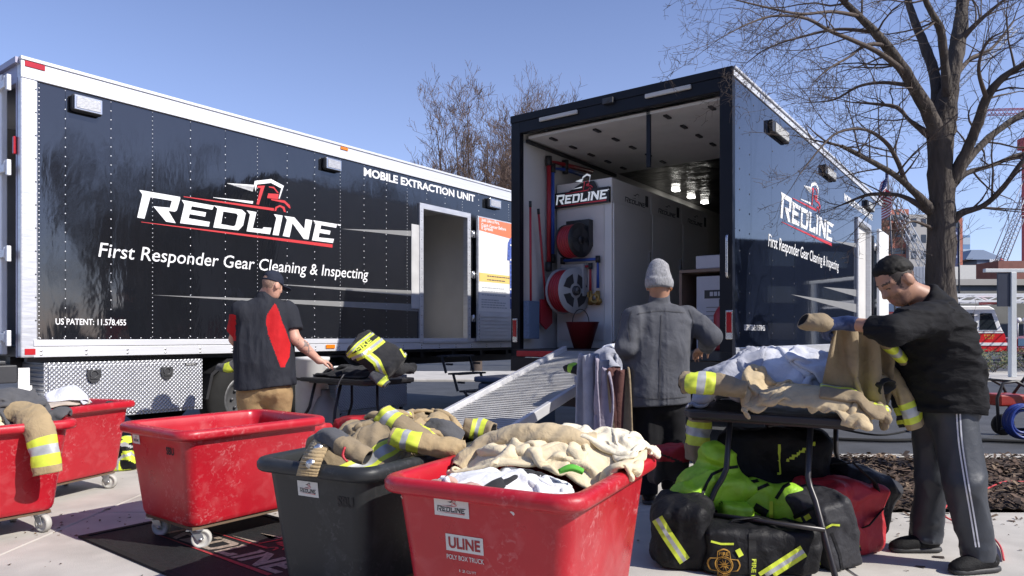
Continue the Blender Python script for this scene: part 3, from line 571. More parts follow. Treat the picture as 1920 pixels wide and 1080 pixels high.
# ================================================================ things inside the open trailer
def inT2(name, label, cat, x=0, y=0, z=0, group=None):
    o = thing(name, label, cat, T2.O + T2.a * x + T2.l * y + Vector((0, 0, z)), T2.ang, group); return o
def at_(mbx): return mbx
CAB = pm('cabinet_white', (.70, .68, .65), .28, var=.04, vs=2, spec=.6)
ca, cb0, cb1 = .76, 1.68, 2.47
cabs = []
for i, (x0, x1, lab) in enumerate(((ca, ca + 1.05, 'tall white equipment cabinet nearest the trailer opening with a lit wordmark sign'), (ca + 1.06, ca + 2.05, 'middle tall white cabinet inside the open trailer'), (ca + 2.06, ca + 3.08, 'tall white cabinet deepest inside the open trailer'))):
    o = inT2('equipment_cabinet', lab, 'cabinet', x0, 0, 0, 'white cabinets along the trailer wall')
    w = x1 - x0; MB().box((0, cb0 + .02, FL + .003), (w, cb1, 3.10)).build('body', CAB, o, bevel=.008)
    dr = MB().box((.02, cb0, FL + .08), (w - .02, cb0 + .018, 2.80)).build('door', CAB, o, bevel=.004)
    MB().box((w - .09, cb0 - .02, 2.0), (w - .07, cb0 - .001, 2.3)).build('handle', CHROME, dr)
    f = lambda x, z, off: (x, cb0 + .02 - off, z)
    d = MB(); d.box((.02, cb0 + .016, 2.81), (w - .02, cb0 + .019, 3.09)); logo(d, lambda x, z, off: (x, cb0 + .016 - off, z), (.22 if i else .32), 2.845, .58, 1, 1, keys=('white', 'lines'))
    d.box((w - .16, cb0 + .012, 2.88), (w - .08, cb0 + .0155, 3.02), 1); d.build('fascia', [CAB, DKG], o)
    cabs.append(o)
    if i == 0:
        fr = lambda y, z, off: (-off, 2.455 - y, z)
        pn = MB().box((-.012, cb0 + .12, FL + .1), (0, cb1 - .04, 2.78)).build('front_panel', pm('cabinet_panel', (.66, .62, .59), .4, var=.05), o)
        sg = MB(); sg.box((-.05, cb0 + .03, 2.80), (-.012, cb1 + .0, 2.985), 0)
        sf2 = lambda y, z, off: (-.05 - off, cb1 - y, z); logo(sg, sf2, .02, 2.815, .74, 1, 2, 1, .004, ('white', 'red'), h=.26)
        lay(sg, outl2d([[(.18, 2.985), (.36, 3.07), (.44, 3.085), (.55, 3.08), (.6, 2.985)]]), sf2, 0, -.02)
        logo(sg, sf2, .02, 2.815, .74, 1, 2, 1, .006, ('lines',), h=.30)
        sg.build('lit_sign', [BLK, pm('sign_letters', (.75, .8, .85), .4, var=0, emit=.35), pm('sign_red', (.5, .03, .05), .4, var=0, emit=.12)], o)
# pipes along the left wall and on the cabinet
PR, PBL, BR = pm('red_pipe', (.35, .02, .03), .35), pm('blue_pipe', (.03, .09, .4), .35), pm('brass', (.45, .3, .1), .35, .8)
def pipe(name, label, pts, r, mat):
    o = inT2(name, label, 'pipe'); MB().tube(pts, r, 8).build('run', mat, o)
    for p in pts[1:-1] + [pts[0]]: p = Vector(p); MB().cyl(p - Vector((0, 0, r * 2)), p + Vector((0, 0, r * 2)), r * 1.5, n=8).build('fitting', BLK, o)
    return o
def wl(px, py): v = T2.at(px, py, y=2.44); return (v.x, v.y, v.z)
pipe('red_pipe', 'red water pipe rising up the inner wall and turning along it', [wl(1029, 500), wl(1029, 302), wl(1060, 309), wl(1110, 322)], .028, PR)
pipe('blue_pipe', 'blue water pipe beside the red one on the inner wall', [wl(1036, 485), wl(1036, 316), wl(1060, 318), wl(1100, 330)], .026, PBL)
def cf(px, py, x=ca - .06): v = T2.at(px, py, x=x); return (v.x, v.y, v.z)
pipe('blue_pipe', 'blue pipe with an elbow above the brass valves', [cf(1055, 489), cf(1121, 486), cf(1121, 540)], .02, PBL)
pipe('red_pipe', 'red pipe with an elbow above the brass valves', [cf(1055, 504), cf(1107, 499), cf(1107, 550)], .018, PR)
o = inT2('brass_valve', 'brass valve cluster under the red and blue pipe elbows', 'valve'); m = MB()
for px in (1107, 1121): a = Vector(cf(px, 545)); b = Vector(cf(px, 572)); m.cyl(a, b, .025, .03, 10); m.obox(a + Vector((-.06, 0, -.05)), a + Vector((.02, 0, -.05)), .02, .06)
m.cyl(cf(1104, 568), cf(1127, 564), .03, n=10); m.torus(.05, .01, M=Matrix.Translation(Vector(cf(1121, 560)) + Vector((-.07, 0, 0))) @ Matrix.Rotation(math.pi / 2, 4, 'Y')); m.build('valve_body', BR, o)
def reel(name, label, px, py, r, disc, hose, group):
    c = Vector(cf(px, py, ca - .19)); o = inT2(name, label, 'hose reel', group=group); M_ = Matrix.Translation(c) @ Matrix.Rotation(math.radians(-14), 4, 'Z') @ Matrix.Rotation(math.pi / 2, 4, 'X')
    m = MB()
    for z in (-.11, .11): m.lathe([(0, z - .008), (r, z - .008), (r + .008, z), (r, z + .008), (0, z + .008)], 30, 0, M_)
    m.build('flange', disc, o); m = MB()
    for k in range(5): m.torus(r * .86, .026, 30, 8, 0, M_ @ Matrix.Translation((0, 0, -.08 + .04 * k)))
    m.build('hose', hose, o)
    m = MB(); m.cyl((0, 0, -.16), (0, 0, .15), .04, M=M_); m.box((.0, -.05, -.13), (.3, .05, -.12), M=Matrix.Translation(c)); m.box((-.04, -.16, -.06), (.2, .16, r + .06), M=Matrix.Translation(c + Vector((.12, 0, 0)))); m.build('bracket', disc, o)
    m = MB()
    for k in range(4):
        a0 = k * 1.571 + .3; m.prism([(r * q * math.cos(a0 + t), r * q * math.sin(a0 + t)) for q, t in ((.35, 0), (.35, .5), (.35, 1.0), (.75, 1.05), (.75, .5), (.75, -.05))], .118, .122, 0, M_)
    m.lathe([(0, .15), (r * .2, .15), (r * .22, .119)], 20, 0, M_); m.build('hub_cutout', DKG, o)
reel('hose_reel', 'black hose reel with red hose high on the cabinet end', 1076, 452, .20, pm('reel_black', (.018, .018, .02), .35), PR, 'hose reels on the cabinet end')
reel('hose_reel', 'large pale grey hose reel with red hose below the black one', 1066, 546, .27, pm('reel_grey', (.36, .37, .38), .45, var=.05), PR, 'hose reels on the cabinet end')
def handle_tool(name, label, px0, py0, px1, py1, head):
    a, b = Vector(wl(px0, py0)), Vector(wl(px1, py1)); a.y = b.y = 2.40; o = inT2(name, label, name.replace('_', ' '))
    MB().tube([a, b], .014, 8).build('handle', PR, o); MB().tube([a, a + (b - a) * .06], .017, 8).build('grip', BLK, o); head(o, b)
def broom(o, b): MB().box(b + Vector((-.11, -.05, -.42)), b + Vector((.11, .03, .02))).build('brush_head', pm('blue_grey_brush', (.10, .15, .24), .8, var=.2, vs=40, stretch=(6, 1, 1)), o, bevel=.01)
def shovel(o, b): MB().prism([(-.12, 0), (.12, 0), (.13, -.28), (0, -.36), (-.13, -.28)], -.015, .01, 0, Matrix.Translation(b) @ Matrix(((1, 0, 0, 0), (0, 0, 1, 0), (0, 1, 0, 0), (0, 0, 0, 1)))).build('blade', PR, o, bevel=.005)
handle_tool('broom', 'blue headed broom with a long red handle on the inner wall', 989, 378, 990, 568, broom)
handle_tool('shovel', 'red shovel with a long red handle beside the broom', 1004, 392, 1018, 562, shovel)
c = Vector(cf(1092, 640, ca - .28)); o = inT2('bucket', 'red cone shaped bucket under the hose reels', 'bucket'); M_ = Matrix.Translation((c.x, c.y, FL + .004))
MB().lathe([(0, 0), (.10, 0), (.19, .30), (.20, .31), (.185, .31), (.09, .02), (0, .02)], 24, 0, M_).build('pail', pm('red_bucket', (.11, .006, .008), .5), o); MB().tube([M_ @ Vector((.19 * math.cos(t), .02, .30 + .16 * math.sin(t))) for t in np.linspace(0, math.pi, 10)], .006, 6).build('bail', BLK, o)
MBX = pm('card_box_white', (.50, .50, .54), .6, var=.05); CARD = pm('shelf_wood', (.22, .15, .11), .6)
o = inT2('shelf', 'small open shelf by the right wall inside the trailer', 'shelf'); m = MB()
m.box((.62, .12, 1.905), (1.2, .80, 1.935)); m.box((.62, .77, FL), (1.2, .80, 1.90)); m.box((1.17, .12, FL), (1.2, .765, 1.90)); m.build('frame', CARD, o)
o = inT2('carton', 'tall white carton with a black label standing in the shelf', 'box'); m = MB().box((.66, .13, FL + .004), (1.12, .62, 1.86)); m.build('carton_body', MBX, o, bevel=.006)
m = MB(); lf = lambda y, z, off: (.66 - off, .58 - y, z); lay(m, outl2d([[(.05, 1.62), (.34, 1.62), (.34, 1.71), (.05, 1.71)]]), lf, 0, .003)
for k in range(9): lay(m, outl2d([[(.07, 1.52 - .045 * k), (.28 + .02 * (k % 3), 1.52 - .045 * k), (.28 + .02 * (k % 3), 1.53 - .045 * k), (.07, 1.53 - .045 * k)]]), lf, 1, .003)
for k in range(4): lay(m, outl2d([[(.11 + .045 * k, 1.645), (.145 + .045 * k, 1.645), (.145 + .045 * k, 1.69), (.11 + .045 * k, 1.69)]]), lf, 2, .005)
m.build('label', [BLK, GREYV, MBX], o)
o = inT2('carton', 'low white carton lying on top of the shelf', 'box'); MB().box((.64, .13, 1.939), (1.1, .62, 2.08)).build('carton_body', MBX, o, bevel=.008)
o = inT2('fire_extinguisher', 'red extinguisher standing behind the right opening post', 'extinguisher'); M_ = Matrix.Translation((.4, .25, FL + .004)); MB().lathe([(0, 0), (.075, 0), (.08, .02), (.08, .36), (.05, .42), (.025, .45), (0, .45)], 18, 0, M_).build('tank', PR, o); MB().box((-.02, -.02, .45), (.08, .02, .52), M=M_).build('valve', BLK, o)
# ramp
r0 = T2.at(1062, 655, x=-.06); ry = r0.y
ramp = thing('loading_ramp', 'grey metal loading ramp leading up to the open trailer', 'ramp', T2.O, T2.ang)
def rp(s, w, h=0): return Vector((-.10 - s, ry - w, 1.065 - .27 * s + h))
RS, RW = 2.85, .86
m = MB(); m.obox(rp(0, RW / 2, -.02), rp(RS, RW / 2, -.02), RW - .06, .03)
for k in range(68): m.obox(rp(.03 + .041 * k, .04, .0), rp(.03 + .041 * k, RW - .04, .0), .014, .0012, 0, (0, 0, 1))
m.build('deck', pm('ramp_deck', (.50, .49, .47), .6, .1, var=.12, vs=7, dirt=.4, dcol=(.3, .29, .28)), ramp)
for w in (.0, RW): MB().obox(rp(-.02, w, .0), rp(RS, w, .0), .045, .085).build('side_rail', pm('ramp_rail', (.66, .66, .68), .42, .35, var=.1), ramp, bevel=.006)
q0, q1 = rp(RS, RW / 2, -.02), rp(RS + .36, RW / 2); q1.z = .012; MB().obox(q0, q1, RW, .02).build('foot_plate', ALU, ramp)
for w in (.06, RW - .06): a = rp(RS - .05, w, -.04); MB().cyl(a, (a.x, a.y, .004), .02).build('leg', ALU, ramp)
# blue tote under the rear of the open trailer
q = W(962, 712, 8.35); o = thing('storage_tote', 'blue plastic tote on the ground under the rear of the open trailer', 'tote', (q.x, q.y, -.01), T2.ang)
BT = pm('blue_tote', (.045, .085, .17), .35, var=.1); MB().box((-.25, -.42, 0), (.3, .35, .68)).build('tub', BT, o, bevel=.04); MB().box((-.28, -.45, .685), (.33, .38, .75)).build('lid', BT, o, bevel=.02)
# ================================================================ poly box trucks (the laundry carts)
REDP = pm('red_polyethylene', (.43, .011, .022), .36, scuff=.75, scol=(.62, .30, .30), var=.12, vs=2.5, bump=.12, bs=130, bdist=.003, spec=.5, dirt=.16, dcol=(.62, .2, .2), ds=11, rvar=.12)
GRYP = pm('charcoal_polyethylene', (.024, .026, .028), .45, spec=.3, scuff=.5, scol=(.14, .14, .15), var=.12, vs=2.5, bump=.12, bs=130, bdist=.003, dirt=.25, dcol=(.1, .105, .115), ds=6)
CASTW = pm('caster_tyre', (.42, .41, .38), .6, var=.15); ZINC = pm('zinc_fork', (.45, .46, .48), .35, .7, var=.1)
STK = pm('sticker_white', (.62, .61, .58), .5, var=.05); INK = pm('sticker_ink', (.05, .05, .05), .6); INKR = pm('sticker_red', (.5, .04, .05), .5)
TZ = .70
def rrect(hw, hl, r, n=6):
    o = []
    for cx, cy, a0 in ((hw - r, hl - r, 0), (-hw + r, hl - r, 90), (-hw + r, -hl + r, 180), (hw - r, -hl + r, 270)):
        for k in range(n + 1): a = math.radians(a0 + 90 * k / n); o.append((cx + r * math.cos(a), cy + r * math.sin(a)))
    return o
def loft(rings, mats_i=0):
    m = MB(); n = len(rings[0]); vs = [p for q in rings for p in q]
    fs = [(i * n + j, i * n + (j + 1) % n, (i + 1) * n + (j + 1) % n, (i + 1) * n + j) for i in range(len(rings) - 1) for j in range(n)]
    fs += [tuple(reversed(range(n)))] + [tuple(range((len(rings) - 1) * n, len(rings) * n))]
    return m.add(vs, fs, mats_i, True)
def cart(corner, u, v, w, l, mat, label, group, sticker=None, uline=False, stamp=None, tz=TZ):
    """corner = rim corner nearest the camera on the -u,-v side"""
    u = Vector((*u, 0)).normalized(); v = Vector((-u.y, u.x, 0)); c = Vector((*corner, 0)) + u * w / 2 + v * l / 2
    t = thing('laundry_cart', label, 'cart', c, math.atan2(u.y, u.x), group); hw, hl = w / 2, l / 2; t['hw'] = hw; t['hl'] = hl
    R = lambda i, z, r: [(x, y, z) for x, y in rrect(hw - i, hl - i, r)]
    rings = [R(.135, .135, .05), R(.115, .142, .06), R(.105, .17, .06), R(.052, tz - .075, .07), R(.048, tz - .062, .07), R(.012, tz - .058, .09), R(.0, tz - .045, .1), R(.0, tz - .02, .1), R(.008, tz - .005, .1), R(.025, tz, .09), R(.05, tz - .003, .08), R(.06, tz - .016, .075), R(.064, tz - .06, .07), R(.125, .19, .05), R(.14, .17, .05)]
    tub = loft(rings).build('tub', mat, t)
    b = tub.modifiers.new('bevel', 'BEVEL'); b.width = .004; b.segments = 1; b.limit_method = 'ANGLE'; b.angle_limit = math.radians(40)
    inset = lambda z: .105 - .053 * (z - .17) / (tz - .075 - .17)
    ef = lambda x, z, off: (x, -hl + inset(z) - off, z)
    if sticker:
        x, z, sw, sh = sticker; m = MB(); lay(m, ([(x, z), (x + sw, z), (x + sw, z + sh), (x, z + sh)], [(0, 1, 2, 3)]), ef, 0, .002)
        logo(m, ef, x + .012, z + .012, sw - .024, 1, 2, off=.003, h=sh - .024); m.build('sticker', [STK, INK, INKR], t)
    if uline:
        m = MB(); x, z = -.135, .445; wd_, h_ = .155, .062
        lay(m, ([(x, z), (x + wd_, z), (x + wd_, z + h_), (x, z + h_)], [(0, 1, 2, 3)]), ef, 0, .0015)
        lay(m, fit(text2d('ULINE', .03), x + .012, z + .010, wd_ - .024, h_ - .020), ef, 1, .003)
        lay(m, fit(text2d('POLY BOX TRUCK', .012), x, z - .032, wd_, .018), ef, 0, .002)
        for k, (a, b_) in enumerate(((.05, .075), (.08, .12))): lay(m, fit(text2d(('12', 'CU FT')[k]), x + a, z - .075, b_ - a, .01), ef, 0, .002)
        m.build('printed_mark', [STK, pm('red_knockout', (.30, .015, .02), .5)], t)
    if stamp:
        m = MB(); lay(m, fit(text2d(stamp[0], .035), stamp[1], stamp[2], .085, .045), ef, 0, .002); m.build('stamped_mark', pm('dark_stamp', (.015, .012, .012), .7), t)
    m = MB(); m.box((-hw + .13, -hl + .13, .118), (hw - .13, hl - .13, .1345)); m.build('base_board', pm('plywood', (.12, .08, .05), .8, var=.2), t)
    for k, (sx, sy, a) in enumerate(((-1, -1, .5), (1, -1, .9), (1, 1, .3), (-1, 1, -.4))):
        M_ = Matrix.Translation((sx * (hw - .175), sy * (hl - .175), 0)) @ Matrix.Rotation(a, 4, 'Z')
        f = MB(); f.box((-.045, -.045, .112), (.045, .045, .1175), M=M_)
        for y in (-.026, .023): f.add([(-.03, y, .112), (.03, y, .112), (.048, y, .06), (.028, y, .045), (.012, y, .05), (-.03, y, .112 - .001), (-.03, y + .003, .112), (.03, y + .003, .112), (.048, y + .003, .06), (.028, y + .003, .045), (.012, y + .003, .05)], [(0, 4, 3, 2, 1), (6, 7, 8, 9, 10), (0, 6, 10, 4), (4, 10, 9, 3), (3, 9, 8, 2), (2, 8, 7, 1)], 0, False, M_)
        f.cyl((0, 0, .1), (0, 0, .117), .03, M=M_); f.cyl((.03, -.03, .056), (.03, .03, .056), .009, n=8, M=M_); fk = f.build('caster', ZINC, t)
        q = M_ @ Matrix.Translation((.03, 0, .056)) @ Matrix.Rotation(math.pi / 2, 4, 'X')
        wm = MB(); wm.lathe([(0, -.018), (.042, -.018), (.05, -.02), (.056, -.013), (.056, .013), (.05, .02), (.042, .018), (.036, .012), (.014, .012), (.012, .02), (0, .02)], 26, [0] * 26 * 6 + [1] * 26 * 4, q); wm.build('wheel', [CASTW, pm('caster_hub', (.5, .49, .46), .5)], fk)
    return t, c, u, v
CG = 'red rolling laundry carts'
C0 = cart((-2.70 - .8 * .78 - .6 * 1.05, 4.42 + .6 * .78 - .8 * 1.05), (.8, -.6), None, .78, 1.05, REDP, 'red cart at the left edge with a tan trouser leg over its rim', CG)
C1 = cart((-3.04 - .96 * .78 - .27 * .95, 5.75 + .27 * .78 - .96 * .95), (.96, -.27), None, .78, .95, REDP, 'red cart in front of the silver tool box, filled with grey and white cloths', CG)
C2 = cart((-2.42, 4.27), (.8, -.6), None, .80, 1.0, REDP, 'empty red cart standing on the black floor mat', CG, sticker=(-.27, .575, .085, .055), stamp=('SBU', .12, .545))
C3 = cart((-.515, 2.61), (.89, -.456), None, .82, .98, REDP, 'red cart closest to the camera, heaped with cream coats', CG, sticker=(-.175, .572, .145, .068), uline=True)
C4 = cart((-1.15, 3.045), (.883, -.47), None, .66, 1.02, GRYP, 'charcoal grey cart heaped with tan turnout gear', 'charcoal carts', sticker=(-.085, .545, .115, .065), stamp=('SBU', .13, .52), tz=.695)
# ---------------------------------------------------------------- floor mat with the wordmark
MATB = pm('rubber_mat', (.015, .015, .016), .75, spec=.3, var=.3, vs=40, bump=.8, bs=110, bdist=.004)
mu = Vector((.79, -.613, 0)); mt = thing('floor_mat', 'black rubber mat with a wordmark under the empty red cart', 'mat', (-2.62, 4.24, 0), math.atan2(mu.y, mu.x))
m = MB(); m.box((0, 0, .001), (1.95, 1.0, .009)); m.build('mat_body', MATB, mt, bevel=.003)
m = MB()
for a, b in (((0, 0), (1.95, .04)), ((0, .96), (1.95, 1.0)), ((0, .04), (.04, .96)), ((1.91, .04), (1.95, .96))): m.box((*a, .0095), (*b, .016))
m.build('mat_edge', RUB, mt, bevel=.003)
m = MB(); mf = lambda x, z, off: (x, z, .0095 + off); logo(m, mf, .33, .30, 1.25, 0, 1, off=.0015, h=.44); m.build('mat_print', [pm('mat_tan', (.30, .24, .19), .8, var=.35, vs=60), pm('mat_red', (.35, .03, .035), .8, var=.35, vs=60)], mt)
# ---------------------------------------------------------------- folding tables
TBLK = pm('table_top_plastic', (.026, .025, .027), .42, spec=.35, var=.15, bump=.15, bs=150, bdist=.002, rvar=.08)
TLEG = pm('table_leg_paint', (.03, .027, .028), .35, .2, var=.15)
def table(C, u, w, l, z, label, s0=.08, s1=.95):
    u = Vector((*u, 0)).normalized(); v = Vector((-u.y, u.x, 0))
    t = thing('folding_table', label, 'table', Vector((*C, 0)), math.atan2(u.y, u.x), 'folding tables')   # origin: right near corner; x along u (to the left is -x)
    k = .055; poly = [(-w + k, 0), (-k, 0), (0, k), (0, l - k), (-k, l), (-w + k, l), (-w, l - k), (-w, k)]
    m = MB(); m.prism(poly, z - .045, z); m.build('table_top', TBLK, t, bevel=.012, seg=3)
    m = MB(); m.prism([(-w + .05, .05), (-.05, .05), (-.05, l - .05), (-w + .05, l - .05)], z - .06, z - .046); m.build('apron', TLEG, t)
    for s_ in (s0, s1):
        for sg in (-1, 1):
            x = -w / 2; ln = -.25 if s_ < .3 else 0.0; MB().tube([(x + sg * .21, s_, z - .05), (x + sg * .21, s_ + ln * .3, z - .31), (x + sg * .225, s_ + ln * .38, z - .36), (x + sg * .255, s_ + ln * .5, z - .42), (x + sg * .365, s_ + ln, .05), (x + sg * .375, s_ + ln, 0.003)], .0155, 10).build('leg', TLEG, t)
        MB().tube([(-w / 2 - .31, s_ + ln * .75, .255), (-w / 2 + .31, s_ + ln * .75, .255)], .013, 8).build('crossbar', TLEG, t)
    MB().tube([(-w / 2, s0, z - .07), (-w / 2 + .0, s0 + .3, z - .09)], .008, 6).build('brace', TLEG, t)
    return t, Vector((*C, 0)), u, v
TR = table((1.75, 3.5), (.84, -.54), .94, 1.15, .80, 'dark folding table at the right piled with grey and tan turnout coats')
TL = table((-1.42, 6.9), (.8, -.6), 1.45, .70, .78, 'dark folding table beside the black trailer with a folded striped coat on it', .1, .6)
# third low folded table / bench behind the ramp with clothes hanging
TM = table((1.05, 5.55), (.8, -.6), .62, 1.05, .84, 'dark folding table behind the man in the beanie, draped with grey coats', .12, .9)

# ================================================================ bags
BKN = pm('black_nylon', (.007, .007, .0085), .6, spec=.25, var=.25, vs=9, bump=.4, bs=17, bdist=.03, distort=.8); GKN = pm('charcoal_nylon', (.026, .026, .03), .6, spec=.3, var=.2, vs=9, bump=.4, bs=17, bdist=.03, distort=.8)
LIME = pm('lime_nylon', (.30, .56, .03), .5, var=.15, vs=7, bump=.45, bs=11, bdist=.035, distort=.8); YEL = pm('hi_vis_yellow', (.58, .68, .05), .5, var=.08, vs=9)
SILV = pm('reflective_silver', (.42, .43, .43), .4, .2, var=.15, vs=20); RNY = pm('red_nylon', (.42, .02, .03), .55, var=.15, vs=7, bump=.4, bs=13, bdist=.03, distort=.8)
def pxy(V): V = np.asarray(V); return CX + V[:, 0] / V[:, 1] * FPX, HY - (V[:, 2] - EYE) / V[:, 1] * FPX
def rot(deg_z=0, deg_x=0, deg_y=0):
    return np.array((Matrix.Rotation(math.radians(deg_z), 3, 'Z') @ Matrix.Rotation(math.radians(deg_x), 3, 'X') @ Matrix.Rotation(math.radians(deg_y), 3, 'Y')), np.float32)
def sdbag(name, label, f, lo, hi, mats, paint=None, h=.011, cat='bag', group='gear bags under the table', sm=1):
    f0 = f; V, F = snet(lambda P: smax(f0(P), .004 - P[:, 2], .015), lo, hi, h); V = smooth_np(V, F, sm, .5); C = fcent(V, F)
    o0 = Vector((float(V[:, 0].mean()), float(V[:, 1].mean()), max(0, float(V[:, 2].min()))))
    t = thing(name, label, cat, o0, 0, group)
    npmesh('bag_body', V - np.array(o0), F, mats, t, paint(C) if paint else None); return t, o0
def conform(f, vf, fr, o0, mats, name, par, mi=0, off=.003, push=None):
    """lay a flat figure over a bag: each point slides along the sight normal until it meets the fabric"""
    vs, fs = vf; out = []
    for x, y in vs:
        p, d = fr(x, y); p = np.array(p, np.float32)
        for _ in range(40):
            s = float(f(p[None])[0])
            if abs(s) < .0008: break
            p = p + np.array(d, np.float32) * s * .8
        out.append(Vector(p - np.array(d, np.float32) * off) - o0)
    m = MB(); m.add(out, fs, mi); return m.build(name, mats, par)
def crease(P, s, seed):      # sharp fold lines like stiff cloth
    Q = P * s + .7 * np.stack([vnoise(P * s * .6, seed + 11), vnoise(P * s * .6, seed + 12), vnoise(P * s * .6, seed + 13)], -1)
    return np.abs(vnoise(Q, seed)) ** .8
def boxbag(c, hs, rd, R, seed, amp=.02, fr=7, sag=0):
    def f(P):
        Q = P + (amp * 1.0) * np.stack([vnoise(P * fr, seed), vnoise(P * fr, seed + 5), vnoise(P * fr, seed + 9)], -1)
        d = rbox_(Q, c, hs, rd * .7, R)
        return d + .030 * (crease(P, 5.5, seed + 2) - .4) + .012 * (crease(P, 14, seed + 3) - .4)
    return f
def sstrip(f, pts, w0, mats, name, par, o0, cols=(0,), d0=3.0, off=.003, n=24):
    P = np.array(pts, float); L_ = np.linspace(0, len(P) - 1, n); P = np.stack([np.interp(L_, np.arange(len(P)), P[:, i]) for i in (0, 1)], 1); m = MB(); out = []; k = len(cols)
    T = np.gradient(P, axis=0); T /= np.maximum(np.hypot(T[:, 0], T[:, 1]), 1e-6)[:, None]; N = np.stack([-T[:, 1], T[:, 0]], 1)
    for i in range(n):
        for j in range(k + 1):
            q = P[i] + N[i] * w0 * (j / k * 2 - 1); a = W(q[0], q[1], d0); dv = (a - Vector((0, 0, EYE))).normalized(); x = np.array(a, np.float32); dn = np.array(dv, np.float32); ok = False
            for _ in range(90):
                s = float(f(x[None])[0])
                if s < .001: ok = True; break
                x = x + dn * max(.0008, s * .6)
            out.append(Vector(x - dn * off) - o0 if ok else None)
    for i in range(n - 1):
        for j in range(k):
            q = [out[a * (k + 1) + b] for a, b in ((i, j), (i, j + 1), (i + 1, j + 1), (i + 1, j))]
            if None in q or max((q[a] - q[(a + 1) % 4]).length for a in range(4)) > .12: continue
            m.add(q, [(0, 1, 2, 3)], cols[j], True)
    return m.build(name, mats, par) if m.f else None
def stripe(C, p, q, w):       # which faces lie within w pixels of the line p-q in the reference view; returns signed distance and position along
    x, y = pxy(C); p = np.array(p, float); q = np.array(q, float); d = q - p; L_ = np.hypot(*d); d /= L_
    return (x - p[0]) * -d[1] + (y - p[1]) * d[0], ((x - p[0]) * d[0] + (y - p[1]) * d[1]) / L_
def trim(mi, C, p, q, w=9, y=2, s=3, front=None):
    dd, t = stripe(C, p, q, w); k = (np.abs(dd) < w) & (t > -.03) & (t < 1.03)
    if front is not None: k &= front
    mi[k] = y; mi[k & (np.abs(dd) < w * .34)] = s; return mi
# left black duffel, standing
c = W(1282, 945, 3.80); c.z = .175; f = boxbag(c, (.155, .18, .18), .11, rot(-20, 4, 0), 3)
t_, o0 = sdbag('duffel_bag', 'tall black duffel with a slanting yellow and silver stripe, left end of the bag pile', f, c - Vector((.4, .4, .34)), c + Vector((.4, .4, .42)), [BKN])
sstrip(f, [(1232, 972), (1250, 1002), (1284, 1052)], 11, [YEL, SILV], 'reflective_stripe', t_, o0, (0, 1, 0))
# lime bag, soft and slumped
def f_l1(P):
    Q = P + .016 * np.stack([vnoise(P * 8, 1), vnoise(P * 8, 2), vnoise(P * 8, 3)], -1)
    a = ell_(Q, W(1325, 918, 4.02), (.155, .15, .15), rot(20, 0, 10)); b = ell_(Q, W(1345, 868, 4.04), (.10, .09, .13), rot(0, 0, -25)); d = ell_(Q, W(1376, 915, 3.98), (.115, .10, .085)); e = ell_(Q, W(1290, 940, 3.90), (.115, .1, .10), rot(0, 0, 20))
    return smin(smin(smin(a, b, .03), d, .04), e, .04) + .045 * (crease(P, 6, 6) - .4) + .012 * (crease(P, 16, 7) - .4)
def p_l1(C):
    mi = np.zeros(len(C), int); 
    for p, q in (((1268, 960), (1312, 945)), ((1318, 925), (1336, 888)), ((1334, 890), (1380, 876)), ((1286, 987), (1345, 962))):
        dd, t = stripe(C, p, q, 4); mi[(np.abs(dd) < 2.6) & (t > -.05) & (t < 1.05)] = 1
    return mi
t_, o0 = sdbag('gear_bag', 'slumped lime green bag with black piping on top of the black duffel', f_l1, W(1322, 915, 3.98) - Vector((.32, .35, .3)), W(1322, 915, 3.98) + Vector((.36, .35, .3)), [LIME], None, .009)
for pts in ([(1262, 962), (1290, 955), (1314, 944)], [(1316, 930), (1326, 905), (1336, 888)], [(1336, 889), (1360, 878), (1384, 875)], [(1280, 986), (1310, 975), (1345, 958)]): sstrip(f_l1, pts, 2.8, [BKN], 'piping', t_, o0, off=.004)
c2 = W(1462, 945, 4.05); f = lambda P: smin(boxbag(c2, (.17, .2, .10), .07, rot(-32, -14, 10), 21, .022)(P), ell_(P, W(1480, 942, 3.88), (.08, .08, .11)), .05)
t_, o0 = sdbag('gear_bag', 'bright lime bag with a rounded pocket in the middle of the pile', f, c2 - Vector((.4, .42, .28)), c2 + Vector((.42, .42, .28)), [LIME], None, .01)
for pts in ([(1388, 908), (1425, 900), (1465, 890)], [(1455, 935), (1470, 912), (1490, 902)], [(1490, 902), (1515, 925), (1540, 955)], [(1395, 926), (1420, 917), (1447, 905)]): sstrip(f, pts, 3.2, [BKN], 'piping', t_, o0, off=.004)
sstrip(f, [(1430, 950), (1415, 975), (1408, 1000)], 14, [BKN], 'dark_gusset', t_, o0)
sstrip(f, [(1446, 940), (1446, 985)], 3.5, [YEL], 'trim', t_, o0, off=.006)
c3 = W(1375, 962, 3.92); f = boxbag(c3, (.09, .09, .075), .05, rot(10, 10, 0), 33, .02)
t_, o0 = sdbag('gear_bag', 'small lime pouch with a dark round crest under the slumped lime bag', f, c3 - Vector((.2, .2, .2)), c3 + Vector((.2, .2, .2)), [LIME, BKN], None, .008)
def star(n, r0, r1, cx=0, cy=0, a0=0): return [(cx + (r0 if k % 2 == 0 else r1) * math.cos(a0 + math.pi * k / n), cy + (r0 if k % 2 == 0 else r1) * math.sin(a0 + math.pi * k / n)) for k in range(2 * n)]
def ring(r0, r1, cx=0, cy=0, n=28): return [[(cx + r * math.cos(2 * math.pi * k / n), cy + r * math.sin(2 * math.pi * k / n)) for k in range(n)] for r in (r1, r0)]
fr3 = lambda x, y: (W(1382 + x, 968 - y, 3.5), Vector((0, 1, 0)))
conform(f, outl2d(ring(13, 16) + [star(12, 12, 4)]), fr3, o0, [BKN], 'crest', t_)
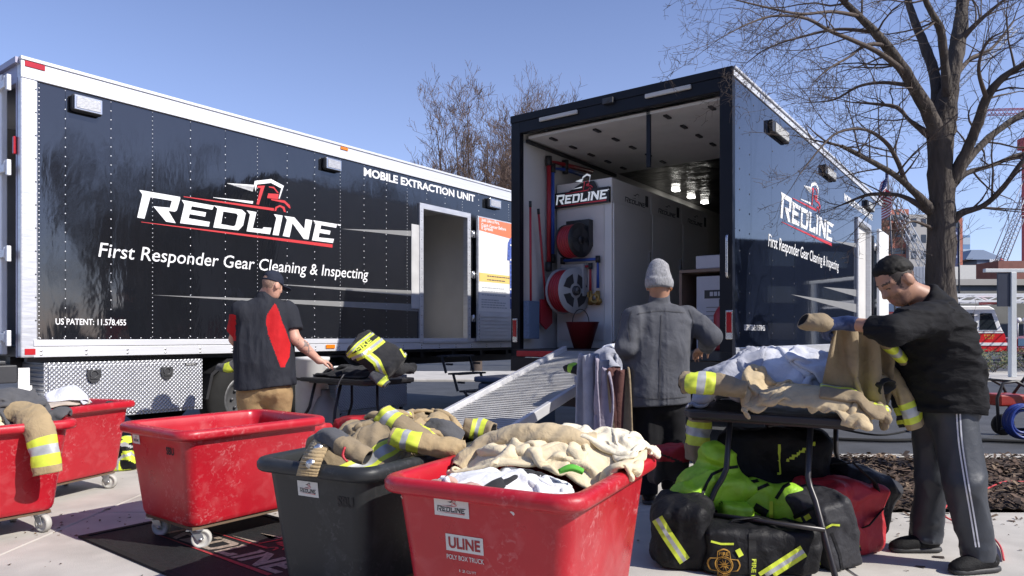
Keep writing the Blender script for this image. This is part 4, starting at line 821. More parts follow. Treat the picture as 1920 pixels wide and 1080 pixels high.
# big black duffel with the gold crest
c4 = W(1410, 1060, 3.76); c4.z = .112; f4 = boxbag(c4, (.29, .2, .122), .06, rot(-3, -3, 0), 41, .016, 6)
t_, o0 = sdbag('duffel_bag', 'large black duffel with a gold fire crest on its end, foremost in the pile', f4, c4 - Vector((.5, .45, .22)), c4 + Vector((.5, .45, .32)), [BKN])
sstrip(f4, [(1428, 1084), (1470, 1057), (1507, 1033)], 12, [YEL, SILV], 'reflective_stripe', t_, o0, (0, 1, 0)); sstrip(f4, [(1411, 1000), (1411, 1040), (1413, 1086)], 7, [pm('webbing', (.008, .008, .009), .8)], 'strap', t_, o0)
sstrip(f4, [(1333, 1015), (1352, 1020), (1376, 1020)], 2, [YEL], 'trim', t_, o0); sstrip(f4, [(1383, 1030), (1390, 1043)], 5, [YEL], 'zip_pull', t_, o0, off=.008)
fr4 = lambda x, y: (W(1353 + x, 1054 - y, 3.6), Vector((0, 1, 0)))
GOLD = pm('gold_thread', (.42, .22, .03), .6, var=.3, vs=60)
def malt(s):
    o = []
    for k in range(4):
        a = math.pi / 2 * k
        for r, d in ((.42, -.42), (1.0, -.40), (1.06, -.2), (1.1, 0), (1.06, .2), (1.0, .40), (.42, .42)):
            if r < .5: continue
            an = a + d * 1.05; o.append((s * r * math.cos(an), s * r * math.sin(an)))
        an = a + math.pi / 4; o.append((s * .62 * math.cos(an), s * .62 * math.sin(an)))
    return o
ems = [malt(27), malt(24.5)] + ring(14, 16) + ring(12, 12.8) + [star(10, 11.5, 3.2)]
for q_ in ([(1345, 1000), (1375, 975), (1420, 970), (1455, 985), (1470, 1005)], [(1360, 1002), (1395, 985), (1440, 990), (1460, 1003)]): MB().tube([W(a_, b_, 3.68) - o0 for a_, b_ in q_], .011, 6, flat=.5).build('handle', BKN, t_)
conform(f4, outl2d(ems), fr4, o0, [GOLD], 'crest', t_)
for s_, x, y, a in (('FIRE', 0, 20, 0), ('DEPT', 0, -20, 0)):
    tv, tf = fit(text2d(s_, .02), x - 8.5, y - 3, 17, 6); conform(f4, (tv, tf), fr4, o0, [GOLD], 'crest_text', t_)
tv, tf = fit(text2d('FIRE FIGHTER', .03), 0, -4, 88, 8.5); conform(f4, ([(y + 54, -x + 12) for x, y in tv], tf), fr4, o0, [YEL], 'strap_text', t_, off=.004)
# charcoal bag with tags
c5 = W(1536, 1040, 3.80); c5.z = .18; f5 = boxbag(c5, (.12, .17, .19), .05, rot(20, 0, -12), 52, .016, 6)
t_, o0 = sdbag('gear_bag', 'charcoal bag with small lime tags and zip pulls, right of the crested duffel', f5, c5 - Vector((.34, .4, .29)), c5 + Vector((.34, .4, .4)), [GKN])
for pts, w_ in (([(1529, 1000), (1531, 1030), (1537, 1060)], 2.2), ([(1486, 981), (1503, 974)], 5), ([(1509, 973), (1519, 967)], 5), ([(1531, 1066), (1545, 1064)], 8), ([(1545, 992), (1560, 984), (1575, 985)], 2)): sstrip(f5, pts, w_, [YEL], 'lime_tag', t_, o0, off=.006)
for pts, w_ in (([(1484, 972), (1525, 952)], 3), ([(1500, 1000), (1510, 1040), (1520, 1085)], 2.5), ([(1560, 1000), (1575, 1040), (1582, 1080)], 2.5)): sstrip(f5, pts, w_, [BKN], 'seam', t_, o0, off=.004)
c6 = W(1596, 925, 4.22); f6 = boxbag(c6, (.19, .2, .17), .09, rot(20, 10, 22), 63, .035, 6)
def pt(C):
    mi = np.zeros(len(C), int)
    for p, q, w in (((1560, 880), (1650, 935), 5), ((1600, 990), (1652, 950), 7)):
        dd, t = stripe(C, p, q, w); mi[(np.abs(dd) < w) & (t > 0) & (t < 1)] = 1
    return mi
t_, o0 = sdbag('backpack', 'dark grey rucksack with loose straps lying on the red bag', f6, c6 - Vector((.4, .4, .32)), c6 + Vector((.4, .4, .36)), [GKN, BKN], pt)
for pts in ([(1560, 870, 3.95), (1600, 868, 3.85), (1640, 905, 3.9), (1655, 950, 4.0)], [(1595, 998, 3.95), (1630, 985, 3.85), (1655, 955, 3.95), (1648, 930, 4.0)]):
    MB().tube([W(*p) - o0 for p in pts], .02, 8, flat=.25).build('strap', BKN, t_)
c7 = W(1574, 1025, 4.05); c7.z = .19; f7 = boxbag(c7, (.2, .17, .20), .08, rot(15, 0, 0), 71, .028, 6)
t_, o0 = sdbag('duffel_bag', 'red bag with a lime and black band at the right end of the pile', f7, c7 - Vector((.38, .36, .21)), c7 + Vector((.38, .36, .3)), [RNY])
sstrip(f7, [(1568, 1032), (1590, 1030), (1612, 1022)], 11, [YEL, BKN], 'reflective_stripe', t_, o0, (1, 0, 1))
c8 = W(1450, 868, 4.35); f8 = boxbag(c8, (.32, .2, .22), .1, rot(-20, 0, 0), 81, .03, 5)
def pt(C):
    mi = np.zeros(len(C), int)
    for p, q in (((1462, 835), (1462, 890)), ((1475, 865), (1530, 830))): dd, t = stripe(C, p, q, 3); mi[(np.abs(dd) < 2.5) & (t > 0) & (t < 1)] = 1
    return mi
sdbag('duffel_bag', 'black bag with thin yellow straps at the back under the table', f8, c8 - Vector((.5, .4, .38)), c8 + Vector((.5, .4, .36)), [BKN, YEL], pt, .014)
c9 = W(1248, 868, 4.55); f9 = boxbag(c9, (.10, .1, .12), .05, rot(10, 0, 0), 91, .025, 7)
def pt(C):
    mi = np.zeros(len(C), int); x, y = pxy(C); mi[y > 866] = 1; mi[(np.abs(y - 852 - (x - 1240) * .4) < 2)] = 1; return mi
sdbag('gear_bag', 'small red and brown pouch between the front cart and the table', f9, c9 - Vector((.2, .2, .2)), c9 + Vector((.2, .2, .2)), [RNY, pm('brown_nylon', (.03, .022, .018), .7)], pt, .009)
# dark red bags under the left table and the lime gear behind the empty cart
for px, py, d, sx, lab, mt_ in ((700, 775, 6.75, .36, 'dark red duffel lying under the left table', RNY), (575, 790, 6.5, .22, 'dark red bag beside the khaki trousers under the left table', RNY)):
    cc = W(px, py, d); cc.z = .22; ff = boxbag(cc, (sx, .2, .21), .09, rot(-30, 0, 0), int(px), .03, 5)
    sdbag('duffel_bag', lab, ff, cc - Vector((.6, .5, .25)), cc + Vector((.6, .5, .34)), [mt_], None, .016, group='red bags under the left table')
cc = G(228, 880); cc.z = .14; ff = boxbag(cc, (.13, .12, .14), .06, rot(10, 0, 0), 5, .03, 8)
def pt(C):
    mi = (vnoise(C * 13, 4) > .05).astype(int); x, y = pxy(C); mi[np.abs(vnoise(C * 9, 14)) < .12] = 2; return mi
sdbag('gear_bag', 'yellow and black gear bundle on the pavement behind the empty cart', ff, cc - Vector((.24, .24, .16)), cc + Vector((.24, .24, .22)), [YEL, BKN, SILV], pt, .01, group='loose gear')
# ================================================================ trees
BARK = pm('bark', (.062, .050, .042), .9, var=.4, vs=14, bump=1.0, bs=26, bdist=.03, stretch=(1, 1, .22)); TWIG = pm('twig', (.075, .055, .045), .85, var=.2); TWIG2 = pm('pale_twig', (.13, .085, .065), .85, var=.2)
def grow(m, p, d, L, r, lv, R, up=.25, mi=0, kids=(6, 5, 4), mn=.0016):
    n = max(3, int(L / (.12 if lv < 2 else .07))); n = min(n, 7); pts = [p.copy()]; q = p.copy(); v = d.copy()
    for i in range(n):
        v = (v + Vector((R.gauss(0, .2), R.gauss(0, .2), R.gauss(0, .16) + up * .12))).normalized(); q = q + v * (L / n); pts.append(q.copy())
    rs = [max(mn, r * (1 - .75 * i / n)) for i in range(n + 1)]
    m.tube(pts, rs, 5 if lv == 0 else 3, mi, False)
    if lv < len(kids):
        for k in range(kids[lv]):
            t = R.uniform(.25, 1.0); i = min(n - 1, int(t * n)); a = pts[i].lerp(pts[i + 1], t * n - i); dv = (pts[i + 1] - pts[i]).normalized()
            ax = Vector((R.gauss(0, 1), R.gauss(0, 1), R.gauss(0, 1))).normalized(); s = dv.cross(ax).normalized(); an = R.uniform(.5, 1.15)
            grow(m, a, (dv * math.cos(an) + s * math.sin(an) + Vector((0, 0, up * .3))).normalized(), L * R.uniform(.32, .62), max(mn, rs[i] * .55), lv + 1, R, up, mi, kids, mn)
def spl(P, n):            # smooth curve through points (with radius as 4th value)
    P = np.array(P, float); k = len(P); out = []
    for t in np.linspace(0, k - 1, n):
        i = min(int(t), k - 2); f = t - i; a, b, c, d = P[max(i - 1, 0)], P[i], P[i + 1], P[min(i + 2, k - 1)]
        out.append(.5 * (2 * b + (c - a) * f + (2 * a - 5 * b + 4 * c - d) * f * f + (3 * b - a - 3 * c + d) * f ** 3))
    return np.array(out)
TD = 6.2; R = random.Random(21)
tree = thing('bare_tree', 'large bare tree with thick grey brown trunk rising behind the man in black', 'tree', (W(1764, 600, TD).x, TD, 0))
to = tree.location
limbs = [  # px, py, depth, half width px
 ([(1766, 700, 6.2, 31), (1764, 560, 6.2, 27), (1765, 400, 6.2, 25), (1763, 300, 6.2, 24), (1768, 235, 6.2, 24), (1785, 150, 6.25, 16), (1796, 80, 6.3, 14), (1806, 0, 6.4, 12), (1812, -120, 6.5, 8)], 0),
 ([(1762, 270, 6.2, 20), (1748, 225, 6.15, 16), (1715, 165, 6.05, 13), (1680, 110, 5.95, 11), (1640, 60, 5.85, 9), (1608, 28, 5.8, 7), (1570, -10, 5.7, 5), (1520, -60, 5.6, 3)], 9),
 ([(1762, 240, 6.2, 16), (1757, 190, 6.3, 11), (1752, 140, 6.4, 10), (1735, 90, 6.5, 9), (1715, 40, 6.6, 8), (1700, -10, 6.7, 6), (1690, -70, 6.8, 4)], 7),
 ([(1777, 190, 6.2, 11), (1771, 120, 6.1, 9), (1764, 60, 6.0, 8), (1740, 10, 5.9, 6), (1720, -40, 5.8, 4)], 6),
 ([(1778, 345, 6.2, 16), (1806, 296, 6.1, 11), (1830, 240, 6.0, 10), (1852, 180, 5.9, 9), (1888, 140, 5.8, 7), (1940, 112, 5.7, 5), (2000, 90, 5.6, 3)], 11),
 ([(1788, 340, 6.2, 11), (1815, 300, 6.3, 8), (1858, 255, 6.35, 7), (1920, 212, 6.4, 6), (1990, 180, 6.4, 3)], 8),
 ([(1785, 348, 6.2, 9), (1812, 325, 6.3, 6), (1860, 310, 6.4, 4.5), (1920, 287, 6.5, 3.5), (1980, 280, 6.6, 2)], 8),
 ([(1785, 412, 6.2, 11), (1806, 398, 6.15, 6.5), (1845, 385, 6.1, 6), (1882, 350, 6.0, 5.5), (1920, 300, 5.9, 5), (1970, 250, 5.9, 3)], 10),
 ([(1748, 395, 6.2, 12), (1716, 362, 6.1, 7), (1680, 330, 6.0, 6), (1640, 306, 5.9, 5), (1600, 285, 5.85, 4.5), (1578, 274, 5.8, 4)], 8),
 ([(1722, 365, 6.1, 6), (1700, 345, 6.1, 5), (1684, 305, 6.05, 4.5), (1662, 268, 6.0, 4), (1622, 243, 5.9, 3.2), (1572, 248, 5.8, 2.6), (1538, 278, 5.7, 2), (1500, 326, 5.6, 1.2)], 12),
 ([(1745, 398, 6.2, 9), (1692, 368, 6.35, 4.5), (1640, 364, 6.5, 4), (1612, 370, 6.55, 3), (1576, 385, 6.6, 1.5)], 7),
 ([(1745, 255, 6.2, 9), (1706, 226, 6.3, 4.5), (1682, 202, 6.4, 4), (1642, 195, 6.5, 3), (1598, 192, 6.6, 1.5)], 8),
 ([(1698, 137, 6.0, 7), (1650, 100, 5.8, 5), (1600, 76, 5.6, 4.2), (1556, 58, 5.45, 3.6), (1510, 34, 5.3, 3), (1450, 30, 5.15, 2.4), (1400, 46, 5.05, 1.8), (1350, 72, 5.0, 1)], 14),
 ([(1660, 85, 5.9, 4.5), (1625, 84, 5.75, 3.4), (1590, 108, 5.65, 2.6), (1555, 128, 5.55, 2), (1524, 155, 5.5, 1)], 8),
 ([(1705, 160, 6.05, 5), (1655, 155, 6.2, 3.4), (1610, 162, 6.3, 2.8), (1566, 186, 6.4, 2), (1524, 192, 6.5, 1)], 9),
 ([(1610, 30, 5.8, 4), (1560, 22, 5.6, 3.2), (1500, 26, 5.4, 2.6), (1430, 12, 5.2, 2), (1360, -5, 5.1, 1)], 12),
 ([(1640, 60, 5.85, 4), (1570, 55, 6.0, 3), (1500, 70, 6.1, 2.2), (1440, 90, 6.2, 1.4), (1400, 118, 6.3, 1)], 12),
 ([(1786, 150, 6.25, 6), (1820, 110, 6.5, 4), (1860, 90, 6.7, 3), (1900, 40, 6.8, 2)], 9),
 ([(1797, 80, 6.3, 7), (1830, 45, 6.2, 5), (1870, 10, 6.1, 3), (1910, -20, 6.0, 2)], 9),
 ([(1850, 185, 5.9, 5), (1835, 130, 5.7, 3.4), (1850, 80, 5.6, 2.4), (1880, 60, 5.5, 1.4)], 9),
 ([(1752, 430, 6.2, 4), (1712, 415, 6.0, 2.2), (1690, 430, 5.9, 1.6)], 3),
]
trunk = MB(); crown = MB()
for k, (pts, nk) in enumerate(limbs):
    P = spl([(*W(a, b, d), hw / FPX * d) for a, b, d, hw in pts], 60 if k == 0 else 26); P[:, :3] -= np.array(to); P[:, 3] *= .92
    if k == 0: P = np.vstack([[0.02, 0, -.05, .22], [0.015, 0, .06, .185], [.01, 0, .25, .16], P])
    ns = 32 if k == 0 else 10 if P[0, 3] > .03 else 6
    mm = MB(); mm.tube([Vector(p[:3]) for p in P], list(P[:, 3]), ns, 0, False)
    V = np.array(mm.v); ax = np.repeat(P[:, :3], ns, 0); rr = np.repeat(P[:, 3], ns)[:, None]; Nn = (V - ax) / np.maximum(rr, 1e-5)
    if P[0, 3] > .03:
        q = V * np.array([1, 1, .35]); amp = .11 * np.minimum(rr[:, 0], .13); V = V + Nn * (amp * (np.abs(vnoise(q * 24, 2)) * 2.0 - .9) + .12 * rr[:, 0] * vnoise(V * 5, 4))[:, None]
    (trunk if k < 9 else crown).add(V, mm.f, 0, True)
    for j in range(int(nk * 1.05)):
        t = R.uniform(.3, 1.0) if k else R.uniform(.68, .97); i = int(t * (len(P) - 2)); a = Vector(P[i, :3]); dv = (Vector(P[i + 1, :3]) - a).normalized()
        ax_ = Vector((R.gauss(0, 1), R.gauss(0, 1), R.gauss(0, 1))).normalized(); s = dv.cross(ax_).normalized(); an = R.uniform(.5, 1.2)
        grow(crown, a, (dv * math.cos(an) + s * math.sin(an)).normalized(), R.uniform(.25, .75), min(.010, P[i, 3] * .4), 0, R, .15, 0, (4, 3, 2), .0013)
    e = Vector(P[-1, :3]); dv = (e - Vector(P[-3, :3])).normalized()
    for j in range(2): grow(crown, e, (dv + Vector((R.gauss(0, .4), R.gauss(0, .4), R.gauss(0, .4)))).normalized(), .4, max(.0025, P[-1, 3] * .7), 0, R, .1, 0, (4, 3, 2), .0013)
for j in range(26):       # water shoots on the trunk
    z = R.uniform(.9, 3.3); a = R.uniform(0, 6.28); grow(crown, Vector((.12 * math.cos(a), .12 * math.sin(a), z)), Vector((math.cos(a), math.sin(a), .5)).normalized(), R.uniform(.12, .32), .003, 1, R, .2, 0, (3, 3), .0016)
trunk.build('trunk', BARK, tree); crown.build('crown', TWIG, tree)
def bare_tree(px, py_top, d, spread, label, seed, base_z=0, lean=0, mn=.006, mat=TWIG2, n=9):
    R = random.Random(seed); b = W(px, 630, d); top = W(px, py_top, d); H_ = top.z - base_z
    t = thing('bare_tree', label, 'tree', (b.x, d, base_z), 0, 'bare trees beyond the trailers'); tk = MB(); cr = MB()
    tk.tube([(0, 0, -.1), (.02, 0, H_ * .12), (0, .03, H_ * .26)], [H_ * .022, H_ * .018, H_ * .016], 10, 0, False)
    for k in range(n):
        a = 6.28 * k / n + R.uniform(-.3, .3); s = spread * R.uniform(.35, 1.0); h = H_ * R.uniform(.72, 1.0) * (1 - .15 * s / spread)
        q = spl([(0, .03 * k / n, H_ * R.uniform(.14, .25), H_ * .011), (s * .35 * math.cos(a), s * .35 * math.sin(a), H_ * .42, H_ * .007), (s * .75 * math.cos(a), s * .75 * math.sin(a), h * .68, H_ * .0045), (s * math.cos(a), s * math.sin(a), h, H_ * .0015)], 14)
        tk.tube([Vector(p[:3]) for p in q], [max(mn, p[3]) for p in q], 6, 0, False)
        for j in range(10):
            i = R.randrange(3, 13); dv = (Vector(q[i + 1, :3]) - Vector(q[i, :3])).normalized(); ax = Vector((R.gauss(0, 1), R.gauss(0, 1), 0)); 
            grow(cr, Vector(q[i, :3]), (dv + .75 * ax.normalized() * R.uniform(.4, 1)).normalized(), H_ * R.uniform(.10, .24), max(mn, q[i, 3] * .5), 0, R, .9, 0, (6, 4, 3), mn)
    tk.build('trunk', TWIG, t); cr.build('crown', mat, t); return t
bare_tree(893, 150, 26, 1.7, 'slender bare tree with upswept reddish twigs behind the long trailer roof', 3, n=11)
bare_tree(972, 170, 31, 1.6, 'bare tree just left of the open trailer corner, half hidden by it', 5, n=8)
bare_tree(1035, 160, 36, 2.2, 'faint bare tree whose top shows over the open trailer roof', 8, n=7)
bare_tree(1615, 300, 45, 3.0, 'small bare tree beyond the roof edge at the far right end of the open trailer', 12, n=7, mn=.012)
# trees and blocks to the right, seen only as reflections in the glossy panels
for k, (x, y, h, sp) in enumerate(((17, 3.0, 8, 3.2), (21, 9, 9, 3.6), (16.5, -3, 7.5, 3))):
    R2 = random.Random(40 + k); t = bare_tree(960 + 1318 * .001, 500, 30, 1, 'bare street tree standing right of the view, mirrored in the black trailer', 60 + k, n=8, mn=.012) if False else None
# ================================================================ buildings far off
BRICK = pm('brick_wall', (.42, .15, .10), .85, var=.18, vs=1.2); CONCB = pm('pale_concrete_wall', (.42, .40, .37), .8, var=.08, vs=.3); WIN = pm('window_glass', (.03, .035, .045), .12, var=.3, vs=.4, spec=.7)
def building(name, label, px0, px1, pyt, d, depth, mat, rows=0, cols=0, zb=-.2, cat='building', wm=WIN, wf=.55, hf=.5, roofm=None, face=None):
    a, b = W(px0, pyt, d), W(px1, pyt, d); w = b.x - a.x; h = a.z - zb
    o = thing(name, label, cat, (a.x, d, zb)); MB().box((0, 0, 0), (w, depth, h)).build('wall', mat, o)
    if roofm: MB().box((-.3, -.3, h), (w + .3, depth, h + .6)).build('roof', roofm, o)
    for r in range(rows):
        for c in range(cols):
            x = w * (c + .5 - wf / 2) / cols; z = h * (r + .5 - hf / 2) / rows
            MB().box((x, -.05, z), (x + w * wf / cols, .12, z + h * hf / rows)).build('window', wm, o)
    return o, w, h
building('brick_building', 'red brick office block with bands of dark windows left of the tree trunk', 1640, 1704, 392, 130, 20, BRICK, 8, 1, wf=.8, hf=.34)
building('concrete_building', 'pale concrete block with square windows joined to the brick block', 1704.5, 1741, 402, 129, 18, CONCB, 8, 2, wf=.5, hf=.5)
building('brick_building', 'brick tower wing showing right of the tree trunk', 1782, 1805, 408, 132, 20, BRICK, 9, 1, wf=.4, hf=.45)
building('glass_tower', 'blue glass tower far behind the brick wing', 1805.5, 1819, 441, 260, 20, pm('blue_glass', (.16, .26, .42), .2, var=.1, vs=.1), 9, 1, wm=pm('pale_glass', (.42, .5, .58), .2, var=.1), wf=1.0, hf=.6)
building('white_block', 'blank cream coloured block below the glass tower', 1786, 1830, 497, 90, 14, pm('cream_wall', (.60, .58, .53), .8, var=.04))
o, w, h = building('ribbed_block', 'grey ribbed metal sided block left of the trunk', 1708, 1745, 500, 86, 14, pm('ribbed_metal', (.42, .45, .5), .5, .2, var=.05))
m = MB()
for k in range(14): m.box((w * k / 14, -.12, 0), (w * (k + .4) / 14, -.003, h))
m.build('rib', pm('rib_metal', (.48, .5, .54), .5, .2, var=.05), o)
o, w, h = building('bank_building', 'blue grey office building with a sloping roof and small white sign letters', 1832, 1882, 487, 180, 26, pm('slate_wall', (.11, .14, .2), .5, var=.1, vs=.2), 3, 3, wf=.35, hf=.4)
m = MB(); a = -3.2; q = 2.9
m.add([(a, -.4, h), (w + .6, -.4, h), (w + .6, 26, h), (a, 26, h), (.6, 3, h + q), (w - 3.2, 3, h + q), (w - 3.2, 22, h + q), (.6, 22, h + q)], [(0, 1, 5, 4), (1, 2, 6, 5), (2, 3, 7, 6), (3, 0, 4, 7), (4, 5, 6, 7)]); m.build('roof', pm('slate_roof', (.13, .17, .24), .5, var=.08), o)
m = MB(); lay(m, fit(text2d('BMO', .03), w * .40, h - .75, 2.3, .85), lambda x, z, off: (x, -.45 - off, z), 0, .3); m.build('sign_letters', WHITE, o)
MB().cyl((w * .86, -.8, h - .3), (w * .86, -.7, h - .3), .55, n=20).build('sign_disc', REDV, o)
building('brick_building', 'low brick building at the right edge of the skyline', 1872, 1990, 489, 120, 15, pm('dull_brick', (.22, .09, .07), .85, var=.15, vs=1), 1, 4, wf=.3, hf=.2)
building('flat_roofed_building', 'low grey building with a pale roof edge behind the fire engine', 1795, 1990, 535, 70, 10, pm('dull_grey_wall', (.2, .2, .19), .8, var=.15, vs=.5), 0, 0, roofm=CONCB)
building('concrete_building', 'long low concrete building behind the open trailer', 1200, 1640, 560, 140, 12, CONCB, 2, 20)
building('brick_building', 'long brick building seen only beneath the black trailer', 500, 1100, 640, 60, 10, BRICK, 0, 0) if False else None
bl = thing('street_banner', 'tall dark blue street banner hanging beside the tree trunk', 'banner', W(1791, 630, 40) + Vector((0, 0, -EYE)))
m = MB(); z0, z1 = W(0, 500, 40).z, W(0, 428, 40).z; m.box((-.17, -.01, z0), (.17, .01, z1)); m.build('cloth', pm('navy_cloth', (.03, .045, .13), .7, var=.1), bl); MB().cyl((.22, 0, 0), (.22, 0, z1 + .3), .05, n=10).box((-.17, -.02, z1), (.22, .02, z1 + .04)).build('pole', BLK, bl)
m = MB()
for z, w_ in ((z1 - .35, .2), (z1 - .7, .12), (z0 + .5, .2), (z0 + .9, .16)): m.box((-w_ / 2, -.016, z), (w_ / 2, -.0115, z + .13))
m.build('print', pm('pale_print', (.4, .45, .6), .7), bl)
# cranes
CRM = pm('crane_grey', (.38, .40, .44), .5, .2); CRR = pm('crane_red', (.45, .05, .05), .5)
def lattice(name, label, p0, p1, d, w, mat, n=16, extra=None):
    a, b = W(*p0, d), W(*p1, d); o = thing(name, label, 'crane', (a.x, a.y, a.z)); m = MB(); dv = (b - a); s = Vector((-dv.z, 0, dv.x)).normalized() * w / 2; t = Vector((0, w / 2, 0)); r = w * .07
    cs = [s + t, s - t, -s - t, -s + t]
    for c in cs: m.tube([c, dv + c], r, 5)
    for k in range(n):
        f0, f1 = dv * (k / n), dv * ((k + 1) / n)
        for i in range(4): m.tube([f0 + cs[i], f1 + cs[(i + 1) % 4]], r * .6, 4)
    m.build('boom', mat, o)
    if extra:
        m = MB()
        for q0, q1 in extra: m.tube([W(*q0, d) - a, W(*q1, d) - a], r * .8, 5)
        m.build('cable', mat, o)
    return o
lattice('crane_boom', 'grey lattice crane boom slanting down behind the tree trunk', (1668, 372), (1748, 520), 100, 1.2, CRM, 12)
lattice('crane_boom', 'thin grey lattice crane boom at the far right edge', (1876, 492), (1935, 345), 150, 1.5, CRM, 18, [((1862, 475), (1935, 300))])
lattice('crane_boom', 'pale thin crane boom high among the branches', (1780, 178), (1905, 52), 160, 1.0, CRM, 18)
lattice('tower_crane', 'red tower crane jib crossing behind the right branches', (1850, 211), (2000, 207), 220, 1.6, CRR, 20)
o = thing('crane_cab', 'small red crane cab at the right edge behind branches', 'crane', W(1921, 270, 150)); MB().box((-.9, -1, -1.2), (1.1, 1, 1.2)).box((-.6, -1.02, .1), (.5, -.9, .9)).build('cab', CRR, o, bevel=.1); MB().box((-.2, -.2, -30), (.6, .6, -1.2)).build('mast', CRR, o)
# ================================================================ fire engine and what stands round it
FRED = pm('fire_red', (.55, .02, .025), .2, var=.04, coat=.5); FWH = pm('fire_white', (.75, .75, .75), .25, var=.03, coat=.4)
D = 34; a = W(1886, 677, D); fe = thing('fire_engine', 'red fire engine with white cab roof and white ladder above it', 'fire engine', (a.x, D, -.1))
m = MB(); prof = [(-9, .55), (.05, .55), (.05, 1.0), (-.02, 1.35), (-.1, 1.52), (-9, 1.52)]
XZ = Matrix(((1, 0, 0, 0), (0, 0, -1, 0), (0, 1, 0, 0), (0, 0, 0, 1)))
m.prism(prof, -2.4, 0, 0, XZ); m.build('lower_body', FRED, fe, bevel=.04)
m = MB(); m.prism([(-3.4, 1.525), (-.1, 1.525), (-.2, 1.7), (-.55, 2.65), (-.8, 2.78), (-3.4, 2.78)], -2.4, 0, 0, XZ); m.build('cab_top', FWH, fe, bevel=.05)
MB().prism([(-9, 1.53), (-3.5, 1.53), (-3.5, 2.5), (-9, 2.5)], -2.4, 0, 0, XZ).build('hose_body', FRED, fe, bevel=.03)
for pts in ([(-1.28, 1.62), (-.42, 1.62), (-.7, 2.42), (-1.25, 2.42)], [(-2.05, 1.68), (-1.55, 1.68), (-1.55, 2.42), (-2.05, 2.42)], [(-3.1, 1.68), (-2.3, 1.68), (-2.3, 2.42), (-3.1, 2.42)]): MB().prism(pts, .003, .02, 0, XZ).build('window', GLASSD, fe)
MB().box((-9, -.03, .86), (.06, -.003, 1.0)).box((-3.4, -.02, 1.46), (-.1, -.003, 1.52)).build('white_stripe', FWH, fe)
m = MB(); f = lambda x, z, off: (x, -off, z)
lay(m, fit(text2d('FIRE', 0), -1.05, 1.30, .5, .09), f, 0, .006); lay(m, fit(text2d('DEPT', 0), -1.0, 1.17, .4, .07), f, 0, .006); m.build('gold_lettering', pm('gold_leaf', (.6, .4, .06), .4), fe)
for x, z in ((-1.42, 1.22), (-2.2, 1.22)): MB().box((x, -.05, z), (x + .1, -.003, z + .22)).build('door_handle', CHROME, fe)
MB().box((.06, -2.3, .45), (.35, -.1, .8)).build('bumper', CHROME, fe, bevel=.04); MB().box((-1.6, -1.9, 2.79), (-1.1, -.4, 2.95)).build('light_bar', REDL, fe, bevel=.04)
for x in (-1.9, -6.5): 
    wm_ = MB(); wm_.cyl((x, .02, .55), (x, -.3, .55), .55, n=24); wm_.build('wheel', RUB, fe)
m = MB()
for y in (-.4, -1.8):
    m.obox((-9, y, 3.2), (6, y, 3.24), .08, .09); m.obox((-9, y, 2.9), (6, y, 2.94), .08, .08)
    for k in range(22): m.obox((-9 + .68 * k, y, 3.2 if k % 2 else 2.9), (-9 + .68 * (k + 1), y, 2.92 if k % 2 else 3.2), .05, .05)
for k in range(30): m.obox((-9 + .5 * k, -.4, 2.92), (-9 + .5 * k, -1.8, 2.92), .04, .04)
m.build('ladder', FWH, fe)
a = W(1898, 677, 37); o = thing('red_pickup', 'dark red vehicle with a blue tinted windscreen right of the white post', 'truck', (a.x, 37, -.1)); m = MB()
m.prism([(0, .5), (5, .5), (5, 2.0), (3, 2.0), (2.2, 1.35), (.15, 1.2), (0, .9)], -1.9, 0, 0, XZ); m.build('body', pm('dull_red_paint', (.25, .03, .035), .3, coat=.3), o, bevel=.06); MB().prism([(2.28, 1.38), (3.2, 1.38), (3.2, 1.9), (2.95, 1.9)], .003, .02, 0, XZ).build('window', pm('blue_glass_near', (.1, .17, .27), .1), o); MB().box((.3, -.02, .8), (2.1, -.003, 1.2)).build('side_panel', pm('blue_glass_near', (.1, .17, .27), .1), o)
for x in (.9, 4): MB().cyl((x, .02, .4), (x, -.25, .4), .4, n=20).build('wheel', RUB, o)
for x in (.15, .5): MB().cyl((x, -.3, 2.15), (x, -.2, 2.15), .13, n=12).cyl((x, -.2, 1.25), (x, -.2, 2.1), .03, n=6).build('spot_light', FWH, o)
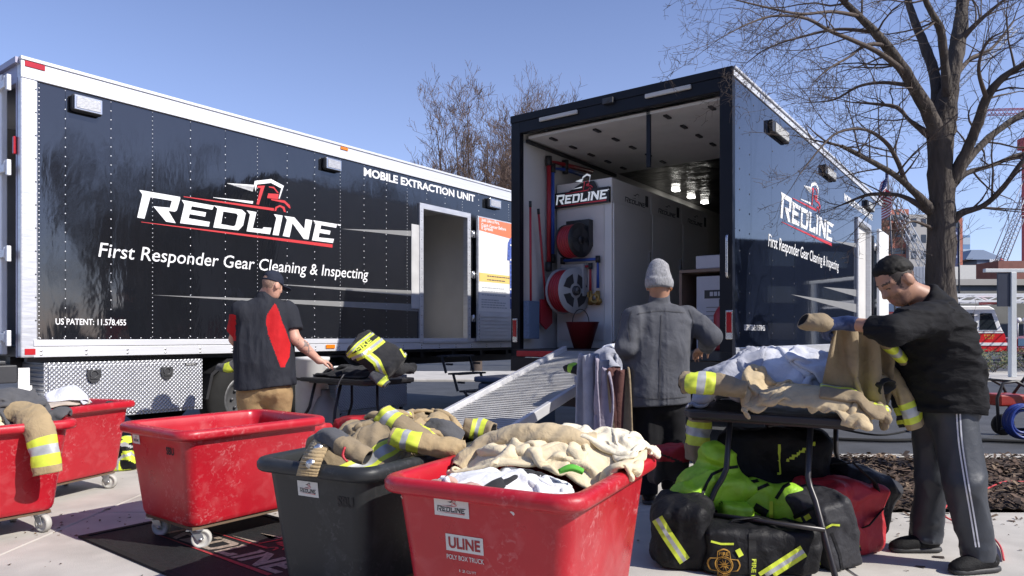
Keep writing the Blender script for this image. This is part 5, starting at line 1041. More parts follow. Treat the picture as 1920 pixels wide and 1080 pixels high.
# frame of the shelter: white post, beam and a dark panel
a = W(1898, 707, 20); o = thing('sign_frame', 'white metal post and beam holding a dark panel beside the hedge', 'sign', (a.x, 20, .05)); h = W(0, 514, 20).z
PW = pm('post_paint', (.58, .60, .60), .45, .1, var=.05)
MB().box((-.075, -.075, 0), (.075, .075, h)).build('post', PW, o, bevel=.008); MB().box((-.8, -.06, h), (2.5, .06, h + .1)).build('beam', PW, o, bevel=.008); MB().box((2.2, -.075, 0), (2.35, .075, h - .01)).build('post', PW, o)
z0 = W(0, 578, 20).z; MB().box((-.42, -.03, z0), (-.08, .03, h - .01)).build('panel', pm('navy_panel', (.025, .03, .05), .4), o)
LEAF = [pm('hedge_leaf', (.075, .105, .035), .7, var=.3, vs=6), pm('hedge_leaf_dry', (.16, .13, .06), .75, var=.3, vs=6)]
def shrub(px, d, w, h, seed, label, zb=.05):
    R = random.Random(seed); a = W(px, 630, d); o = thing('shrub', label, 'shrub', (a.x, d, zb), 0, 'hedge shrubs beside the far pavement'); m = MB(); s = MB()
    for k in range(9): s.tube([(R.gauss(0, .05), R.gauss(0, .05), 0), (R.gauss(0, w * .3), R.gauss(0, w * .3), h * .8)], [.012, .005], 4, 0, False)
    for k in range(1050):
        q = Vector((R.gauss(0, 1), R.gauss(0, 1), R.gauss(0, 1))).normalized() * R.uniform(.3, 1) ** .5; c = Vector((q.x * w / 2, q.y * w / 2, h * .55 + q.z * h * .5)) * 1.0
        if vnoise(np.array([[c.x * 5, c.y * 5, c.z * 5 + seed]]))[0] < -.25 or c.z < .06: continue
        u = Vector((R.gauss(0, 1), R.gauss(0, 1), R.gauss(0, 1))).normalized(); v = u.orthogonal(); l_ = R.uniform(.02, .045); m.add([c - u * l_, c + v * l_ * .5, c + u * l_, c - v * l_ * .5], [(0, 1, 2, 3)], 0 if R.random() < .7 else 1)
    s.build('stem', TWIG, o); m.build('foliage', LEAF, o)
for k, (px, w, h, lab) in enumerate(((1770, 1.5, .8, 'hedge shrub mostly hidden behind the man in black'), (1818, 1.3, .8, 'green and brown shrub in front of the fire engine cab'), (1862, 1.3, .75, 'brownish shrub just left of the white post'), (1925, 1.4, .8, 'green shrub right of the white post'))): shrub(px, 23.2 - .1 * k, w, h, k + 3, lab)
# flag and pole
a0, a1 = W(1662, 280, 24), W(1684, 690, 24); o = thing('flag', 'hanging stars and stripes flag on a thin leaning pole beyond the open trailer', 'flag', a1); MB().tube([Vector((0, 0, -.05)), a0 - a1], [.035, .025], 8).build('pole', pm('grey_pole', (.1, .1, .11), .4, .3), o)
n1, n2 = 40, 52; A, B = np.meshgrid(np.linspace(0, 1, n1), np.linspace(0, 1, n2), indexing='ij'); tp = np.array(W(1664, 312, 24) - a1)
dn = A * .75 + B * 1.15; wv = .55 * (1 - np.exp(-3 * B)) * (.55 + .45 * A)
X = tp[0] + .06 - .10 + wv * (np.sin(B * 9 + A * 1.2) * .45 - .28) + .05 * B; Y = tp[1] + .16 * np.sin(B * 12 + 1.3) * (.3 + B) + .05 * A; Z = tp[2] - dn
V = np.stack([X, Y, Z], -1).reshape(-1, 3); I = np.arange(n1 * n2).reshape(n1, n2); F = np.stack([I[:-1, :-1], I[1:, :-1], I[1:, 1:], I[:-1, 1:]], -1).reshape(-1, 4)
ai, bi = (F[:, 0] // n2) / n1, (F[:, 0] % n2) / n2; mi = (np.floor(ai * 13).astype(int) % 2 == 1).astype(int); mi[(ai < 7 / 13) & (bi < .4)] = 2; mi[(ai < 7 / 13) & (bi < .4) & (((F[:, 0] // n2) % 4 == 1) & ((F[:, 0] % n2) % 4 == 1))] = 1
npmesh('flag_cloth', V, F, [pm('flag_red', (.40, .02, .035), .8), pm('flag_white', (.7, .7, .7), .8), pm('flag_blue', (.02, .03, .12), .8)], o, mi)
# hose cart at the right edge
q = W(1888, 820, 8.45); hc = thing('hose_cart', 'red and black wheeled machine with a coil of blue hose at the right edge', 'machine', (q.x, 8.45, -.012))
BLU = pm('blue_hose', (.015, .04, .22), .4, var=.2); RM = pm('machine_red', (.32, .03, .02), .35, var=.1)
m = MB()
for y in (-.22, .22): m.tube([(-.25, y, .12), (-.27, y, .5), (-.2, y, .68), (-.05, y, .70), (.10, y, .62), (.17, y, .48), (.2, y, .2)], .018, 8)
m.tube([(-.1, -.22, .70), (-.1, .22, .70)], .016, 8); m.tube([(.05, 0, .5), (.28, .0, .82), (.36, -.1, .98)], .017, 8); m.tube([(-.25, -.22, .14), (.2, -.22, .14)], .018, 8); m.build('frame', BLK, hc)
MB().box((-.2, -.17, .40), (.14, .17, .54)).build('engine_cover', RM, hc, bevel=.02)
m = MB()
for k in range(5): m.torus(.185 + .006 * (k % 2), .018, 30, 8, 0, Matrix.Translation((-.02, -.25 - .02 + .03 * k - .08, .24)) @ Matrix.Rotation(math.pi / 2, 4, 'X'))
for k in range(4): m.torus(.13, .016, 26, 8, 0, Matrix.Translation((-.02 + .01 * k, -.30 + .03 * k, .24)) @ Matrix.Rotation(math.pi / 2 + .1 * k, 4, 'X'))
m.build('hose_coil', BLU, hc)
for y in (-.3, .3): MB().cyl((.16, y - .03, .13), (.16, y + .03, .13), .13, n=20).build('wheel', RUB, hc)
# cords on the ground
def cord(label, pts, r, mat):
    P = spl([(*p, 0) for p in pts], 60)[:, :3]; o = MB(); o.tube([Vector(p) for p in P], r, 6); tag(o.build('cord', mat), label, 'cord', 'cords on the ground')
RC = pm('red_cord', (.5, .05, .05), .5)
def g3(px, py, z): v = G(px, py, z); return (v.x, v.y, v.z)
cord('red cord lying across the mulch bed behind the man in black', [g3(1960, 905, .07), g3(1912, 903, .07), g3(1880, 904, .07), g3(1832, 924, .075), g3(1790, 935, .08), g3(1768, 962, .05), g3(1790, 978, .012), g3(1806, 984, .012), g3(1850, 1000, .012), g3(1874, 1022, .012), g3(1882, 1050, .012)], .006, RC)
cord('thick black cable lying along the dark road', [g3(1540, 822, .015), g3(1660, 826, .015), g3(1780, 824, .015), g3(1960, 830, .015)], .022, RUB)
cord('thin black cable drooping across the road by the table', [g3(1560, 800, .0), g3(1640, 815, .0), g3(1700, 808, .0), g3(1760, 790, .0)], .012, RUB)
# ================================================================ the street to the right of the view (mirrored by the panels), and a sky blocker behind it
def unseen_block(label, x, y, w, l, h, mat, rows, cols):
    o = thing('unseen_building', label, 'building', (x, y, -.1)); MB().box((0, 0, 0), (w, l, h)).build('wall', mat, o)
    for r in range(rows):
        for c in range(cols): z = h * (r + .3) / rows; yy = l * (c + .25) / cols; MB().box((-.08, yy, z), (.1, yy + l * .5 / cols, z + h * .45 / rows)).build('window', WIN, o)
unseen_block('dark brick street block right of the view, facing the black trailer', 46, -6, 14, 24, 10.5, pm('dark_brick', (.07, .045, .04), .85, var=.2, vs=.6), 3, 9)
unseen_block('dark stone block further along the street right of the view', 50, 24, 16, 42, 10, pm('dark_stone', (.06, .06, .06), .85, var=.2, vs=.5), 3, 7)
unseen_block('unseen dark block added behind the viewpoint to hold back sky light', -60, -34, 84, 9, 10, pm('sky_blocker_wall', (.05, .048, .045), .85, var=.2, vs=.5), 2, 2)  # added out of view to cut the sky light from behind
def side_tree(x, y, h, sp, seed, label):
    t = bare_tree(960, 630 - (h - 1.22) / 30 * FPX, 30, sp, label, seed, n=8, mn=.014); t.location = (x, y, -.05); t['group'] = 'bare street trees right of the view'
side_tree(20, 2, 8.5, 3.4, 71, 'bare street tree right of the view, nearest the tables'); side_tree(24, 12, 9.5, 3.6, 72, 'bare street tree right of the view, beside the road'); side_tree(19, -5, 7.5, 3.0, 73, 'bare street tree right of the view, behind the camera side')
# ================================================================ cloth: a small mass-spring drape over a height field
class HF:
    def __init__(s, cx, cy, half, f, cell=.015):
        s.x0, s.y0, s.c = cx - half, cy - half, cell; s.n = int(2 * half / cell) + 1
        X, Y = np.meshgrid(s.x0 + cell * np.arange(s.n), s.y0 + cell * np.arange(s.n), indexing='ij'); s.Z = f(X, Y).astype(np.float32)
    def at(s, x, y):
        a = np.clip((x - s.x0) / s.c, 0, s.n - 1.001); b = np.clip((y - s.y0) / s.c, 0, s.n - 1.001); i = a.astype(int); j = b.astype(int); f = a - i; g = b - j; Z = s.Z
        return (Z[i, j] * (1 - f) + Z[i + 1, j] * f) * (1 - g) + (Z[i, j + 1] * (1 - f) + Z[i + 1, j + 1] * f) * g
    def splat(s, V, add=.0):
        i = np.clip(np.round((V[:, 0] - s.x0) / s.c).astype(int), 1, s.n - 2); j = np.clip(np.round((V[:, 1] - s.y0) / s.c).astype(int), 1, s.n - 2)
        for di in (-1, 0, 1):
            for dj in (-1, 0, 1): np.maximum.at(s.Z, (i + di, j + dj), V[:, 2] + add - .004 * (abs(di) + abs(dj)))
def cart_hf(C, fill, bump=.05, seed=1, tz=TZ):
    t, c, u, v = C
    def f(X, Y):
        a, b = (X - c.x), (Y - c.y); x = a * u.x + b * u.y; y = a * v.x + b * v.y; hw_, hl_ = t['hw'], t['hl']
        ins = (np.abs(x) < hw_ - .055) & (np.abs(y) < hl_ - .055); rim = (np.abs(x) < hw_) & (np.abs(y) < hl_)
        P = np.stack([X * 4, Y * 4, X * 0], -1); e = np.minimum(1, np.minimum(hw_ - .05 - np.abs(x), hl_ - .05 - np.abs(y)) / .18)
        return np.where(ins, fill + bump * vnoise(P, seed) + .06 * np.clip(e, 0, 1), np.where(rim, tz + .004, 0.0))
    return HF(c.x, c.y, .85, f)
def table_hf(T, w, l, z):
    t, C, u, v = T
    def f(X, Y):
        a, b = X - C.x, Y - C.y; x = a * u.x + b * u.y; y = a * v.x + b * v.y
        return np.where((x < 0) & (x > -w) & (y > 0) & (y < l), z + .002, 0.0)
    m = C - u * w / 2 + v * l / 2; return HF(m.x, m.y, 1.2, f)
def rest_pairs(nu, nv, dx, dy, M):
    L = []
    def add(a, b, r, k): L.append((a, b, r, k, (M[a] & M[b])[..., None]))
    for par in (0, 1):
        add((slice(par, nu - 1, 2), slice(None)), (slice(par + 1, nu, 2), slice(None)), dx, .95); add((slice(None), slice(par, nv - 1, 2)), (slice(None), slice(par + 1, nv, 2)), dy, .95)
    dg = math.hypot(dx, dy)
    for par in (0, 1):
        n = len(range(par + 1, nu, 2)); a0, a1 = slice(par, nu - 1, 2), slice(par + 1, nu, 2)
        add((a0, slice(0, nv - 1)), (a1, slice(1, nv)), dg, .35); add((a0, slice(1, nv)), (a1, slice(0, nv - 1)), dg, .35)
    for par in range(4):
        a0, a1 = slice(par, nu - 2, 4), slice(par + 2, nu, 4)
        if len(range(par + 2, nu, 4)): add((a0, slice(None)), (a1, slice(None)), 2 * dx, BEND)
        a0, a1 = slice(par, nv - 2, 4), slice(par + 2, nv, 4)
        if len(range(par + 2, nv, 4)): add((slice(None), a0), (slice(None), a1), 2 * dy, BEND)
    return L
BEND = .16
def drape(w, h, res, c, rz, hf, foot=None, seed=0, steps=70, iters=9, squeeze=(.7, .7), amp=.06, z0=.15, mask=None, thick=.012, pin=None, grav=.004, freq=6, init=None):
    nu, nv = int(w / res) + 1, int(h / res) + 1; R_ = np.random.default_rng(seed)
    U, Vv = np.meshgrid(np.linspace(-w / 2, w / 2, nu), np.linspace(-h / 2, h / 2, nv), indexing='ij'); dx, dy = w / (nu - 1), h / (nv - 1)
    M = np.ones((nu, nv), bool) if mask is None else mask(U, Vv)
    L = rest_pairs(nu, nv, dx, dy, M); ca, sa = math.cos(rz), math.sin(rz)
    nz = np.stack([U * freq, Vv * freq, U * 0 + seed * 1.7], -1)
    lx, ly = U * squeeze[0] + .04 * vnoise(nz, 3), Vv * squeeze[1] + .04 * vnoise(nz, 4)
    P = np.stack([c[0] + lx * ca - ly * sa, c[1] + lx * sa + ly * ca, np.zeros_like(U)], -1)
    P[..., 2] = hf.at(P[..., 0], P[..., 1]).clip(c[2] - .1) * 0 + c[2] + z0 + amp * fnoise(nz, 5, 2) * 2
    if init is not None: P = init(U, Vv)
    Q = P.copy()
    if pin is not None: pk, pf = pin(U, Vv); 
    for s in range(steps):
        vel = (P - Q) * .93; m = np.linalg.norm(vel, axis=-1, keepdims=True); vel *= np.minimum(1, .03 / np.maximum(m, 1e-9)); Q = P.copy(); P = P + vel; P[..., 2] -= grav
        for it in range(iters):
            for a, b, r, k, wm in L:
                d = P[b] - P[a]; l = np.sqrt((d * d).sum(-1, keepdims=True)) + 1e-9; e = d * ((l - r) / l * .5 * k) * wm; P[a] += e; P[b] -= e
            if it % 3 == 2:
                z = hf.at(P[..., 0], P[..., 1]) + thick; below = P[..., 2] < z
                shallow = below & (z - P[..., 2] < .09) | (below & (P[..., 2] > z - .25) & (s < 4)); P[..., 2] = np.where(shallow, z, P[..., 2]); fr = shallow[..., None] & np.array([True, True, False]); P = np.where(fr, P * .4 + Q * .6, P)
                P[..., 2] = np.maximum(P[..., 2], .012)
            if foot is not None:
                x = (P[..., 0] - c[0]) * ca + (P[..., 1] - c[1]) * sa; y = -(P[..., 0] - c[0]) * sa + (P[..., 1] - c[1]) * ca
                x2, y2 = np.clip(x, -foot[0], foot[0]), np.clip(y, -foot[1], foot[1]); P[..., 0] += ((x2 - x) * ca - (y2 - y) * sa) * .3; P[..., 1] += ((x2 - x) * sa + (y2 - y) * ca) * .3
            if pin is not None: P[pk] = pf(U[pk], Vv[pk])
    I = np.arange(nu * nv).reshape(nu, nv); F = np.stack([I[:-1, :-1], I[1:, :-1], I[1:, 1:], I[:-1, 1:]], -1).reshape(-1, 4)
    V = P.reshape(-1, 3); Mf = M.reshape(-1); F = F[Mf[F].all(1)]; uv = np.stack([U, Vv], -1).reshape(-1, 2)
    used = np.unique(F); re = -np.ones(len(V), int); re[used] = np.arange(len(used)); return V[used], re[F], uv[used]
def garment(name, label, cat, V, F, uv, mats, paint=None, group=None, thick=.014, sub=1, parent=None):
    o0 = V.mean(0); o0[2] = V[:, 2].min(); cf = uv[F].mean(1); mi = paint(cf[:, 0], cf[:, 1]) if paint else None
    o = npmesh(name, V - o0, F, mats, parent, mi); o.location = Vector(o0)
    s = o.modifiers.new('thick', 'SOLIDIFY'); s.thickness = thick; s.offset = 0; s.use_even_offset = False
    if sub: b = o.modifiers.new('sub', 'SUBSURF'); b.levels = b.render_levels = sub
    return tag(o, label, cat, group)
# outlines of garments in their own flat measures
def m_coat(U, V, w=.62, sl=.20):     # body plus two sleeves along u, v up
    b = (np.abs(U) < w / 2) & (V < .36) & (V > -.40); s = (np.abs(V - .20 + .30 * (np.abs(U) - .3)) < sl / 2 + .02) & (np.abs(U) < .78) & (np.abs(U) >= w / 2 - .03); return b | s
def m_pants(U, V): return (np.abs(U) < .27) & (V > .22) | (np.abs(np.abs(U) - .16 - .06 * (.25 - V)) < .135) & (V <= .23)
def bands(base, lines, w=.05):       # lines: (axis 'u'/'v'/'a' absolute u, position); yellow, silver, yellow
    def f(u, v):
        mi = np.full(len(u), base, int)
        for ax, p, *lim in lines:
            d = {'u': u, 'v': v, 'a': np.abs(u)}[ax] - p; k = np.abs(d) < w / 2 * 1.25
            if lim: o = v if ax != 'v' else u; k &= (np.abs(o - lim[0]) < lim[1])
            mi[k] = 1; mi[k & (np.abs(d) < w * .19)] = 2
        return mi
    return f
def cloth_mat(name, col, var=.12, rough=.85, weave=260, wr=18):
    return pm(name, col, rough, var=var, vs=7, bump=.5, bs=wr * .7, bdist=.035, spec=.15, sheen=.08, distort=.8, dirt=.35, dcol=tuple(c * .55 for c in col), ds=5)
TAN = cloth_mat('tan_turnout_cloth', (.37, .275, .155)); CREAM = cloth_mat('cream_cloth', (.66, .56, .38)); GRYC = cloth_mat('grey_cloth', (.34, .35, .40)); LGRY = cloth_mat('pale_grey_cloth', (.58, .59, .64)); BLKC = cloth_mat('black_turnout_cloth', (.028, .028, .03)); KHAKI = cloth_mat('khaki_brown_cloth', (.25, .195, .125))
WHC = cloth_mat('white_cloth', (.70, .70, .70)); FYEL = pm('trim_yellow', (.60, .68, .06), .6, var=.12, vs=20); FSIL = pm('trim_silver', (.42, .43, .44), .45, .15, var=.15, vs=25); DKC = cloth_mat('dark_grey_cloth', (.09, .09, .095)); PURP = pm('purple_patch', (.09, .02, .30), .7); GRN = pm('green_cloth', (.1, .42, .04), .8)
# ================================================================ people
SKIN_L = pm('fair_skin', (.56, .31, .23), .5, var=.10, vs=14, spec=.4); SKIN_M = pm('tan_skin', (.38, .205, .135), .5, var=.10, vs=14, spec=.4); SKIN_D = pm('warm_skin', (.36, .19, .12), .5, var=.1, vs=14)
HAIR = pm('black_hair', (.008, .007, .006), .7, var=.4, vs=120, bump=.5, bs=220, bdist=.002, spec=.25); STUB = pm('stubble_skin', (.27, .145, .10), .6, var=.2, vs=90); LIP = pm('lip_skin', (.30, .12, .09), .45, var=.05); EYEW = pm('brow_and_lash', (.055, .035, .027), .5, var=0)
NAVY = pm('navy_cap_cloth', (.022, .026, .042), .8, spec=.15, var=.15, vs=20, bump=.3, bs=300, bdist=.001)
POLO = pm('black_polo_cloth', (.026, .028, .036), .8, spec=.15, var=.15, vs=5, bump=.5, bs=11, bdist=.025, distort=.6, stretch=(1.3, 1, .6)); POLR = pm('red_polo_cloth', (.46, .014, .018), .75, spec=.15, var=.12, vs=6, bump=.3, bs=22, bdist=.01)
KHP = pm('khaki_trouser_cloth', (.33, .225, .115), .85, spec=.15, var=.12, vs=8, bump=.4, bs=24, bdist=.012); GWJ = pm('grey_work_jacket_cloth', (.085, .088, .10), .8, spec=.15, var=.16, vs=6, bump=.5, bs=9, bdist=.03, distort=.6)
KNIT = pm('grey_knit', (.26, .26, .27), .9, var=.3, vs=110, bump=.8, bs=150, bdist=.004, stretch=(1, 1, .35)); BLKT = pm('black_shirt_cloth', (.0095, .0095, .011), .8, spec=.15, var=.2, vs=6, bump=.6, bs=13, bdist=.025, distort=.6, stretch=(.6, 1, 1.6))
TRK = pm('grey_track_trouser', (.032, .037, .047), .5, var=.12, vs=6, bump=.35, bs=14, bdist=.012, spec=.5); DPT = pm('dark_trouser', (.012, .012, .014), .8, spec=.15, var=.2); SHOE = pm('black_shoe_mesh', (.012, .012, .013), .65, spec=.15, var=.3, vs=60, bump=.4, bs=200); SOLE = pm('shoe_sole', (.03, .03, .032), .6, var=.15); GLV = pm('navy_glove', (.02, .035, .10), .5, var=.2, vs=30, bump=.3, bs=120)
def umin(ds, k):
    r = ds[0]
    for d in ds[1:]: r = smin(r, d, k)
    return r
def chain(P, pts, k=.02):       # tapered limb through joints, one smooth surface
    return umin([cap_(P, a, b, ra, rb) for (a, ra), (b, rb) in zip(pts[:-1], pts[1:])], k)
def frame(f, up):
    f = Vector(f).normalized(); l = Vector(up).cross(f).normalized(); u = f.cross(l); return np.array([f, l, u], np.float32).T     # columns fwd, left, up
def head_sdf(P, c, R):
    Q = (P - np.asarray(c, np.float32)) @ R
    d = umin([ell_(Q, (-.012, 0, .03), (.099, .077, .100)), ell_(Q, (.028, 0, -.045), (.066, .060, .078)), ell_(Q, (.045, 0, -.092), (.034, .032, .026))], .04)
    d = smin(d, cap_(Q, (.083, 0, .012), (.108, 0, -.024), .008, .0155), .018)                                   # nose
    for s in (-1, 1):
        d = smin(d, ell_(Q, (-.010, s * .083, -.010), (.028, .012, .037)), .004); d = smin(d, cap_(Q, (.082, s * .018, .032), (.066, s * .05, .030), .011, .009), .016)     # ear, brow
        d = smin(d, ell_(Q, (.100, s * .011, -.028), (.011, .009, .008)), .008); d = smax(d, -ell_(Q, (.092, s * .031, .008), (.016, .019, .010)), .012); d = smin(d, ell_(Q, (.074, s * .031, .008), (.014, .016, .011)), .004)
        d = smin(d, ell_(Q, (.062, s * .04, -.03), (.022, .022, .022)), .02)                                    # cheek
    d = smin(d, cap_(Q, (.086, -.018, -.063), (.086, .018, -.063), .0075, .0075), .008); d = smin(d, cap_(Q, (.083, -.014, -.073), (.083, .014, -.073), .008, .008), .008)
    return d
def hand_sdf(P, w, fwd, pn, sgn, curl=(.5, .6, .4), s=1.0, thumb=.5):
    fwd = Vector(fwd).normalized(); pn = Vector(pn); pn = (pn - fwd * pn.dot(fwd)).normalized(); sd = pn.cross(fwd); w = Vector(w); L = []
    for k, (o, ln) in enumerate(((-.030, .9), (-.010, 1.05), (.011, 1.0), (.031, .78))):
        kn = w + fwd * (.088 - .006 * abs(k - 1)) * s + sd * o * s; L.append(cap_(P, w + sd * o * .5 * s, kn, .017 * s, .0125 * s)); a = kn; an = 0
        for j, (l, r0, r1) in enumerate(((.042, .0105, .0095), (.028, .0095, .0088), (.022, .0088, .0075))):
            an += curl[j] * (1 + .08 * k); b = a + (fwd * math.cos(an) + pn * math.sin(an)) * l * ln * s; L.append(('f', cap_(P, a, b, r0 * s, r1 * s))); a = b
    palm = umin([x for x in L if not isinstance(x, tuple)], .02); d = palm
    for x in L:
        if isinstance(x, tuple): d = smin(d, x[1], .006)
    a = w + fwd * .022 * s - sd * sgn * .026 * s; v = (fwd * .62 - sd * sgn * .62 + pn * thumb).normalized(); t = cap_(P, a, a + v * .046 * s, .017 * s, .012 * s); a2 = a + v * .046 * s; v2 = (v * .7 + fwd * .5 + pn * .25).normalized()
    return smin(smin(d, t, .014), cap_(P, a2, a2 + v2 * .05 * s, .0115 * s, .009 * s), .008)
def folds(P, seed, a=.012, s=9, st=(1, 1, .55)):
    Q = P * np.array(st, np.float32); return a * (crease(Q, s, seed) - .45) + a * .5 * (crease(Q, s * 2.3, seed + 20) - .45)
def wear(name, f, lo, hi, mats, par, o0, h=.011, paint=None, sm=1):
    V, F = snet(f, lo, hi, h); V = smooth_np(V, F, sm, .5); C = fcent(V, F)
    return npmesh(name, V - np.array(o0), F, mats, par, paint(C) if paint else None)
def torso(P, st):          # a trunk from elliptical stations (centre, half width along ax, half depth), smooth in z
    st = sorted(st, key=lambda q: q[0].z); z = [q[0].z for q in st]; Z = P[:, 2]; cx = np.interp(Z, z, [q[0].x for q in st]); cy = np.interp(Z, z, [q[0].y for q in st]); rx = np.interp(Z, z, [q[1] for q in st]); ry = np.interp(Z, z, [q[2] for q in st]); a = math.radians(st[0][3])
    x, y = P[:, 0] - cx, P[:, 1] - cy; x, y = x * math.cos(a) + y * math.sin(a), -x * math.sin(a) + y * math.cos(a)
    d = ((np.abs(x / rx) ** 2.3 + np.abs(y / ry) ** 2.3) ** (1 / 2.3) - 1) * np.minimum(rx, ry); return smax(d, np.maximum(Z - z[-1], z[0] - Z), .06)
def bb(pts, m): a = np.array([list(p) for p in pts]); return a.min(0) - m, a.max(0) + m
def shoe_sdf(P, heel, toe, h=.07):
    heel, toe = Vector(heel), Vector(toe); f = (toe - heel).normalized(); s = Vector((-f.y, f.x, 0)); R_ = np.array([f, s, (0, 0, 1)], np.float32).T; c = (heel + toe) / 2; L_ = (toe - heel).length / 2
    q = (P - np.array((c.x, c.y, 0), np.float32)) @ R_
    up = umin([ell_(q, (-L_ * .5, 0, .06), (L_ * .5, .041, .055)), ell_(q, (L_ * .1, 0, .045), (L_ * .62, .046, .046)), ell_(q, (L_ * .6, 0, .032), (L_ * .42, .044, .034)), cap_(q, (-L_ * .45, 0, .07), (-L_ * .42, 0, .12), .042, .04)], .03)
    so = rbox_(q, (0, 0, .016), (L_ * 1.02, .047, .016), .014); so = smax(so, np.hypot(q[:, 0] / (L_ * 1.05), q[:, 1] / .064) * .06 - .06, .01)
    return up, so
def shoes(par, o0, prs):
    for heel, toe in prs:
        lo, hi = bb([heel, toe], .09); lo[2] = .002; hi[2] = .19
        a = wear('shoe', lambda P: smax(shoe_sdf(P, heel, toe)[0], .012 - P[:, 2], .006), lo, hi, [SHOE], par, o0, .0075); wear('sole', lambda P: smax(shoe_sdf(P, heel, toe)[1], .003 - P[:, 2], .004), lo, hi, [SOLE], a, (0, 0, 0) if False else o0, .007)
# ---------------------------------------------------------------- the man in black at the right table
o0 = Vector((2.33, 3.8, 0)); man = thing('person', 'person in a black long sleeved top and striped track trousers leaning over the right table', 'person', o0)
J = dict(pel=W(1772, 748, 3.84), lh=W(1788, 778, 3.74), rh=W(1750, 778, 3.94), lk=W(1808, 905, 3.66), rk=W(1748, 895, 3.92), la=W(1836, 1030, 3.665), ra=W(1738, 1000, 3.985),
         ch=W(1757, 622, 3.76), be=W(1778, 715, 3.8), nk=W(1738, 562, 3.755), hd=W(1680, 527, 3.74), ls=W(1750, 594, 3.60), le=W(1672, 618, 3.42), lw=W(1590, 606, 3.60), rs=W(1738, 586, 3.94), re=W(1668, 640, 4.08), rw=W(1604, 628, 4.02))
lheel, ltoe = W(1872, 1068, 3.66), W(1782, 1072, 3.60); rheel, rtoe = W(1764, 1036, 3.98), W(1668, 1034, 3.98)
for q in (lheel, ltoe, rheel, rtoe): q.z = 0
HR = frame((-.76, -.16, -.60), (-.55, 0, .83))
def body(P):
    return umin([head_sdf(P, J['hd'], HR), chain(P, [(J['nk'], .066), (J['hd'] + Vector((.03, 0, -.035)), .058)]), chain(P, [(J['nk'], .06), (J['ch'], .10), (J['be'], .11), (J['pel'], .11)]),
        chain(P, [(J['ls'], .062), (J['le'], .046), (J['lw'], .030)]), chain(P, [(J['rs'], .062), (J['re'], .046), (J['rw'], .030)]), chain(P, [(J['lh'], .09), (J['lk'], .06), (J['la'], .042)]), chain(P, [(J['rh'], .09), (J['rk'], .06), (J['ra'], .042)]),
        hand_sdf(P, J['lw'], (-.80, .25, -.05), (.15, .5, -.8), -1, (.9, .9, .5)), hand_sdf(P, J['rw'], (-.85, -.2, -.1), (.1, -.3, -.9), 1, (.9, .9, .5))], .03)
def skin_paint(hd, R, stub=True):
    def f(C):
        Q = (C - np.array(hd)) @ R; mi = np.zeros(len(C), int); near = np.linalg.norm(Q, axis=1) < .15
        if stub: mi[near & (Q[:, 0] > .012) & (Q[:, 2] < -.038) & (Q[:, 2] > -.13) & (Q[:, 0] + Q[:, 2] * .1 > .01)] = 1
        mi[near & (Q[:, 0] > .078) & (np.abs(Q[:, 1]) < .024) & (Q[:, 2] < -.058) & (Q[:, 2] > -.077)] = 2
        mi[near & (Q[:, 0] > .07) & (np.abs(np.abs(Q[:, 1]) - .031) < .014) & (np.abs(Q[:, 2] - .004) < .003)] = 3
        mi[near & (Q[:, 0] > .068) & (np.abs(np.abs(Q[:, 1]) - .034) < .020) & (np.abs(Q[:, 2] - .035) < .0042)] = 3; jz = Q[:, 2] + .006 * vnoise(C * 160, 3); sd = near & stub & (((Q[:, 0] < .050) & (np.abs(Q[:, 1]) > .03)) | (Q[:, 0] < -.05)) & (np.hypot(Q[:, 0] + .004, Q[:, 2] + .012) > .037)
        mi[sd & (jz > -.030 - .02 * (Q[:, 0] < -.04))] = 6; mi[sd & (jz > -.002)] = 5
        return mi
    return f
lo, hi = bb(J.values(), .16); lo[2] = .02
wear('body', body, lo, hi, [SKIN_M, STUB, LIP, EYEW, STUB, pm('hair_fade', (.028, .019, .015), .7, var=.3, vs=120), pm('hair_fade_light', (.13, .075, .052), .65, var=.3, vs=120)], man, o0, .0075, skin_paint(J['hd'], HR))
def hair(P):
    Q = (P - np.asarray(J['hd'], np.float32)) @ HR; d = ell_(Q, (-.012, 0, .03), (.099, .077, .100))
    cut = smax(.036 - Q[:, 2] - .5 * np.clip(-Q[:, 0] - .01, -.2, .2) + .010 * vnoise(P * 55, 6), Q[:, 0] - .080 - .25 * (Q[:, 2] - .05) + .006 * vnoise(P * 70, 9), .01)
    off = np.clip(-cut * .30, -.004, .010) + .003 * vnoise(P * 75, 4) + .002 * vnoise(P * 150, 5) + np.clip((Q[:, 0] - .03) * .10, 0, .006) * (cut < -.012); return smax(d - off, cut, .003)
c_ = np.array(J['hd']); wear('hair', hair, c_ - .15, c_ + .15, [HAIR], man, o0, .0055, None, 1)
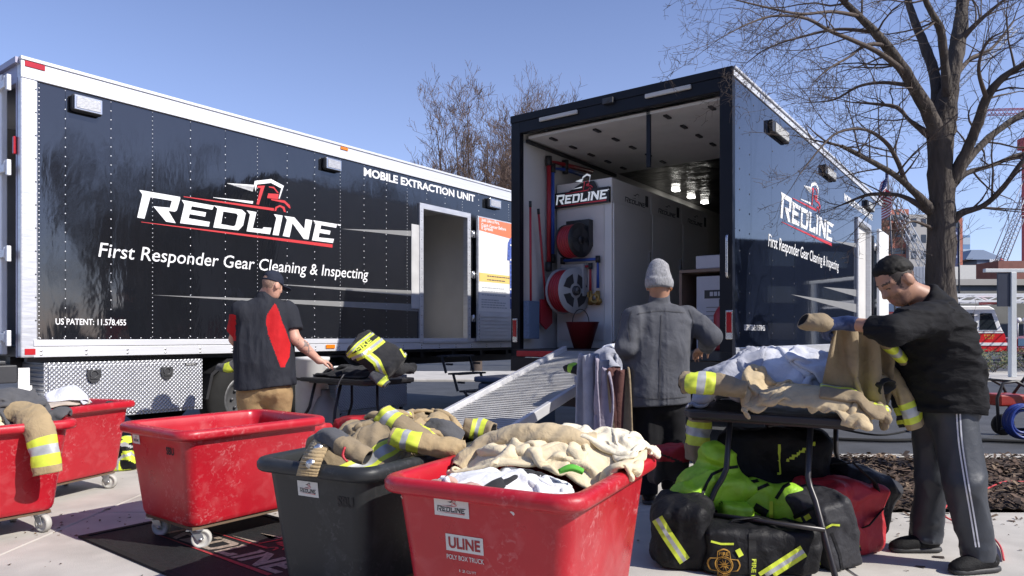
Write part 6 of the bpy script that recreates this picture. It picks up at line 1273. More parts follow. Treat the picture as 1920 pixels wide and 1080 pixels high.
def shirt(P):
    t = torso(P, [(W(1770, 800, 3.82), .185, .195, 0), (W(1767, 740, 3.81), .20, .21, 0), (W(1759, 690, 3.79), .20, .215, 0), (W(1750, 640, 3.77), .182, .215, 0), (W(1750, 590, 3.76), .145, .20, 0), (W(1741, 560, 3.755), .10, .13, 0), (W(1730, 542, 3.75), .075, .08, 0)])
    t = umin([t, chain(P, [(J['ls'] + Vector((0, .02, -.01)), .085), (J['rs'] + Vector((0, -.02, -.01)), .085)]), chain(P, [(J['nk'], .074), (J['ch'], .12)])], .07)
    la = chain(P, [(J['ls'], .092), (J['le'], .074), (J['le'].lerp(J['lw'], .52), .060)]); ra = chain(P, [(J['rs'], .085), (J['re'], .07), (J['re'].lerp(J['rw'], .5), .055)])
    d = umin([t, la, ra], .035) + folds(P, 3, .026, 6.5, (.5, .7, 1.5)) + folds(P, 13, .009, 13, (.6, .8, 1.4))
    d = smax(d, W(1700, 770, 3.8).z + .03 * np.sin(P[:, 0] * 14) * .3 - P[:, 2] - .07 * (P[:, 0] - 2.3), .008)                                                # hem
    a = np.array(J['le'].lerp(J['lw'], .50), np.float32); v = np.array((J['lw'] - J['le']).normalized(), np.float32); d = smax(d, np.where(np.linalg.norm(P - a, axis=1) < .16, (P - a) @ v, -1), .008)
    a = np.array(J['nk'], np.float32); v = np.array((Vector((-.72, 0, .5))).normalized(), np.float32); d = smax(d, np.where(np.linalg.norm(P - a, axis=1) < .16, np.minimum((P - a) @ v - .042, .14 - np.linalg.norm(P - a, axis=1)), -1), .01)
    return d
lo, hi = bb([J[k] for k in ('pel', 'ch', 'be', 'nk', 'ls', 'le', 'rs', 're')] + [J['le'].lerp(J['lw'], .6)], .27); lo[2] = max(lo[2], .68)
wear('shirt', shirt, lo, hi, [BLKT], man, o0, .0085)
def trous(P):
    l = chain(P, [(J['lh'], .118), (J['lk'], .092), (J['la'], .072), (J['la'] + Vector((0, 0, -.045)), .078)]); r = chain(P, [(J['rh'], .115), (J['rk'], .088), (J['ra'], .072), (J['ra'] + Vector((0, 0, -.045)), .076)])
    d = umin([l, r, ell_(P, J['pel'] + Vector((.0, 0, -.03)), (.175, .18, .12))], .05) + folds(P, 9, .024, 5, (1, 1, .35)); low = folds(P, 19, .014, 9, (1, 1, 1.6)) * np.clip((.28 - P[:, 2]) / .1, 0, 1)
    return smax(smax(d + low, P[:, 2] - J['pel'].z - .05, .01), .055 - P[:, 2], .008)
lo, hi = bb([J[k] for k in ('pel', 'lh', 'rh', 'lk', 'rk', 'la', 'ra')], .2); lo[2] = .03
tr_o = wear('trousers', trous, lo, hi, [TRK], man, o0, .009)
def sight_strip(f, pts, w0, mats, name, par, o0, cols=(0,), d0=3.0, off=.003, n=40):
    """a band sewn on the cloth: its centre line follows points, marched in until it meets the surface"""
    P = spl([(*p, 0, 0) for p in pts], n)[:, :2]; m = MB(); k = len(cols); out = []
    for i, p in enumerate(P):
        t = P[min(i + 1, n - 1)] - P[max(i - 1, 0)]; t /= max(np.hypot(*t), 1e-6); nr = np.array([-t[1], t[0]]); row = []
        for j in range(k + 1):
            q = p + nr * w0 * (j / k * 2 - 1); a = W(q[0], q[1], d0); dv = (a - Vector((0, 0, EYE))).normalized(); x = np.array(a, np.float32); dvn = np.array(dv, np.float32); ok = False
            for _ in range(90):
                s = float(f(x[None])[0])
                if s < .001: ok = True; break
                x = x + dvn * max(.0008, s * .6)
            row.append(Vector(x - dvn * off) - o0 if ok else None)
        out.append(row)
    for i in range(n - 1):
        for j in range(k):
            q = [out[i][j], out[i][j + 1], out[i + 1][j + 1], out[i + 1][j]]
            if None in q or max((q[a] - q[(a + 1) % 4]).length for a in range(4)) > .15: continue
            m.add(q, [(0, 1, 2, 3)], cols[j], True)
    return m.build(name, mats, par) if m.f else None
STW = pm('white_piping', (.62, .62, .66), .6, var=.05)
for dx in (-3.2, 3.2): sight_strip(trous, [(1797 + dx, 776), (1801 + dx, 830), (1810 + dx, 890), (1822 + dx, 960), (1833 + dx, 1026)], 1.5, [STW], 'stripe', tr_o, o0, d0=3.2)
shoes(man, o0, ((lheel, ltoe), (rheel, rtoe)))
glove = lambda P: smin(hand_sdf(P, J['lw'], (-.80, .25, -.05), (.15, .5, -.8), -1, (.9, .9, .5), 1.05) - .0045, chain(P, [(J['lw'] + Vector((.0, 0, 0)), .039), (J['lw'] + (J['le'] - J['lw']).normalized() * .035, .038)]), .01)
lo, hi = bb([J['lw'], J['lw'] + Vector((-.13, .03, -.03))], .10); wear('glove', glove, lo, hi, [GLV], man, o0, .0055)
# ---------------------------------------------------------------- the man in the grey beanie
o0 = Vector((1.06, 5.15, 0)); man = thing('person', 'person seen from behind in a grey work jacket and grey beanie between the tables', 'person', o0)
J2 = dict(hd=W(1236, 534, 5.10), nk=W(1236, 560, 5.12), ls=W(1186, 592, 5.06), rs=W(1292, 592, 5.16), ch=W(1238, 630, 5.15), be=W(1232, 700, 5.14), pel=W(1230, 755, 5.14), le=W(1172, 652, 5.02), lw=W(1180, 672, 5.28), re=W(1334, 630, 5.08), rw=W(1322, 652, 5.36),
          lh=W(1214, 770, 5.14), rh=W(1256, 770, 5.16), lk=W(1212, 855, 5.16), rk=W(1258, 850, 5.22), la=W(1214, 932, 5.12), ra=W(1262, 925, 5.26))
H2 = frame((.42, .86, -.30), (.1, .25, .95))
body2 = lambda P: umin([head_sdf(P, J2['hd'], H2), chain(P, [(J2['nk'], .064), (J2['hd'], .056)]), chain(P, [(J2['nk'], .055), (J2['ch'], .09), (J2['be'], .10), (J2['pel'], .10)]), chain(P, [(J2['ls'], .06), (J2['le'], .045), (J2['lw'], .03)]), chain(P, [(J2['rs'], .06), (J2['re'], .045), (J2['rw'], .03)]),
    chain(P, [(J2['lh'], .09), (J2['lk'], .06), (J2['la'], .042)]), chain(P, [(J2['rh'], .09), (J2['rk'], .06), (J2['ra'], .042)]), hand_sdf(P, J2['lw'], (.3, .8, -.4), (.3, -.2, -.9), 1), hand_sdf(P, J2['rw'], (-.3, .85, -.3), (0, -.2, -.9), -1)], .03)
lo, hi = bb(J2.values(), .17); lo[2] = .02; wear('body', body2, lo, hi, [SKIN_D, SKIN_D, LIP, EYEW, SKIN_D, SKIN_D, SKIN_D], man, o0, .009, skin_paint(J2['hd'], H2, False))
def beanie(P):
    Q = (P - np.asarray(J2['hd'], np.float32)) @ H2; d = umin([ell_(Q, (-.012, 0, .045), (.112, .092, .098)), ell_(Q, (-.05, 0, .125), (.062, .058, .05))], .05); cuff = smax(ell_(Q, (-.012, 0, .02), (.119, .099, .12)), np.abs(Q[:, 2] - .002 - .22 * (Q[:, 0] + .02)) - .034, .012)
    return smax(smin(d, cuff, .012) + .002 * np.sin(np.arctan2(Q[:, 1], Q[:, 0] + .01) * 60) + .016 * (crease(P, 8, 5) - .4), -.036 - Q[:, 2] + .22 * (Q[:, 0] + .02), .008)
c_ = np.array(J2['hd']); wear('beanie', beanie, c_ - .2, c_ + .24, [KNIT], man, o0, .006)
m = MB(); M2 = Matrix(H2.tolist()).to_4x4(); M2.translation = J2['hd'] - o0
m.tube([M2 @ Vector(p) for p in ((-.01, -.084, -.002), (.05, -.080, .004), (.088, -.066, .006))], .004, 6); m.torus(.022, .004, 16, 6, 0, M2 @ Matrix.Translation((.09, -.05, .004)) @ Matrix.Rotation(math.pi / 2, 4, 'Y')); m.build('glasses', pm('amber_frame', (.4, .13, .02), .3), man)
def jacket(P):
    t = torso(P, [(W(1228, 800, 5.14), .258, .20, 0), (W(1229, 740, 5.14), .252, .195, 0), (W(1231, 690, 5.14), .245, .185, 0), (W(1235, 640, 5.14), .25, .17, 0), (W(1238, 600, 5.13), .235, .14, 0), (W(1238, 568, 5.12), .12, .09, 0)])
    t = umin([t, chain(P, [(J2['ls'] + Vector((.03, 0, -.02)), .072), (J2['rs'] + Vector((-.03, 0, -.02)), .074)])], .07)
    la = chain(P, [(J2['ls'] + Vector((.012, 0, -.012)), .080), (J2['le'], .072), (J2['le'].lerp(J2['lw'], .8), .055)]); ra = chain(P, [(J2['rs'] + Vector((-.012, 0, -.012)), .082), (J2['re'], .078), (J2['re'].lerp(J2['rw'], .8), .058)])
    d = umin([t, la, ra], .028) + folds(P, 33, .020, 4.2, (1.5, 1, .22)) + folds(P, 43, .010, 5.5, (.8, 1, .9))
    q = np.array(J2['rs'], np.float32); d = d + .006 * np.exp(-((np.linalg.norm(P - q, axis=1) - .105) / .008) ** 2)               # armhole seam
    d = d - .004 * np.exp(-((P[:, 0] - J2['ch'].x - .01) / .006) ** 2) * (P[:, 1] < J2['ch'].y)                                         # centre back seam
    d = smax(d, J2['pel'].z - .01 - P[:, 2] + .06 * (P[:, 0] - 1.05), .01); col = np.linalg.norm((P - np.array(J2['nk'] + Vector((0, 0, .03)), np.float32)) * np.array([1, 1, 1.0], np.float32), axis=1)
    cl = smax(cap_(P, J2['nk'] + Vector((0, 0, -.02)), J2['nk'] + Vector((.004, .008, .045)), .078, .072), P[:, 2] - J2['nk'].z - .038 - .2 * (J2['nk'].y - P[:, 1]) * -.3, .006)
    return smin(smax(d, P[:, 2] - J2['nk'].z - .03, .02), cl, .012)
lo, hi = bb([J2[k] for k in ('nk', 'ls', 'rs', 'ch', 'be', 'pel', 'le', 're', 'rw', 'lw')], .26); lo[2] = max(.66, lo[2]); jk = wear('jacket', jacket, lo, hi, [GWJ], man, o0, .009)
SEAM = pm('jacket_seam', (.045, .046, .052), .8)
for pts in ([(1196, 588), (1236, 583), (1284, 586)], [(1240, 590), (1238, 660), (1236, 748)], [(1292, 580), (1300, 605), (1296, 640)], [(1184, 582), (1178, 605), (1182, 640)], [(1168, 741), (1230, 748), (1288, 744)]): sight_strip(jacket, pts, .9, [SEAM], 'seam', jk, o0, d0=4.3, off=.003)
tr2 = lambda P: smax(smax(umin([chain(P, [(J2['lh'], .115), (J2['lk'], .09), (J2['la'], .075)]), chain(P, [(J2['rh'], .115), (J2['rk'], .09), (J2['ra'], .075)]), ell_(P, J2['pel'], (.19, .16, .12))], .05) + folds(P, 53, .014, 8, (1, 1, .5)), P[:, 2] - J2['pel'].z - .06, .01), .07 - P[:, 2], .008)
lo, hi = bb([J2[k] for k in ('pel', 'lh', 'rh', 'lk', 'rk', 'la', 'ra')], .2); lo[2] = .04; wear('trousers', tr2, lo, hi, [DPT], man, o0, .012)
shoes(man, o0, (((J2['la'].x - .01, J2['la'].y - .06, 0), (J2['la'].x + .06, J2['la'].y + .21, 0)), ((J2['ra'].x - .01, J2['ra'].y - .06, 0), (J2['ra'].x + .08, J2['ra'].y + .2, 0))))
# ---------------------------------------------------------------- the man in the black and red polo shirt
o0 = Vector((-2.33, 6.72, 0)); man = thing('person', 'person from behind in black and red polo shirt, khaki trousers and backward navy cap', 'person', o0)
J1 = dict(hd=W(511, 535, 6.66), nk=W(499, 554, 6.68), ls=W(454, 584, 6.60), rs=W(538, 584, 6.76), ch=W(496, 622, 6.70), be=W(496, 685, 6.70), pel=W(496, 730, 6.70), le=W(440, 636, 6.72), lw=W(462, 672, 6.98), re=W(552, 634, 6.74), rw=W(598, 676, 6.88),
          lh=W(472, 745, 6.66), rh=W(522, 745, 6.74), lk=W(470, 812, 6.68), rk=W(524, 812, 6.78), la=W(468, 862, 6.66), ra=W(526, 862, 6.78))
J1['la'].z = J1['ra'].z = .1; J1['lk'].z = J1['rk'].z = .42
H1 = frame((.52, .80, -.30), (.16, .25, .95))
body1 = lambda P: umin([head_sdf(P, J1['hd'], H1), chain(P, [(J1['nk'], .07), (J1['hd'], .06)]), chain(P, [(J1['nk'], .06), (J1['ch'], .10), (J1['be'], .11), (J1['pel'], .11)]), chain(P, [(J1['ls'], .07), (J1['le'], .052), (J1['lw'], .034)]), chain(P, [(J1['rs'], .07), (J1['re'], .055), (J1['re'].lerp(J1['rw'], .35), .054), (J1['rw'], .034)]),
    chain(P, [(J1['lh'], .1), (J1['lk'], .065), (J1['la'], .045)]), chain(P, [(J1['rh'], .1), (J1['rk'], .065), (J1['ra'], .045)]), hand_sdf(P, J1['lw'], (.5, .75, -.3), (.2, 0, -1), 1), hand_sdf(P, J1['rw'], (.72, .55, -.22), (.05, .1, -1), -1, (.35, .35, .25), 1.08)], .03)
lo, hi = bb(J1.values(), .19); lo[2] = .02
def pt1(C):
    mi = skin_paint(J1['hd'], H1, True)(C); a, b = np.array(J1['re']), np.array(J1['rw']); t = ((C - a) @ (b - a)) / ((b - a) @ (b - a)); near = np.linalg.norm(C - (a + np.clip(t, 0, 1)[:, None] * (b - a)), axis=1) < .08
    mi[near & (t > .05) & (t < .62) & (np.abs(vnoise(C * 26, 8)) < .10) & (C[:, 1] < 6.9)] = 4; return mi
wear('body', body1, lo, hi, [SKIN_L, SKIN_L, LIP, EYEW, pm('tattoo_ink', (.2, .15, .135), .5), pm('short_fair_hair', (.27, .17, .125), .7, var=.3, vs=120), pm('short_fair_hair', (.27, .17, .125), .7)], man, o0, .0095, pt1)
def cap1(P):
    Q = (P - np.asarray(J1['hd'], np.float32)) @ H1; d = ell_(Q, (-.008, 0, .036), (.108, .086, .108)); d = smax(d, .020 - Q[:, 2], .006)
    hole = np.hypot(Q[:, 1] / .036, (Q[:, 2] - .03) / .034) - 1; d = smax(d, np.where(Q[:, 0] < -.03, -hole * .03, -1), .004)
    st = smax(ell_(Q, (-.008, 0, .036), (.110, .088, .111)), np.abs(Q[:, 2] - .028) - .008, .004); br = smax(ell_(Q, (.12, 0, .022), (.09, .075, .012)), -.02 - Q[:, 0] + .08, .004); return np.minimum(np.minimum(d, st), br)
c_ = np.array(J1['hd']); wear('cap', cap1, c_ - .19, c_ + .24, [NAVY], man, o0, .0065)
def polo(P):
    t = torso(P, [(W(497, 760, 6.70), .275, .215, 18), (W(497, 715, 6.70), .275, .215, 18), (W(496, 670, 6.70), .262, .21, 18), (W(496, 630, 6.70), .258, .19, 18), (W(496, 588, 6.69), .235, .15, 18), (W(498, 558, 6.68), .12, .1, 18)])
    t = umin([t, chain(P, [(J1['ls'] + Vector((.03, 0, -.015)), .085), (J1['rs'] + Vector((-.03, 0, -.015)), .085)])], .07)
    la = chain(P, [(J1['ls'], .098), (J1['ls'].lerp(J1['le'], .75), .092)]); ra = chain(P, [(J1['rs'], .100), (J1['rs'].lerp(J1['re'], .72), .098)]); v = np.array((J1['re'] - J1['rs']).normalized(), np.float32); ra = smax(ra, (P - np.array(J1['rs'].lerp(J1['re'], .72), np.float32)) @ v, .008); v = np.array((J1['le'] - J1['ls']).normalized(), np.float32); la = smax(la, (P - np.array(J1['ls'].lerp(J1['le'], .72), np.float32)) @ v, .008)
    d = umin([t, la, ra], .025) + folds(P, 73, .020, 4.5, (1.5, 1, .25)) + folds(P, 83, .010, 6, (1, 1, .8))
    d = smax(d, J1['pel'].z + .02 - P[:, 2] + .04 * np.sin((P[:, 0] + 2.3) * 8) * .5, .01); d = smax(d, P[:, 2] - J1['nk'].z - .045, .01)
    cl = smax(cap_(P, J1['nk'] + Vector((0, 0, -.03)), J1['nk'] + Vector((.012, .02, .05)), .098, .086), P[:, 2] - J1['nk'].z - .035, .006); return smin(d, cl, .008)
def pp(C):
    x, y = pxy(C); mi = np.zeros(len(C), int); L_ = np.interp(y, [570, 582, 592, 605, 624, 652, 688], [514, 506, 500, 499, 502, 512, 526]); R_ = np.interp(y, [570, 583, 600, 625, 645, 668, 688], [517, 523, 528, 538, 545, 543, 534]); mi[(x > L_) & (x < R_) & (y > 570) & (y < 688) & (C[:, 1] < J1['ch'].y + .12)] = 1
    mi[(x < 442) & (y > 590) & (y < 640)] = 1; return mi
lo, hi = bb([J1[k] for k in ('nk', 'ls', 'rs', 'ch', 'be', 'pel', 're', 'le')], .27); lo[2] = max(.6, lo[2]); wear('polo_shirt', polo, lo, hi, [POLO, POLR], man, o0, .0095, pp)
tr1 = lambda P: smax(smax(umin([chain(P, [(J1['lh'], .135), (J1['lk'], .10), (J1['la'], .08)]), chain(P, [(J1['rh'], .135), (J1['rk'], .10), (J1['ra'], .08)]), ell_(P, J1['pel'] + Vector((0, 0, .0)), (.245, .185, .14))], .04) + folds(P, 93, .014, 8, (1, 1, .6)), P[:, 2] - J1['pel'].z - .07, .01), .06 - P[:, 2], .008)
lo, hi = bb([J1[k] for k in ('pel', 'lh', 'rh', 'lk', 'rk', 'la', 'ra')], .24); lo[2] = .03; wear('trousers', tr1, lo, hi, [KHP], man, o0, .012)
shoes(man, o0, (((J1['la'].x - .02, J1['la'].y - .08, 0), (J1['la'].x + .06, J1['la'].y + .2, 0)), ((J1['ra'].x - .02, J1['ra'].y - .08, 0), (J1['ra'].x + .09, J1['ra'].y + .19, 0))))
# ================================================================ turnout gear on and in things
def mound(hf, x, y, rx, ry, h, rz=0):
    X, Y = np.meshgrid(hf.x0 + hf.c * np.arange(hf.n), hf.y0 + hf.c * np.arange(hf.n), indexing='ij'); c, s = math.cos(rz), math.sin(rz); a = (X - x) * c + (Y - y) * s; b = -(X - x) * s + (Y - y) * c
    q = np.clip(1 - (a / rx) ** 2 - (b / ry) ** 2, 0, 1); hf.Z = np.maximum(hf.Z, np.where(q > 0, h[0] + (h[1] - h[0]) * np.sqrt(q), 0)).astype(np.float32)
def sleeve(name, label, cat, pts, mats, bnd=(), group=None, flat=.8, n=26, step=.011, seed=0, wr=.16, cuff=True, up=None, parent=None):
    """a limp cloth tube (sleeve, trouser leg, boot top): pts are (world point, radius); bnd are (t0, t1, material)"""
    P = spl([(*p, r) for p, r in pts], 24); L_ = np.linalg.norm(np.diff(P[:, :3], axis=0), axis=1).sum(); k = max(8, int(L_ / step)); P = spl([(*p, r) for p, r in pts], k)
    m = MB(); t_ = np.linspace(0, 1, k); mi = []
    for i in range(k - 1):
        c = (t_[i] + t_[i + 1]) / 2; v = 0
        for a, b, q in bnd:
            if a <= c < b: v = q
        mi.append(v)
    m.tube([Vector(p[:3]) for p in P], list(P[:, 3]), n, mi, False, flat=flat, up=up)
    V = np.array(m.v, np.float32); ax = np.repeat(P[:, :3], n, 0).astype(np.float32); Nn = V - ax; rr = np.linalg.norm(Nn, axis=1, keepdims=True); Nn /= np.maximum(rr, 1e-5)
    th = np.tile(np.arange(n) * 2 * math.pi / n, k); s_ = np.repeat(np.linspace(0, L_, k), n); Q = np.stack([s_ * 13 + .8 * np.sin(th + seed), np.cos(th) * 1.1 + seed, np.sin(th) * 1.1], -1).astype(np.float32)
    w = 1.1 * (np.abs(vnoise(Q, seed)) ** .7 - .5) + .8 * (crease(V + seed, 8, seed) - .42) + .5 * (crease(V + seed, 22, seed + 5) - .42); V = V + Nn * (rr * wr * 1.7 * w[:, None])
    F = list(m.f); M_ = list(m.m); V = list(map(tuple, V)); e = len(mats) - 1
    if cuff:                                            # open ends: a hem that turns inside
        for i0, sg in ((0, 1), (k - 1, -1)):
            c = P[i0, :3]; nx = P[min(max(i0 + sg * 4, 0), k - 1), :3]; b0 = i0 * n; o = len(V)
            for j in range(n): V.append(tuple(c + (np.array(V[b0 + j]) - c) * .86))
            for j in range(n): V.append(tuple(nx + (np.array(V[b0 + j]) - c) * .62))
            for j in range(n):
                q = (j + 1) % n; f1 = (b0 + j, b0 + q, o + q, o + j); f2 = (o + j, o + q, o + n + q, o + n + j); F += [f1[::-1], f2[::-1]] if sg > 0 else [f1, f2]; M_ += [mi[min(i0, k - 2)], e]
            F.append(tuple(range(o + n, o + 2 * n)) if sg < 0 else tuple(reversed(range(o + n, o + 2 * n)))); M_.append(e)
    o0 = Vector(np.array(V).mean(0)); o0.z = min(v[2] for v in V); m2 = MB(); m2.add([Vector(v) - o0 for v in V], F, M_, True)
    ob = m2.build(name, mats, parent); 
    if parent is None: ob.location = o0; tag(ob, label, cat, group)
    return ob
def soft(name, label, cat, f, lo, hi, mats, h=.009, paint=None, group=None, parent=None, sm=1):
    V, F = snet(f, lo, hi, h); V = smooth_np(V, F, sm, .5); C = fcent(V, F); o0 = V.mean(0); o0[2] = V[:, 2].min()
    o = npmesh(name, V - o0, F, mats, parent, paint(C) if paint else None); o.location = Vector(o0); return tag(o, label, cat, group), Vector(o0)
INN = pm('dark_lining', (.012, .012, .013), .9); TB = (('v', -.30), ('a', .66)); BND3 = lambda a, w=.09: ((a, a + w / 3, 1), (a + w / 3, a + 2 * w / 3, 2), (a + 2 * w / 3, a + w, 1))
YS = [TAN, FYEL, FSIL, INN]
# ---- front red cart
t, c, u, v = C3; hf = cart_hf(C3, .57, .03, 3)
L3 = lambda x, y: c + u * x + v * y
p = L3(.02, .16); mound(hf, p.x, p.y, .36, .30, (.60, .77)); p = L3(.24, .25); mound(hf, p.x, p.y, .2, .2, (.6, .76))
p = L3(-.02, -.26); mound(hf, p.x, p.y, .3, .16, (.56, .69))
V, F, uv = drape(.95, .55, .02, (*L3(-.03, -.28).xy, .74), math.atan2(u.y, u.x), hf, (.31, .17), 5, squeeze=(.62, .62), amp=.05); hf.splat(V)
def pj(uu, vv): mi = np.zeros(len(uu), int); mi[np.abs(uu - .12 - .25 * vv) < .055] = 1; mi[np.abs(uu + .2) < .03] = 1; mi[(vv < -.17) & (uu < .05)] = 2; return mi
garment('jersey', 'white and black patterned jersey at the near end of the front red cart', 'jersey', V, F, uv, [WHC, BLKC, cloth_mat('dusty_rose_cloth', (.5, .33, .27))], pj, 'clothes in the front red cart')
V, F, uv = drape(1.35, 1.05, .022, (*L3(.02, .17).xy, .86), math.atan2(u.y, u.x) + .3, hf, (.40, .30), 8, squeeze=(.55, .55), amp=.09, thick=.02); hf.splat(V)
garment('coat', 'large rumpled cream coat heaped in the front red cart', 'coat', V, F, uv, [CREAM], None, 'clothes in the front red cart', thick=.02)
V, F, uv = drape(.62, .60, .02, (*L3(.24, .29).xy, .88), math.atan2(u.y, u.x) - .1, hf, (.185, .20), 11, squeeze=(.55, .6), amp=.06)
garment('coat', 'pale cream coat spilling over the right rim of the front red cart', 'coat', V, F, uv, [cloth_mat('pale_cream_cloth', (.72, .65, .50))], None, 'clothes in the front red cart')
sleeve('sleeve', 'tan coat sleeve curled along the left side of the front red cart', 'coat', [(L3(-.31, -.05) + Vector((0, 0, .655)), .055), (L3(-.25, .05) + Vector((0, 0, .74)), .066), (L3(-.10, .08) + Vector((0, 0, .79)), .07), (L3(.08, .10) + Vector((0, 0, .80)), .072), (L3(.22, .16) + Vector((0, 0, .77)), .06)], [cloth_mat('light_tan_cloth', (.49, .39, .245)), FYEL, FSIL, INN], (), 'clothes in the front red cart', .75, seed=3)
sleeve('glove', 'bright green glove tucked beside the jersey', 'glove', [(L3(.20, -.17) + Vector((0, 0, .715)), .014), (L3(.24, -.15) + Vector((0, 0, .73)), .022), (L3(.28, -.13) + Vector((0, 0, .715)), .02)], [GRN, INN], (), None, .6, seed=5)
# ---- charcoal cart
t, c, u, v = C4; hf = cart_hf(C4, .58, .04, 6, .695); L4 = lambda x, y, z=0: c + u * x + v * y + Vector((0, 0, z))
for x, y, rx, ry, h in ((-.05, .05, .25, .3, .77), (.05, .32, .2, .18, .82), (-.1, -.2, .2, .16, .73)): p = L4(x, y); mound(hf, p.x, p.y, rx, ry, (.60, h))
A4 = math.atan2(u.y, u.x); G4 = 'turnout gear in the charcoal cart'
V, F, uv = drape(1.3, .8, .021, (*L4(0, .05).xy, .86), A4 + .5, hf, (.29, .42), 14, squeeze=(.5, .6), mask=m_coat, amp=.08); hf.splat(V)
garment('coat', 'tan turnout coat with yellow trim filling the charcoal cart', 'coat', V, F, uv, [TAN, FYEL, FSIL], bands(0, TB), G4, .02)
V, F, uv = drape(.8, .7, .02, (*L4(.03, -.05).xy, .88), A4 - .5, hf, (.25, .3), 17, squeeze=(.6, .6), amp=.07); hf.splat(V)
garment('coat', 'khaki coat body bunched at the near end of the charcoal cart', 'coat', V, F, uv, [KHAKI, FYEL, FSIL], bands(0, (('u', .2),), .07), G4, .02)
V, F, uv = drape(.62, 1.1, .02, (*L4(.06, .26).xy, .95), A4 + .2, hf, (.22, .26), 19, squeeze=(.7, .5), mask=m_pants, amp=.09); hf.splat(V)
garment('trousers', 'tan turnout trousers with banded cuffs crumpled at the far end of the charcoal cart', 'trousers', V, F, uv, [TAN, FYEL, FSIL], bands(0, (('v', -.38), ('v', .42)), .075), G4, .02)
sleeve('sleeve', 'tan sleeve with a broad yellow and silver cuff band standing out of the charcoal cart', 'sleeve', [(W(718, 775, 3.32), .062), (W(735, 792, 3.3), .070), (W(765, 810, 3.28), .072), (W(800, 830, 3.28), .070), (W(825, 845, 3.3), .06)], [KHAKI, FYEL, FSIL, INN], ((.04, .15, 1), (.15, .25, 2), (.25, .36, 1)), G4, .85, seed=7)
sleeve('sleeve', 'dark grey trouser leg lying at the far end of the charcoal cart', 'sleeve', [(W(805, 800, 3.45), .06), (W(835, 812, 3.42), .075), (W(862, 828, 3.42), .06)], [DKC, DKC, DKC, INN], (), G4, .9, seed=9)
sleeve('boot_cuff', 'tan cuff with a yellow band at the back of the charcoal cart, against the ramp', 'cuff', [(W(868, 800, 3.62), .062), (W(895, 806, 3.62), .075), (W(925, 812, 3.6), .066)], [KHAKI, FYEL, FSIL, INN], ((.3, .75, 1), (.44, .6, 2)), G4, .85, seed=11)
sleeve('sleeve', 'tan sleeve with a long yellow band lying across the middle of the charcoal cart', 'sleeve', [(W(735, 818, 3.12), .05), (W(775, 828, 3.1), .06), (W(825, 838, 3.1), .06), (W(870, 843, 3.12), .055)], [TAN, FYEL, FSIL, INN], ((.08, .2, 1), (.2, .3, 2), (.3, .42, 1)), G4, .8, seed=13)
sleeve('sleeve', 'grey kneed tan trouser leg bent over the near end of the charcoal cart', 'sleeve', [(W(592, 836, 3.1), .05), (W(615, 820, 3.0), .062), (W(650, 838, 2.92), .06), (W(690, 858, 2.9), .05)], [KHAKI, DKC, FSIL, INN], ((.25, .6, 1),), G4, .75, seed=17)
m = MB(); S_ = spl([(*W(612, 826, 2.97), 0), (*W(600, 838, 2.93), 0), (*W(585, 866, 2.87), 0), (*W(577, 892, 2.87), 0)], 16)[:, :3]
for i in range(15):
    a, b = Vector(S_[i]), Vector(S_[i + 1]); n_ = Vector((.045, -.015, 0)); m.add([a - n_, a + n_, b + n_, b - n_], [(0, 1, 2, 3)], 0, True)
    if i in (5, 10): m.cyl((a + b) / 2 - Vector((0, .008, 0)), (a + b) / 2 - Vector((0, .003, 0)), .011, n=10, mi=1)
ob = tag(m.build('strap', [TAN, CHROME]), 'tan strap with two snaps hanging over the near rim of the charcoal cart', 'strap'); sd_ = ob.modifiers.new('s', 'SOLIDIFY'); sd_.thickness = .012
sleeve('clip', 'small red loop on the tan coat in the charcoal cart', 'loop', [(W(647, 838, 2.86), .006), (W(643, 855, 2.85), .008), (W(652, 866, 2.85), .006)], [RNY, INN], (), None, .8, 8, seed=2)
# ---- left carts
t, c, u, v = C0; hf = cart_hf(C0, .60, .05, 9); L0 = lambda x, y: c + u * x + v * y; A0 = math.atan2(u.y, u.x)
p = L0(-.12, .25); mound(hf, p.x, p.y, .25, .25, (.6, .85)); p = L0(.1, -.1); mound(hf, p.x, p.y, .25, .3, (.6, .74))
V, F, uv = drape(.9, .8, .024, (*L0(-.1, .22).xy, .9), A0, hf, (.3, .3), 21, squeeze=(.6, .6), amp=.08); hf.splat(V)
garment('coat', 'cream coat heaped in the leftmost red cart', 'coat', V, F, uv, [CREAM], None, 'clothes in the left red carts')
V, F, uv = drape(.55, .5, .022, (*L0(.1, .33).xy, .82), A0 + .4, hf, (.2, .2), 23, squeeze=(.6, .6)); hf.splat(V)
garment('coat', 'dark grey cloth beside the tan leg in the leftmost red cart', 'cloth', V, F, uv, [DKC], None, 'clothes in the left red carts')
sleeve('trouser_leg', 'tan banded trouser leg draped over the rim of the leftmost red cart', 'trousers', [(L0(.12, .22) + Vector((0, 0, .76)), .075), (W(48, 775, 4.32), .085), (W(66, 790, 4.24), .088), (W(80, 825, 4.18), .085), (W(90, 888, 4.17), .078)], YS[:1] + [FYEL, FSIL, INN], ((.74, .80, 1), (.80, .86, 2), (.86, .92, 1)), None, .55, seed=25, wr=.10, up=(.6, -.6, .5))
t, c, u, v = C1; hf = cart_hf(C1, .60, .05, 12); L1 = lambda x, y: c + u * x + v * y; A1 = math.atan2(u.y, u.x)
